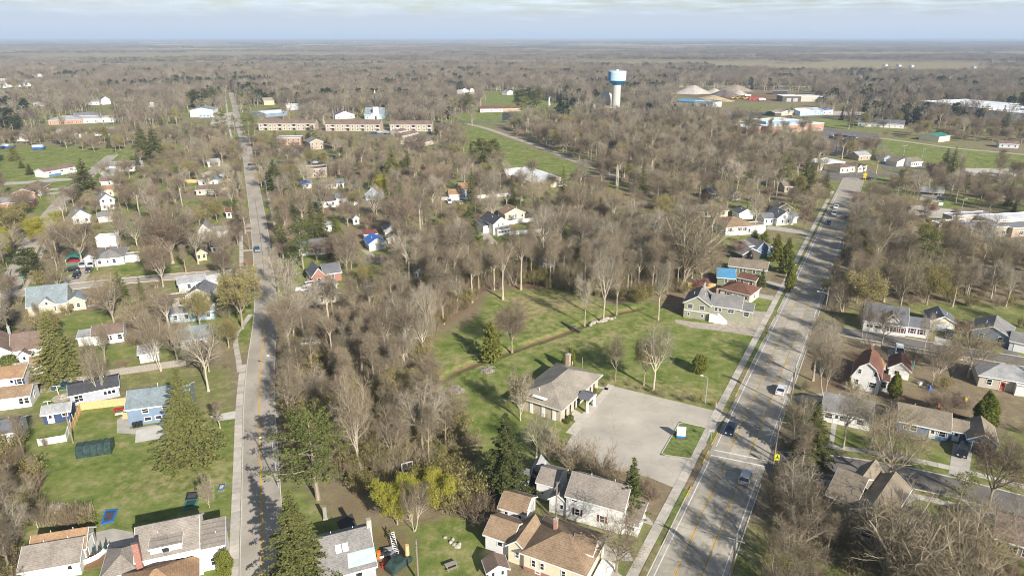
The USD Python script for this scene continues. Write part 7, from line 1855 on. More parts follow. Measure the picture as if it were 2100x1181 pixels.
for k, (px, py) in enumerate(((276, 876), (283, 874.5), (290, 873))):
    T = simple('wheelie_bin', ('black wheelie bin nearest the corner of the blue-grey house', 'middle black wheelie bin against the blue-grey house', 'black wheelie bin nearest the windows of the blue-grey house')[k], 'bin', px, py, .2)
    MB().prism([(-.24, 0), (.24, 0), (.3, .95), (-.3, .95)], -.28, .28, 'y').build('body', 'plastic_black', T); MB().rbox((0, .02, 1.0), (.66, .66, .08), 0, .08).build('lid', 'plastic_black', T)
T = simple('swing_bench', 'red and white garden swing beside the blue-grey house steps', 'swing', 246, 852, .3)
MB().box(-.8, -.4, .45, .8, .4, .55).build('seat', 'vinyl_white', T); MB().box(-.9, -.5, 1.6, .9, .5, 1.7).build('canopy', 'red_paint', T)
for sx in (-.8, .8):
    MB().tube([(sx, -.45, 0), (sx, 0, 1.6), (sx, .45, 0)], .04, 5).build('frame', 'red_paint', T)
T = simple('steps', 'small wooden steps at the side door of the blue-grey house', 'steps', 258, 858, .3)
for k in range(4):
    MB().box(-.6, k * .3, 0, .6, k * .3 + .3, .25 + k * .22).build('step', 'wood_new', T)
T = simple('picnic_table', 'grey wooden picnic table on the lower lawn', 'picnic table', 925, 1163, .5)
for k in range(5):
    MB().box(-.95, -.38 + k * .155, .72, .95, -.24 + k * .155, .76).build('board', 'wood_grey', T)
for s in (-1, 1):
    MB().box(-.95, s * .72 - .14, .42, .95, s * .72 + .14, .46).build('bench', 'wood_grey', T)
    MB().tube([(s * .7, -.75, 0), (s * .7, -.2, .72)], .05, 4).tube([(s * .7, .75, 0), (s * .7, .2, .72)], .05, 4).build('leg', 'wood_grey', T)
T = simple('timber_frame', 'white timber swing frame in the lower wood', 'frame', 836, 972, .4)
for x in (-1.0, 0, 1.0):
    MB().box(x - .09, -.09, 0, x + .09, .09, 2.6).build('post', 'vinyl_white', T)
for z in (.2, 1.3, 2.5):
    MB().box(-1.1, -.07, z - .1, 1.1, .07, z + .1).build('rail', 'vinyl_white', T)
T = simple('log', 'dark forked log lying by the creek', 'log', 1170, 673, .1)
a, b = at(1155, 662) - at(1170, 673), at(1187, 684) - at(1170, 673)
MB().tube([(*a, .3), (*(a * .3 + b * .3), .35), (*b, .3)], [.3, .34, .28], 7, True).build('stem', 'trim_dark', T); c = at(1181, 671) - at(1170, 673)
MB().tube([(0, 0, .35), (*c, .35)], [.26, .18], 6, True).build('fork', 'trim_dark', T)


def rock(seed, r):
    m = trimesh.creation.icosphere(1, r); v = m.vertices * (1 + .5 * (meshkit.noise(m.vertices / r * 1.4 + seed, seed)[:, None] - .5)) * [1.1, .9, .7]
    return v, m.faces


rg = np.random.default_rng(8)
for k in range(26):
    t = k / 25; px = 1212 + 46 * t + rg.uniform(-3, 3); py = 664 - 12 * t + rg.uniform(-2, 3)
    a = at(px, py)
    T = thing('boulder', 'pale boulder in the row along the creek beneath the tall bare trees', 'boulder', (a[0], a[1], .1), rg.random() * 6, 'row of pale boulders along the creek')
    MB().add(*rock(k, rg.uniform(.35, .65))).build('stone', 'stone', T)
for k, (px, py) in enumerate(((913, 1102), (925, 1112), (932, 1117), (938, 1121), (941, 1117), (929, 1106))):
    a = at(px, py); T = thing('boulder', 'grey boulder on the lower lawn edge under the bushes', 'boulder', (a[0], a[1], .1), k, 'boulders on the lower lawn edge')
    MB().add(*rock(50 + k, rg.uniform(.3, .5))).build('stone', 'stone', T)
for px, py, l, s in ((1000, 761, 'brush pile on the mown lawn near the cedar', 1.9), (936, 801, 'larger brush pile on the edge of the lower wood', 2.4), (112, 1043, 'pale heap of stones beside the dead stems', 1.2)):
    a = at(px, py); T = thing('brush_pile', l, 'brush pile', (a[0], a[1], 0)); m_ = MB(); k_ = 90
    for _ in range(k_):
        t = rg.random() * 6.28; c = rg.normal(0, s * .32, 2); u = rg.normal(0, .6, 2); z = abs(rg.normal(.3, .22)) * s * .6
        m_.tube([(c[0] - u[0], c[1] - u[1], z * .5), (c[0], c[1], z + .1), (c[0] + u[0], c[1] + u[1], z * .6)], [.05, .06, .03], 3)
    m_.build('sticks', 'wood_grey' if 'stones' not in l else 'stone', T, kind='stuff'); MB().add(rock(int(px), s * .8)[0] * [1, 1, .45], rock(0, 1)[1]).build('core', 'wood_grey' if 'stones' not in l else 'stone', T)
# deck by the white two-storey house
T = simple('deck', 'red-brown board deck below the white vinyl fence', 'deck', 172, 1172, .32)
for k in range(16):
    MB().box(0, k * .24, .3, 5.2, k * .24 + .225, .36).build('board', 'roof_red_brown' if k < 0 else 'wood_brown', T)
for k, (px, py) in enumerate(((196, 1128), (208, 1124), (220, 1118))):
    T = simple('patio_umbrella', ('folded dark umbrella nearest the garage', 'folded dark umbrella in the middle of the deck rail', 'folded dark umbrella nearest the house')[k], 'umbrella', px, py + 18)
    MB().tube([(0, 0, 0), (0, 0, 2.4)], .04, 5).build('pole', 'galvanised', T); MB().lathe([(.22, 1.1), (.16, 1.8), (0, 2.5)], 8).build('canopy', 'tarp_green', T)
T = simple('grill', 'black covered grill beside the white garage', 'grill', 139, 1150, .3); MB().box(-.6, -.3, 0, .6, .3, 1.0).build('body', 'plastic_black', T); MB().lathe([(.5, 1.0), (.4, 1.25), (0, 1.35)], 8).build('hood', 'plastic_black', T)
# cluttered yard
for nm, l, cat, px, py, m, bx in (('bin', 'green plastic bin in the cluttered yard', 'bin', 770, 1141, 'green_plastic', (.5, .5, 1.1)), ('bin', 'orange plastic bin in the cluttered yard', 'bin', 777, 1144, 'orange_plastic', (.55, .55, 1.2)), ('tub', 'red tub in the cluttered yard', 'tub', 789, 1161, 'red_paint', (.9, .7, .4)), ('crate', 'pale plastic crates in the cluttered yard', 'crate', 797, 1130, 'galvanised', (1.4, .7, .5)), ('cabinet', 'grey metal cabinet in the cluttered yard', 'cabinet', 807, 1145, 'metal_grey', (.8, 1.6, .7))):
    T = simple(nm, l, cat, px, py, .3); b = bx
    MB().prism([(-b[0] / 2 * .85, 0), (b[0] / 2 * .85, 0), (b[0] / 2, b[2]), (-b[0] / 2, b[2])], -b[1] / 2, b[1] / 2, 'y').build('body', m, T); MB().box(-b[0] / 2 - .03, -b[1] / 2 - .03, b[2] + .002, b[0] / 2 + .03, b[1] / 2 + .03, b[2] + .07).build('lid', m, T)
T = simple('ladder', 'white ladder leaning along the yard fence', 'ladder', 809, 1122, 1.9)
for s in (-.35, .35):
    MB().tube([(-2.4, s, .3), (2.4, s, 1.1)], .06, 4).build('rail', 'vinyl_white', T)
for k in range(14):
    x = -2.2 + k * .34; MB().tube([(x, -.35, .7 + x / 6), (x, .35, .7 + x / 6)], .05, 4).build('rung', 'vinyl_white', T)
T = simple('tree_stump', 'tall sawn trunk standing at the end of the yard', 'stump', 835, 1145); MB().tube([(0, 0, -.1), (0.1, 0, 2.6)], [.38, .3], 9, True).build('stem', 'wood_new', T)
T = simple('covered_car', 'car under a black sheet in the cluttered yard', 'car', 818, 1160, .9)
MB().prism([(-2, 0), (2, 0), (2.1, .7), (1.2, .9), (.6, 1.4), (-1, 1.4), (-2, .9)][::-1], -.85, .85, 'y').build('cover', 'tarp_green', T)
T = simple('heap', 'heap of white and dark sacks in the cluttered yard', 'heap', 793, 1142)
for k in range(9):
    v, f = rock(80 + k, .45); MB().add(v + [rg.uniform(-1, 1), rg.uniform(-.8, .8), .3 + .2 * (k % 3)], f).build('sack', 'vinyl_white' if k % 3 == 0 else 'plastic_black', T)
T = simple('cold_frame', 'pale cold frame on the grass near the shaggy spruce', 'cold frame', 990, 1036, -.3); MB().prism([(-.9, 0), (.9, 0), (.9, .5), (-.9, .8)][::-1], -.6, .6, 'y').build('box', 'concrete_pale', T); MB().rbox((0, 0, .72), (1.7, 1.15, .03), 0, 0).build('lid', 'glass', T)
T = simple('well_head', 'grey plank board standing behind the dark-roofed house', 'board', 668, 1066, .1); MB().box(-.3, -.1, 0, .3, .1, 2.6).build('plank', 'wood_grey', T); MB().box(-.4, -.2, -.05, .4, .2, .3).build('foot', 'concrete', T)
for nm, l, px, py, m, s in (('toy_slide', 'small blue slide among the scattered toys', 1903, 801, 'blue_plastic', 1.0), ('toy_slide', 'white play seat among the scattered toys', 1888, 790, 'vinyl_white', .8), ('toy_slide', 'orange toy car beside the brown board fence', 1918, 834, 'orange_plastic', .9), ('toy_slide', 'green and blue play set beside the gambrel garage', 1872, 755, 'metal_green', 1.2), ('toy_slide', 'white and yellow climbing toy by the tree', 1980, 826, 'machine_yellow', 1.1)):
    T = simple(nm, l, 'toy', px, py, rg.random() * 3)
    MB().prism([(0, 0), (1.6 * s, 0), (1.6 * s, .1), (.4 * s, 1.1 * s), (0, 1.1 * s)][::-1], -.3, .3, 'y').build('chute', m, T); MB().tube([(0, -.3, 0), (0, -.3, 1.6 * s)], .05, 5).tube([(0, .3, 0), (0, .3, 1.6 * s)], .05, 5).build('frame', 'galvanised', T)
# carport with green canopy and its clutter
p0, p1 = at(136, 545), at(167, 542); d = p1 - p0; L = float(np.hypot(*d)); T = thing('carport', 'open carport with rounded dark green canopy beside the crowded drive', 'carport', (p0[0], p0[1], 0), math.atan2(d[1], d[0]))
for x in (.1, L - .1):
    for y in (.1, 5.9):
        MB().tube([(x, y, 0), (x, y, 2.3)], .06, 6).build('post', 'trim_white', T)
pr = [(-.3, 2.1), (.6, 2.75), (L / 2, 3.2), (L - .6, 2.75), (L + .3, 2.1), (L + .3, 2.2), (L - .6, 2.87), (L / 2, 3.32), (.6, 2.87), (-.3, 2.2)]
MB().prism(pr, -.4, 6.2, 'y').build('canopy', 'metal_green', T)
MB().box(.4, 1, 0, L - .6, 4, 1.1).build('stored_goods', 'red_paint', T); MB().box(0, .05, .0, L, .12, .8).build('skirt', 'metal_green', T)
for k, (px, py) in enumerate(((188, 620), (194, 619))):
    T = simple('wheelie_bin', ('dark wheelie bin nearer the bungalow on the patio', 'dark wheelie bin nearer the shed on the patio')[k], 'bin', px, py, .3)
    MB().prism([(-.24, 0), (.24, 0), (.3, .95), (-.3, .95)], -.28, .28, 'y').build('body', 'plastic_black', T); MB().rbox((0, .02, 1.0), (.66, .66, .08), 0, .08).build('lid', 'plastic_black', T)
a = pxl((170, 630), (196, 627), (205, 622), (180, 625)); flat(a, .35, .35).build('patio_deck', 'wood_grey', kind='structure')
a = pxl((416, 1140), (418, 1092), (432, 1092), (430, 1138)); flat(a, .03).build('straw_bed', 'straw', kind='structure')
# dead garden stems beside the heap of stones: a bed of sticks nobody would count
m_ = MB(); q_ = pxl((70, 1040), (192, 1038), (195, 1088), (120, 1092), (60, 1075)); pg = Polygon(q_); x0, y0, x1, y1 = pg.bounds
pts_ = rg.uniform((x0, y0), (x1, y1), (2600, 2)); pts_ = pts_[shapely.contains_xy(pg, pts_[:, 0], pts_[:, 1])]
b = np.column_stack([pts_, np.zeros(len(pts_))]); e = b + np.column_stack([rg.normal(0, .25, (len(b), 2)), rg.uniform(.8, 1.9, len(b))]); w = np.column_stack([rg.normal(0, .02, (len(b), 2)), np.zeros(len(b))])
m_.add(np.stack([b - w, b + w, e], 1).reshape(-1, 3), np.arange(3 * len(b)).reshape(-1, 3)).build('dry_reeds', 'dead_stems', kind='stuff')
# ---------------------------------------------------------------- trees and shrubs
LOOKS = dict(  # kind -> (name, category, look used in labels)
    spreading_tree=('bare_tree', 'tree', 'spreading brown bare tree'), oak_tree=('bare_tree', 'tree', 'wide grey bare tree'), ash_tree=('bare_tree', 'tree', 'pale-limbed bare tree'), elm_tree=('bare_tree', 'tree', 'vase-shaped bare tree'),
    tall_tree=('woodland_tree', 'tree', 'tall pale-trunked bare tree'), slender_tree=('woodland_tree', 'tree', 'slender straight bare tree'), maple_tree=('bare_tree', 'tree', 'round-crowned bare tree'), twin_tree=('bare_tree', 'tree', 'twin-stemmed pale bare tree'),
    budding_tree=('budding_tree', 'tree', 'olive budding tree'), yellow_budding_tree=('budding_tree', 'tree', 'yellow-green budding tree'), red_twig_tree=('red_twig_tree', 'tree', 'small reddish bare tree'), blossom_tree=('blossom_tree', 'tree', 'pink budding ornamental tree'),
    vase_tree=('multi_stemmed_tree', 'tree', 'pale multi-stemmed tree'), sapling=('sapling', 'tree', 'thin bare sapling'), fan_tree=('multi_stemmed_tree', 'tree', 'fan of pale bare stems'), spruce_tree=('spruce_tree', 'tree', 'dark pointed spruce'), broad_spruce_tree=('spruce_tree', 'tree', 'broad olive spruce'),
    young_fir_tree=('fir_tree', 'tree', 'green conical fir'), cedar_tree=('cedar_tree', 'tree', 'yellow-green cedar'), thin_spruce_tree=('spruce_tree', 'tree', 'thin ragged spruce'), white_pine_tree=('pine_tree', 'tree', 'billowy green pine'), dark_pine_tree=('pine_tree', 'tree', 'dark dense pine'), sparse_pine_tree=('pine_tree', 'tree', 'sparse small pine'),
    arborvitae=('arborvitae', 'shrub', 'narrow column evergreen'), round_shrub=('evergreen_shrub', 'shrub', 'rounded yellow-green shrub'), low_shrub=('evergreen_shrub', 'shrub', 'low green shrub'), hedge_shrub=('evergreen_shrub', 'shrub', 'dense green shrub'),
    brown_brush=('brush', 'shrub', 'brown leafless bush'), olive_brush=('brush', 'shrub', 'olive budding bush'), red_brush=('brush', 'shrub', 'reddish leafless bush'), pale_brush=('brush', 'shrub', 'pale grey leafless bush'),
    far_round_tree=('bare_tree', 'tree', 'round bare tree'), far_tall_tree=('woodland_tree', 'tree', 'tall bare tree'), far_broad_tree=('bare_tree', 'tree', 'broad bare tree'), far_pale_tree=('woodland_tree', 'tree', 'pale bare tree'), far_budding_tree=('budding_tree', 'tree', 'olive budding tree'), far_spruce_tree=('spruce_tree', 'tree', 'dark distant spruce'), far_pine_tree=('pine_tree', 'tree', 'dark distant pine'))
PLANTED = []      # (x, y, r)


def put_tree(kd, x, y, sc, sx, rz, label, group=None):
    nm, cat, _ = LOOKS[kd]
    t = thing(nm, label, cat, (x, y, 0), rz, group, (sx, sx, sc))
    t.GetReferences().AddInternalReference(f'/World/tree_kinds/{kd}')
    t.SetInstanceable(True)
    PLANTED.append((x, y))
    return t


def tree(kd, bx, by, ty, label, wide=None, group=None):
    """A tree whose foot and top stand where the photograph shows them."""
    x, y = at(bx, by)
    lo, hi = 0.2, 60
    for _ in range(40):
        m = (lo + hi) / 2
        if pix(x, y, m)[1] > ty:
            lo = m
        else:
            hi = m
    H, R = TREE_BOX[kd]
    s = lo / H
    sx = s
    if wide:
        d = y * _CP + (CAM_H - lo / 2) * _SP
        sx = min(max(wide / 2 * d / 1400 / R * (1.12 if any(k in kd for k in ('spruce', 'fir', 'pine')) else 1.0), s * 0.5), s * 2.2)
    return put_tree(kd, x, y, s, sx, float(RNG.random() * 6.28), label, group)


for a in (
    ('broad_spruce_tree', 395, 943, 757, 'big lone olive spruce beside the blue-grey bi-level house', 128), ('white_pine_tree', 652, 1024, 838, 'huge billowy pine beside the left road near the cluttered yard', 150), ('broad_spruce_tree', 618, 1215, 1010, 'olive spruce at the lower edge over the left road', 150),
    ('twin_tree', 743, 961, 768, 'tall pale forked bare tree behind the huge pine', 125), ('ash_tree', 867, 935, 788, 'pale arching bare tree in the middle of the lower wood', 112), ('elm_tree', 673, 855, 772, 'grey bare tree rising behind the top of the huge pine', 105), ('spruce_tree', 1038, 1018, 850, 'dark shaggy spruce between the wood and the brown-roofed garage', 112),
    ('yellow_budding_tree', 856, 1020, 968, 'yellow-green budding maple over the pale leaning trunk', 92), ('yellow_budding_tree', 905, 1040, 970, 'yellow-green budding maple on the lawn side of its twin', 78), ('yellow_budding_tree', 815, 1075, 985, 'yellow-green budding tree beside the dark-roofed house', 90), ('twin_tree', 850, 1088, 985, 'bare leaning tree among yellow-green budding maples', 80),
    ('elm_tree', 1264, 1178, 1035, 'pale bare street tree in front of the white shuttered house', 132), ('young_fir_tree', 1292, 1066, 940, 'deep green fir beside the white shuttered house', 58), ('broad_spruce_tree', 1662, 948, 830, 'olive spruce at the corner of the right side street', 80), ('sparse_pine_tree', 1965, 1034, 966, 'sparse little pine on the verge of the right side street', 56),
    ('maple_tree', 2027, 1040, 890, 'round bare street tree on the lower verge by the concrete drive', 122), ('oak_tree', 1820, 993, 832, 'gnarled bare tree in front of the large tan house', 160), ('ash_tree', 1782, 930, 812, 'bare street tree second from the wide road', 90), ('ash_tree', 1729, 918, 788, 'bare street tree beside the long white ranch', 92),
    ('fan_tree', 1811, 1185, 1030, 'great fan of bare stems before the large tan house', 320), ('fan_tree', 1990, 1240, 1080, 'second fan of bare stems in the lower right corner', 260), ('ash_tree', 1621, 1082, 945, 'pale bare tree beside the yellow crossing sign', 110), ('twin_tree', 1598, 1035, 950, 'small bare tree hanging over the crosswalk', 80),
    ('arborvitae', 1831, 818, 766, 'clipped cedar column beside the gambrel house', 28), ('arborvitae', 2014, 882, 806, 'plump cedar column behind the blue garage', 48), ('round_shrub', 1435, 764, 728, 'lone round golden shrub on the mown lawn', 34), ('arborvitae', 1171, 760, 715, 'taller cedar column behind the office chimney', 20), ('arborvitae', 1157, 757, 726, 'shorter darker cedar column behind the office chimney', 14),
    ('cedar_tree', 1007, 740, 660, 'single yellow-green cedar on the creek bank', 50), ('maple_tree', 1050, 721, 622, 'lone bare tree on the lawn beside the cedar', 88), ('ash_tree', 1199, 667, 560, 'slim bare tree by the creek culvert', 48), ('ash_tree', 1237, 657, 508, 'tall bare tree beside the row of stones', 74), ('elm_tree', 1264, 645, 502, 'taller bare tree behind the row of stones', 70), ('ash_tree', 1350, 657, 532, 'bare tree beside the dark shadow of the sage green house', 54),
    ('tall_tree', 1031, 614, 498, 'bare tree at the top of the lawn', 62), ('tall_tree', 1068, 594, 482, 'second bare tree at the top of the lawn', 58), ('ash_tree', 875, 690, 575, 'bare tree with one long side limb on the wood edge', 58), ('spreading_tree', 1262, 779, 688, 'brown bare tree first from the office cedars', 50), ('budding_tree', 1320, 790, 694, 'olive budding tree between two bare lawn trees', 60), ('ash_tree', 1340, 799, 670, 'grey bare tree last in the lawn row near the lamp post', 88),
    ('vase_tree', 1068, 862, 752, 'vase-shaped budding tree at the corner of the office', 74), ('ash_tree', 1100, 938, 852, 'grey bare tree below the office lawn', 72), ('vase_tree', 1125, 945, 872, 'tawny multi-stemmed tree at the edge of the parking lot', 60), ('broad_spruce_tree', 125, 778, 642, 'large olive spruce above the black sedan', 98), ('young_fir_tree', 255, 642, 558, 'green fir beside the wooden patio fence', 50), ('dark_pine_tree', 68, 572, 510, 'dark dome-shaped evergreen on the corner lot', 60),
    ('spruce_tree', 180, 402, 326, 'tall dark spruce beside the far left street', 56), ('spruce_tree', 296, 326, 254, 'tall spruce in the evergreen clump by the upper lawn', 44), ('spruce_tree', 322, 332, 256, 'second tall spruce in the evergreen clump by the upper lawn', 46), ('budding_tree', 498, 674, 556, 'olive budding street tree on the grass islet by the left road', 98), ('ash_tree', 598, 673, 510, 'great pale bare tree on the right verge of the left road', 104),
    ('ash_tree', 428, 802, 652, 'tall grey tree with bare trunk on the lawn edge', 96), ('elm_tree', 364, 744, 640, 'grey bare tree behind the weathered fence', 84), ('twin_tree', 332, 761, 636, 'pale bare tree in front of the weathered fence', 82), ('twin_tree', 208, 818, 716, 'crooked bare tree before the black-roofed outbuilding', 50), ('vase_tree', 429, 1040, 978, 'small fan-shaped tree on the lower lawn', 44), ('sapling', 452, 878, 822, 'sapling beside the road below the spruce', 26),
    ('white_pine_tree', 1885, 578, 466, 'dense green pine in the wood beside the school', 82), ('spruce_tree', 1932, 368, 305, 'dark twin-topped spruce beside the sports field', 34), ('spruce_tree', 1948, 366, 302, 'second dark spruce beside the sports field', 30), ('white_pine_tree', 1605, 384, 318, 'large green pine beside the wide road', 48), ('spruce_tree', 1648, 396, 320, 'olive spruce beside the large roadside pine', 40), ('spruce_tree', 1690, 405, 348, 'dark spruce nearest the wide road', 32), ('spruce_tree', 1660, 392, 330, 'second olive spruce beside the large roadside pine', 32),
    ('dark_pine_tree', 990, 338, 284, 'dark pine clump on the edge of the grass strip', 46), ('dark_pine_tree', 1010, 334, 286, 'second dark pine on the edge of the grass strip', 40), ('broad_spruce_tree', 806, 372, 306, 'massive olive evergreen below the tan garages', 56), ('broad_spruce_tree', 838, 368, 312, 'second massive olive evergreen below the tan garages', 46), ('young_fir_tree', 963, 508, 424, 'pointed fir beside the gravel drive of the white farmhouse', 52), ('thin_spruce_tree', 968, 418, 345, 'thin pointed spruce beside the pale blue house', 24), ('young_fir_tree', 836, 500, 440, 'dark fir beside the small white gabled garage', 30),
    ('white_pine_tree', 513, 296, 232, 'round pine at the highway crossing', 44), ('white_pine_tree', 455, 268, 228, 'round pine beside the white pole barn', 38), ('thin_spruce_tree', 568, 315, 268, 'pointed green fir beside the brick flats', 26), ('young_fir_tree', 566, 392, 328, 'green fir beside the lamp post of the left road', 42), ('white_pine_tree', 640, 300, 258, 'dark pine between the brick apartments', 32), ('dark_pine_tree', 435, 225, 182, 'dark pine behind the white pole barn', 34), ('dark_pine_tree', 405, 222, 184, 'second dark pine behind the white pole barn', 40),
    ('dark_pine_tree', 1066, 226, 184, 'dark pine in the clump on the upper lawn', 34), ('dark_pine_tree', 1082, 224, 180, 'second dark pine in the clump on the upper lawn', 28), ('dark_pine_tree', 1100, 222, 182, 'third dark pine in the clump on the upper lawn', 28), ('white_pine_tree', 1072, 238, 198, 'pale pine at the foot of the dark clump', 26), ('dark_pine_tree', 960, 232, 190, 'dark pine before the dish antennas', 22), ('dark_pine_tree', 790, 222, 194, 'dark pine behind the white church', 20), ('dark_pine_tree', 812, 226, 200, 'second dark pine behind the white church', 18),
    ('thin_spruce_tree', 700, 390, 372, 'dark juniper beside the white ranch', 20), ('spruce_tree', 645, 505, 410, 'dark hedge spruce beside the long white house', 38), ('spruce_tree', 662, 490, 404, 'second dark hedge spruce beside the long white house', 30), ('arborvitae', 695, 512, 454, 'rounded cedar near the white shed with blank walls', 28), ('yellow_budding_tree', 785, 402, 362, 'yellow-green tree behind the pale blue cottage', 40), ('yellow_budding_tree', 95, 500, 442, 'yellow-green tree beside the far left street', 70), ('yellow_budding_tree', 8, 540, 462, 'yellow-green tree at the left edge of the picture', 50), ('spruce_tree', 385, 505, 440, 'dark spruce above the grey-roofed house', 40), ('cedar_tree', 400, 500, 458, 'lighter cedar beside the dark spruce', 30),
    ('spruce_tree', -8, 680, 570, 'dark pine trunk at the left edge below the corner lot', 70), ('broad_spruce_tree', 30, 330, 285, 'olive spruce beside the boat trailers', 26), ('spruce_tree', 45, 345, 328, 'small dark spruce on the upper lawn', 14), ('spruce_tree', 62, 358, 336, 'small round spruce on the upper lawn', 22), ('cedar_tree', 1610, 560, 488, 'cedar at the end of the hedge beside the wide road', 36), ('cedar_tree', 1590, 535, 480, 'cedar in the hedge behind the navy gabled house', 32), ('cedar_tree', 1565, 512, 474, 'second cedar in the hedge behind the navy gabled house', 30), ('cedar_tree', 1545, 505, 472, 'third cedar in the hedge behind the navy gabled house', 28), ('young_fir_tree', 1561, 588, 552, 'small fir in front of the olive green ranch', 20), ('arborvitae', 1618, 600, 545, 'thin hedge cedar beside the pavement', 22),
    ('yellow_budding_tree', 1790, 520, 476, 'yellow-green bush beside the dark junipers of the wide road', 40), ('dark_pine_tree', 1766, 520, 478, 'dark juniper beside the wide road', 44), ('yellow_budding_tree', 1940, 475, 452, 'yellow-green tree before the sprawling school', 34), ('blossom_tree', 1912, 438, 420, 'pink tree on the school lawn', 22), ('spreading_tree', 1820, 475, 402, 'wide bare tree on the verge by the school drive', 90), ('oak_tree', 1840, 460, 385, 'tan bare tree beyond the verge by the school drive', 80), ('oak_tree', 1845, 632, 520, 'great round bare tree behind the white house with slate roof', 98), ('budding_tree', 1770, 640, 560, 'olive spreading tree between the wide road and the wood', 90), ('oak_tree', 1765, 590, 508, 'tangled pale tree beside the wide road', 80),
    ('blossom_tree', 1440, 596, 572, 'pink budding shrub tree behind the sage green house', 34), ('red_twig_tree', 1513, 530, 492, 'reddish tree beside the navy gabled house', 40), ('red_twig_tree', 1650, 470, 420, 'reddish tree beside the wide road pavement', 40), ('fan_tree', 1395, 586, 420, 'giant spreading pale tree at the edge of the green yard', 190), ('oak_tree', 1490, 435, 362, 'great round bare tree above the brown hip roof', 84), ('oak_tree', 1402, 415, 350, 'bare tree with a wide fan of limbs in the upper wood', 84), ('ash_tree', 1546, 478, 392, 'bare tree against the brown hip roof', 40),
    ('twin_tree', 1690, 815, 690, 'great bare tree on the corner above the gambrel house', 96), ('twin_tree', 1770, 705, 610, 'bare forked street tree before the white house with slate roof', 50), ('spreading_tree', 1808, 708, 630, 'low bare street tree before the slate-roofed dormer', 66), ('oak_tree', 1985, 775, 660, 'bare tree with long limbs above the scattered toys', 120), ('twin_tree', 1910, 790, 690, 'forked bare tree beside the scattered toys', 90), ('ash_tree', 1895, 720, 640, 'thin bare street tree by the concrete garage drive', 40), ('maple_tree', 1930, 860, 800, 'tangled bare tree over the brown board fence', 90),
    ('spreading_tree', 170, 545, 455, 'broad bare tree behind the dark carport', 100), ('maple_tree', 355, 540, 430, 'big brown bare tree on the side street corner', 130), ('maple_tree', 335, 588, 490, 'grey bare tree at the middle of the left side street', 70), ('budding_tree', 28, 505, 420, 'olive budding tree beside the stop sign of the far left street', 80), ('tall_tree', 14, 665, 560, 'pale trunk at the left edge below the corner lot', 50), ('twin_tree', 80, 655, 618, 'small forked tree in front of the beige bungalow', 22), ('twin_tree', 215, 742, 665, 'white birch before the long low white house', 36), ('twin_tree', 192, 766, 690, 'leaning brown birch beside the broad spruce', 34),
    ('ash_tree', 1000, 425, 352, 'pale bare tree before the white vinyl fence', 60), ('tall_tree', 1070, 412, 344, 'bare tree before the white metal roof', 40), ('elm_tree', 1185, 470, 360, 'large grey vase-shaped tree in the middle woods', 90), ('oak_tree', 1095, 430, 356, 'pale bare tree below the white metal roof', 66), ('maple_tree', 825, 490, 400, 'broad tan crown in front of the pale blue cottage', 88), ('maple_tree', 900, 402, 336, 'broad brown crown above the orange roofs', 70), ('oak_tree', 875, 580, 500, 'dark crowded tree behind the wood edge', 76), ('maple_tree', 700, 545, 478, 'dark spreading tree above the red brick house', 90),
    ('budding_tree', 100, 700, 636, 'olive bush-like tree behind the red-brown shingles', 60), ('red_twig_tree', 245, 470, 440, 'red-twigged tree beside the low white garage', 30), ('budding_tree', 1275, 355, 292, 'yellow-topped tree in the middle woods', 24),
):
    tree(*a)
# the row along the far side of the wide road, some of it outside the frame, whose shadows streak the slabs
rg = np.random.default_rng(31); ROW = []
for y_ in np.arange(44, 345, 8.5):
    if 101 < y_ < 117 or 166 < y_ < 182:
        continue
    c_ = RC([y_ + rg.uniform(-2, 2)])[0] + np.array([0.876, -0.483]) * rg.uniform(8.5, 15); sc_ = rg.uniform(0.55, 0.8)
    if any(h.contains(Point(*c_)) for h in HARD):
        continue
    k_ = ('ash_tree', 'elm_tree', 'spreading_tree', 'twin_tree')[rg.integers(0, 4)]
    ROW.append((k_, c_[0], c_[1], sc_, sc_, rg.random() * 6)); PLANTED.append((c_[0], c_[1]))

# shrubs one can pick out
for k, x, y, t, l, w in (('low_shrub', 1207, 825, 815, 'first low green shrub along the office front', 10), ('low_shrub', 1212, 812, 803, 'second low green shrub along the office front', 10), ('low_shrub', 1220, 803, 795, 'third low green shrub along the office front', 9), ('low_shrub', 1171, 862, 850, 'round green shrub beside the office porch', 12), ('low_shrub', 1163, 868, 858, 'green shrub at the corner pilaster of the office', 12),
                         ('red_brush', 70, 790, 766, 'red bush beside the brown-roofed mobile home', 30), ('hedge_shrub', 20, 755, 728, 'dark green bush before the red-brown shingled house', 34), ('round_shrub', 464, 1180, 1130, 'clipped brown-green yew at the lower edge by the left road', 30), ('olive_brush', 182, 1085, 1056, 'round olive bush beside the blue trampoline', 34), ('brown_brush', 94, 918, 892, 'tawny shrub before the white vinyl fence', 16), ('hedge_shrub', 560, 360, 335, 'dense hedge beside the court street', 14),
                         ('olive_brush', 95, 585, 553, 'pale spreading bush on the corner lot', 50), ('hedge_shrub', 1480, 395, 375, 'dark bush before the shaded dark house', 40)):
    tree(k, x, y, t, l, w)

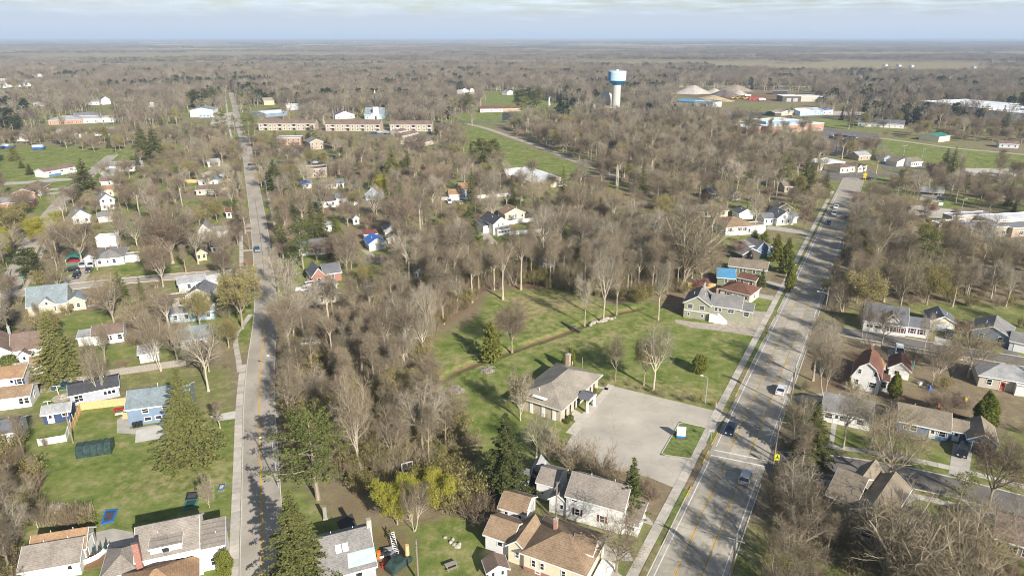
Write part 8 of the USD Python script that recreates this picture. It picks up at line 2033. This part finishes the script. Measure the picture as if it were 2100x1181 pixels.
for nm_, px_ in (('the mown lawn', (1120, 640)), ('the parking lot', (1290, 890)), ('the wide road', (1530, 800)), ('the wide road', (1610, 620)), ('the wide road', (1690, 460)), ('the crosswalk', (1520, 930)), ('the left road', (530, 900)), ('the left road', (540, 640)), ('the left road', (525, 430)), ('the left road', (500, 290)), ('the left side street', (300, 572)), ('the far left street', (110, 430)), ('the highway', (900, 253)), ('the highway', (1450, 246)), ('the grass strip', (1080, 320)),
                 ('the gravel trail', (1150, 320)), ('the sports field', (1960, 325)), ('the water tower', (1262, 224)), ('the creek', (960, 750)), ('the right side street', (1900, 984)), ('the upper side street', (1880, 706)), ('the contractor yard', (1520, 200)), ('the upper lawn', (180, 330)), ('the lower lawn', (330, 960))):
    w_ = at(*px_); LAND.append((w_[0], w_[1], nm_))

# ---- what random trees must leave open: roads, lawns and the named things
for p, k, sz in ((LEFT, 0.8, 7), (RIGHT, 0.9, 9), (FST[6:40], 0.6, 5), (RST, 0.6, 7), (RST2, 0.7, 6), (LST, 0.5, 6), (HWY, 0.35, 3), (TRAIL, 0.8, 5), (TRACK, 0.9, 4)):
    for x, y in p[::2]:
        if y > 50:
            a = pix(x, y)
            if -50 < a[0] < 2150 and a[1] < 1200:
                KEEP.append((a[0] - sz, a[1] - sz * 0.6, a[0] + sz, a[1] + sz * 0.6, y, k))
for poly, g_ in LAWNS[:35]:
    if g_ < 0.6:
        continue
    pp = Polygon(poly).buffer(0)
    x0, y0, x1, y1 = pp.bounds
    st = 16 if y0 > 560 else 9
    for a in np.arange(x0, x1, st):
        for b in np.arange(y0, y1, st * 0.7):
            if pp.contains(Point(a, b)):
                KEEP.append((a - 4, b - 3, a + 4, b + 3, at(a, b)[1], 0.55 if b > 400 else 0.92 if a > 1800 else 0.7))
for a in ((1250, 800, 1480, 950, 0.9), (240, 860, 350, 905, 0.9), (1240, 143, 1285, 222, 1.0), (1385, 184, 1660, 212, 1.0), (1480, 222, 1830, 262, 0.8), (30, 160, 240, 230, 0.5), (130, 545, 190, 575, 0.9), (1925, 425, 2100, 500, 0.5), (150, 1080, 240, 1180, 1.0), (770, 1080, 860, 1181, 0.9), (640, 660, 700, 710, 0.9)):
    KEEP.append((a[0], a[1], a[2], a[3], at((a[0] + a[2]) / 2, a[3])[1], a[4]))
KP = np.array(KEEP)
HARD_ALL = unary_union([h.simplify(0.3) for h in HARD])
shapely.prepare(HARD_ALL)
LAWN_ALL = unary_union([Polygon(pxl(*p)).buffer(-0.5) for p, g_ in LAWNS if g_ > 0.6])
shapely.prepare(LAWN_ALL)


def allowed(x, y, H, R, rng, lawn=True):
    ok = ~shapely.contains_xy(HARD_ALL, x, y)
    if lawn:
        ok &= ~shapely.contains_xy(LAWN_ALL, x, y)
    bx, by = pix(x, y)
    tx, ty = pix(x, y, H)
    r = 1400 * R / (y * _CP + (CAM_H - H / 2) * _SP) * 0.8
    out = np.ones(len(x), bool)
    for i in range(0, len(x), 4000):
        s = slice(i, i + 4000)
        hit = (y[s, None] < KP[None, :, 4] - 0.5) & (bx[s, None] + r[s, None] > KP[None, :, 0]) & (bx[s, None] - r[s, None] < KP[None, :, 2]) & (ty[s, None] < KP[None, :, 3]) & (by[s, None] > KP[None, :, 1])
        p = np.where(hit, KP[None, :, 5], 0).max(1)
        out[s] = rng.random(p.shape) >= p
    return ok & out


class Spread:
    """Keeps plants apart."""
    def __init__(s, cell):
        s.c = cell; s.d = {}

    def ok(s, x, y, r):
        i, j = int(x // s.c), int(y // s.c); k = int(r // s.c) + 1
        for a in range(i - k, i + k + 1):
            for b in range(j - k, j + k + 1):
                for q in s.d.get((a, b), ()):
                    if (q[0] - x) ** 2 + (q[1] - y) ** 2 < r * r:
                        return False
        return True

    def add(s, x, y):
        s.d.setdefault((int(x // s.c), int(y // s.c)), []).append((x, y))


sp = Spread(6.0)
for x, y in PLANTED:
    sp.add(x, y)
WOOD = dict(tall_tree=2.5, slender_tree=2.2, ash_tree=1.6, elm_tree=1.0, twin_tree=0.8, budding_tree=0.3)
MIXED = dict(spreading_tree=2, oak_tree=1.6, ash_tree=1.6, elm_tree=1.4, maple_tree=2, slender_tree=1.2, tall_tree=0.8, budding_tree=1.0, red_twig_tree=0.4, young_fir_tree=0.15, spruce_tree=0.2, white_pine_tree=0.12)
BUSH = dict(brown_brush=3, olive_brush=1.6, red_brush=0.7, pale_brush=2)
ZONES = [  # outline in the photo, spacing, kinds, size range, share of places planted
    ([(585, 720), (600, 690), (720, 640), (760, 600), (950, 560), (1060, 585), (985, 605), (940, 648), (885, 695), (868, 750), (880, 790), (780, 790), (700, 780), (590, 780)], 4.3, WOOD, (0.55, 0.9)),
    ([(590, 790), (880, 790), (935, 870), (975, 905), (960, 990), (860, 980), (760, 950), (590, 860)], 5.2, dict(ash_tree=1, elm_tree=1, slender_tree=2, budding_tree=0.4), (0.5, 0.8)),
    ([(700, 545), (760, 525), (980, 505), (1230, 500), (1480, 500), (1480, 560), (1400, 610), (1250, 612), (1060, 580), (950, 558), (760, 600), (640, 560)], 5.2, dict(tall_tree=2, slender_tree=2.5, ash_tree=2, elm_tree=1.2, oak_tree=0.6), (0.65, 1.0)),
    ([(1720, 440), (1790, 420), (1850, 480), (2150, 520), (2150, 640), (1930, 632), (1760, 620), (1700, 650), (1690, 600)], 6.2, dict(tall_tree=1, slender_tree=2, ash_tree=2, oak_tree=1.5, maple_tree=1, budding_tree=0.5), (0.65, 1.0)),
    ([(1560, 1200), (1590, 1010), (1640, 970), (1690, 1010), (1690, 1090), (1830, 1105), (2000, 1075), (2150, 1120), (2150, 1300), (1500, 1300)], 5.6, dict(ash_tree=1, slender_tree=1, vase_tree=1.5, elm_tree=0.6, red_twig_tree=0.5), (0.45, 0.75)),
    ([(-80, 925), (50, 925), (90, 985), (55, 1035), (150, 1075), (60, 1095), (38, 1130), (30, 1300), (-80, 1300)], 3.6, dict(slender_tree=1.5, ash_tree=0.7, vase_tree=1.4, sapling=1), (0.45, 0.75)),
    ([(1640, 690), (1770, 640), (2150, 640), (2150, 1010), (1640, 930)], 13, dict(spreading_tree=1, ash_tree=1, twin_tree=1, red_twig_tree=0.6), (0.5, 0.8)),
    ([(-80, 400), (515, 380), (500, 520), (480, 760), (300, 770), (-80, 770)], 8.6, MIXED, (0.55, 0.88)),
    ([(560, 380), (1500, 380), (1500, 480), (1230, 500), (980, 505), (700, 540), (640, 560), (570, 640)], 7.8, MIXED, (0.6, 0.95)),
    ([(1480, 380), (1720, 380), (1650, 520), (1580, 620), (1480, 560)], 9.0, MIXED, (0.6, 0.9)),
    ([(1040, 262), (1120, 262), (1480, 275), (1700, 300), (1690, 360), (1560, 400), (1180, 400), (1250, 360), (1190, 330), (1110, 295)], 7.0, dict(spreading_tree=1, oak_tree=1, ash_tree=1.5, tall_tree=2, slender_tree=2, maple_tree=1, budding_tree=0.4), (0.75, 1.1)),
    ([(-120, 285), (1060, 275), (1080, 380), (-120, 400)], 8.4, MIXED, (0.6, 0.92)),
    ([(1690, 260), (2200, 240), (2200, 300), (1830, 285), (1800, 330), (1690, 330)], 8.0, MIXED, (0.65, 1.0)), ([(1780, 345), (2200, 345), (2200, 480), (1960, 420), (1830, 420)], 7.5, MIXED, (0.6, 0.95)),
]
rng = np.random.default_rng(77)
plants = []          # kind, x, y, scale z, scale xy, turn
for poly, spc, kinds, (s0, s1) in ZONES:
    pw = Polygon(pxl(*poly)).buffer(0)
    x0, y0, x1, y1 = pw.bounds
    n = int((x1 - x0) * (y1 - y0) / spc ** 2 * 5)
    x = rng.uniform(x0, x1, n); y = rng.uniform(y0, y1, n)
    k = shapely.contains_xy(pw, x, y) & (y < 620)
    x, y = x[k], y[k]
    names = list(kinds); w = np.array([kinds[q] for q in names]); kd = rng.choice(len(names), len(x), p=w / w.sum())
    s = rng.uniform(s0, s1, len(x))
    H = np.array([TREE_BOX[q][0] for q in names])[kd] * s; R = np.array([TREE_BOX[q][1] for q in names])[kd] * s
    ok = allowed(x, y, H, R, rng)
    for i in np.nonzero(ok)[0]:
        rr_2 = spc * (0.8 if R[i] < 3 else 1.0)
        if sp.ok(x[i], y[i], rr_2):
            sp.add(x[i], y[i])
            plants.append((names[kd[i]], x[i], y[i], s[i], s[i] * rng.uniform(0.85, 1.15), rng.random() * 6.28))
# undergrowth
BZ = [(ZONES[0][0], 2.6, BUSH, (0.6, 1.2)), ([(585, 790), (880, 790), (935, 870), (975, 905), (980, 1000), (900, 1050), (800, 1040), (700, 990), (600, 960)], 2.9, dict(olive_brush=3, pale_brush=2, brown_brush=1), (0.7, 1.3)), (ZONES[2][0], 4.2, BUSH, (0.7, 1.3)), (ZONES[3][0], 5.0, BUSH, (0.7, 1.3)), (ZONES[4][0], 3.2, dict(brown_brush=3, pale_brush=1.5, olive_brush=0.8, red_brush=0.5), (0.7, 1.3)), (ZONES[5][0], 2.2, BUSH, (0.7, 1.3)),
      ([(1180, 930), (1250, 905), (1310, 925), (1335, 985), (1250, 1010), (1160, 965)], 2.1, dict(red_brush=.6, brown_brush=2, pale_brush=1.4), (0.9, 1.6)), ([(932, 1000), (985, 1010), (1005, 1085), (945, 1100), (930, 1050)], 2.2, dict(olive_brush=2, brown_brush=1.5), (0.8, 1.5)), ([(1230, 772), (1470, 832), (1474, 846), (1235, 790)], 2.2, BUSH, (0.25, 0.5)), ([(130, 1040), (190, 1040), (195, 1080), (120, 1085)], 1.3, dict(brown_brush=1), (0.6, 0.8)),
      ([(700, 760), (880, 700), (905, 790), (870, 830), (750, 820)], 2.6, dict(olive_brush=2, pale_brush=1.5, brown_brush=1), (0.8, 1.4)), (ZONES[6][0], 9, BUSH, (0.5, 1.0)), (ZONES[7][0], 9, BUSH, (0.5, 1.0)), ([(1000, 600), (1060, 585), (1260, 612), (1300, 628), (1400, 600), (1390, 570), (1060, 560)], 2.6, dict(brown_brush=2, olive_brush=1.5, pale_brush=1), (0.7, 1.2)), ([(1270, 985), (1385, 1000), (1345, 1085), (1290, 1075)], 3.0, dict(brown_brush=1, red_brush=1, pale_brush=1), (0.5, 1.0)), ([(1640, 830), (1610, 900), (1570, 1180), (1620, 1180), (1660, 1000)], 3.0, BUSH, (0.4, 0.8))]
sb = Spread(3.0)
for poly, spc, kinds, (s0, s1) in BZ:
    pw = Polygon(pxl(*poly)).buffer(0)
    x0, y0, x1, y1 = pw.bounds
    n = int((x1 - x0) * (y1 - y0) / spc ** 2 * 4)
    x = rng.uniform(x0, x1, n); y = rng.uniform(y0, y1, n)
    k = shapely.contains_xy(pw, x, y)
    x, y = x[k], y[k]
    names = list(kinds); w = np.array([kinds[q] for q in names]); kd = rng.choice(len(names), len(x), p=w / w.sum())
    s = rng.uniform(s0, s1, len(x))
    ok = allowed(x, y, 3 * s, 1.5 * s, rng)
    for i in np.nonzero(ok)[0]:
        if sb.ok(x[i], y[i], spc):
            sb.add(x[i], y[i])
            plants.append((names[kd[i]], x[i], y[i], s[i], s[i] * rng.uniform(0.85, 1.15), rng.random() * 6.28))


def in_view(x, y, H):
    a, b = pix(x, y); c = pix(x, y, H)[1]
    return -20 < a < 2120 and c < 1180 and y > 40


LA = np.array([(a, b) for a, b, _ in LAND])


def relation(x, y):
    d = np.hypot(LA[:, 0] - x, LA[:, 1] - y)
    i = int(np.argmin(d))
    dx, dy = x - LA[i, 0], y - LA[i, 1]
    # behind and in front are seen from the camera, which looks along +y
    u = np.array([x, y]) / np.hypot(x, y)
    along = dx * u[0] + dy * u[1]; across = abs(dx * u[1] - dy * u[0])
    far = d[i] > 32
    w = 'beside' if across > abs(along) * 1.1 else 'behind' if along > 0 else 'in front of'
    if far:
        w = {'beside': 'well beside', 'behind': 'far behind', 'in front of': 'far before'}[w]
    return w + ' ' + LAND[i][2]


size = lambda p: TREE_BOX[p[0]][0] * p[3] * TREE_BOX[p[0]][1] / (p[1] ** 2 + p[2] ** 2)
order = sorted(plants, key=lambda p: -size(p))
made = {}; rest = []
_SZ = (('small ', 0.72), ('', 0.92), ('large ', 9))
texts = {}
chosen = []
CAPS = dict(bare_tree=190, woodland_tree=240, brush=260, budding_tree=60)
for p in order:
    nm = LOOKS[p[0]][0]
    if not in_view(p[1], p[2], TREE_BOX[p[0]][0] * p[3]) or made.get(nm, 0) >= CAPS.get(nm, 100) or np.hypot(p[1], p[2]) > 430:
        rest.append(p); continue
    made[nm] = made.get(nm, 0) + 1
    l = LOOKS[p[0]][2] + ' ' + relation(p[1], p[2])
    chosen.append((p, l)); texts.setdefault(l, []).append(p)
for p in ROW:
    l = LOOKS[p[0]][2] + ' by the kerb ' + relation(p[1], p[2])
    chosen.append((p, l)); texts.setdefault(l, []).append(p)
for p, l in chosen:
    if len(texts[l]) > 1:      # tell alike ones apart by size first
        same = sorted(texts[l], key=lambda q: -q[3] * TREE_BOX[q[0]][0])
        i = next(k for k, q in enumerate(same) if q is p)
        if len(same) <= 3:
            lab = ('tallest ', 'middle-sized ' if len(same) == 3 else 'shorter ', 'shortest ')[i] + l
            grp = None
        else:
            lab = l; grp = l.replace(' tree ', ' trees ', 1).replace(' bush ', ' bushes ', 1)
    else:
        lab, grp = l, None
    put_tree(p[0], p[1], p[2], p[3], p[4], p[5], lab[0:1] + lab[1:], grp)


def scatter(name, protos, x, y, z, s, sx, rot, idx, kind_='stuff'):
    """A mass of trees beyond counting: one PointInstancer."""
    pi = UsdGeom.PointInstancer.Define(stage, path_for(name))
    pr = []
    for k in protos:
        c = UsdGeom.Xform.Define(stage, f'{pi.GetPath()}/{k}')
        c.GetPrim().GetReferences().AddInternalReference(f'/World/tree_kinds/{k}')
        pr.append(c.GetPath())
    pi.CreatePrototypesRel().SetTargets(pr)
    pi.CreatePositionsAttr(Vt.Vec3fArray.FromNumpy(np.column_stack([x, y, z]).astype(np.float32)))
    pi.CreateScalesAttr(Vt.Vec3fArray.FromNumpy(np.column_stack([sx, sx, s]).astype(np.float32)))
    q = np.zeros((len(x), 4), np.float16); q[:, 2] = np.sin(rot / 2); q[:, 3] = np.cos(rot / 2)
    pi.CreateOrientationsAttr(Vt.QuathArray([Gf.Quath(float(a[3]), float(a[0]), float(a[1]), float(a[2])) for a in q]))
    pi.CreateProtoIndicesAttr(Vt.IntArray.FromNumpy(np.asarray(idx, np.int32)))
    return tag(pi.GetPrim(), kind=kind_)


ks = sorted({p[0] for p in rest})
A = np.array([(p[1], p[2], p[3], p[4], p[5], ks.index(p[0])) for p in rest])
scatter('woodland', ks, A[:, 0], A[:, 1], 0 * A[:, 0], A[:, 2], A[:, 3], A[:, 4], A[:, 5].astype(int))

# ---- woods from the middle distance on: leafless trees with some evergreens, fields and yards left open
def hill(x, y):
    return np.clip((np.hypot(x, y) - 4500) / 4000, 0, 1) * 26 * np.clip(meshkit.fbm(np.stack([x / 2600, y / 2600, 0 * x + 5], -1), 3) - 0.42, 0, 1)


FAR = ['far_round_tree', 'far_tall_tree', 'far_broad_tree', 'far_pale_tree', 'far_budding_tree', 'far_spruce_tree', 'far_pine_tree']


def wood_field(x, y):
    f = meshkit.fbm(np.stack([x / 900 + 7, y / 420, 0 * x + 2], -1), 3)
    return (np.clip((y - 1300) / 300, 0, 1) > 0.5) & ((f > 0.57) | (f < 0.31)) | shapely.contains_xy(FIELD_ALL, x, y)


r = np.random.default_rng(5)
d0, d1 = 590.0, 1750.0
n = 40000
yy = np.sqrt(r.uniform(d0 ** 2, d1 ** 2, n)); xx = yy * r.uniform(-0.84, 0.84, n)
dens = meshkit.fbm(np.stack([xx / 130, yy / 130, 0 * xx], -1), 3)
keepit = (r.random(n) < np.clip((dens - 0.24) * 5, 0.25, 1)) & ~wood_field(xx, yy)
xx, yy = xx[keepit], yy[keepit]
ev = meshkit.fbm(np.stack([xx / 90, yy / 60, 0 * xx + 9], -1), 3)
idx = np.where((ev > 0.66) & (r.random(len(xx)) < 0.7), r.integers(5, 7, len(xx)), np.where(r.random(len(xx)) < 0.012, r.integers(5, 7, len(xx)), r.choice(5, len(xx), p=[0.27, 0.26, 0.22, 0.2, 0.05])))
s = r.uniform(0.65, 1.05, len(xx))
ok = allowed(xx, yy, 14 * s, 4.5 * s, r)
xx, yy, s, idx = xx[ok], yy[ok], s[ok], idx[ok]
scatter('far_woodland', FAR, xx, yy, 0 * xx, s, s * r.uniform(0.85, 1.2, len(xx)), r.random(len(xx)) * 6.28, idx)


def patch(name, seed, size, n, per, w, ln, H, twig, ever=0.0, evm='needles_far'):
    """A piece of far forest: many small leafless crowns (and some evergreens) on one base."""
    rg = np.random.default_rng(seed)
    x = rg.uniform(-size / 2, size / 2, n); y = rg.uniform(-size / 2, size / 2, n); h = H * rg.uniform(0.65, 1.1, n)
    tr = MB().add(*tubes(np.stack([np.column_stack([x, y, 0 * x - 1]), np.column_stack([x, y, h * 0.75])], 1), np.repeat([[0.25, 0.12]], n, 0) * (w / 0.4), 3))
    isev = rg.random(n) < ever
    parts = [('trunk', tr, 'bark')]
    for sel, m in ((~isev, twig), (isev, evm)):
        if not sel.any():
            continue
        k = sel.sum()
        d = unit(rg.normal(size=(k, per, 3)) + [0, 0, 0.35]); d[..., 2] = np.abs(d[..., 2]) - 0.15
        c = np.stack([x[sel], y[sel], h[sel] * 0.5], -1)[:, None]
        R = h[sel][:, None, None] * (0.36 if m != evm else 0.28)
        b = c + d * R * 0.35; e = c + d * R * np.array([1, 1, 1.35])
        sd = unit(np.cross(e - b, rg.normal(size=b.shape))) * w
        v = np.stack([b - sd * 0.4, b + sd * 0.4, e + sd, e - sd], 2).reshape(-1, 3)
        i = np.arange(len(v) // 4)[:, None] * 4
        parts.append(('crown' if m == twig else 'evergreen', MB().add(v, np.vstack([i + [0, 1, 2], i + [0, 2, 3]])), m))
    kind(name, parts)


PT = []
for i in range(4):
    patch(f'wood_patch_{"abcd"[i]}', 200 + i, 62, 40, 24, 0.34, 3, 15, 'twigs_far', 0.04 if i < 3 else 0.5)
    PT.append(f'wood_patch_{"abcd"[i]}')
r = np.random.default_rng(6)
gxp, gyp = np.meshgrid(np.arange(-4200, 4200, 54), np.arange(1730, 4600, 54))
x = gxp.ravel() + r.uniform(-16, 16, gxp.size); y = gyp.ravel() + r.uniform(-16, 16, gxp.size)
k = (np.abs(x) < y * 0.85 + 60) & ~wood_field(x, y) & (r.random(len(x)) < 0.88)
x, y = x[k], y[k]
ev = meshkit.fbm(np.stack([x / 300, y / 160, 0 * x + 4], -1), 3)
idx = np.where(ev > 0.6, 3, r.integers(0, 3, len(x)))
scatter('distant_forest', PT, x, y, hill(x, y), r.uniform(0.75, 1.1, len(x)), np.ones(len(x)) * 0.98, r.random(len(x)) * 6.28, idx)
PT2 = []
for i in range(3):
    patch(f'horizon_patch_{"abc"[i]}', 300 + i, 230, 120, 10, 2.0, 6, 16, 'twigs_far', 0.05 if i < 2 else 0.6)
    PT2.append(f'horizon_patch_{"abc"[i]}')
gxp, gyp = np.meshgrid(np.arange(-19000, 19000, 215), np.arange(4600, 22000, 215))
x = gxp.ravel() + r.uniform(-50, 50, gxp.size); y = gyp.ravel() + r.uniform(-50, 50, gxp.size)
k = (np.abs(x) < y * 0.85) & ~wood_field(x, y)
x, y = x[k], y[k]
ev = meshkit.fbm(np.stack([x / 900, y / 400, 0 * x + 4], -1), 3)
scatter('horizon_forest', PT2, x, y, hill(x, y), r.uniform(0.7, 1.1, len(x)), np.ones(len(x)), r.random(len(x)) * 6.28, np.where(ev > 0.6, 2, r.integers(0, 2, len(x))))
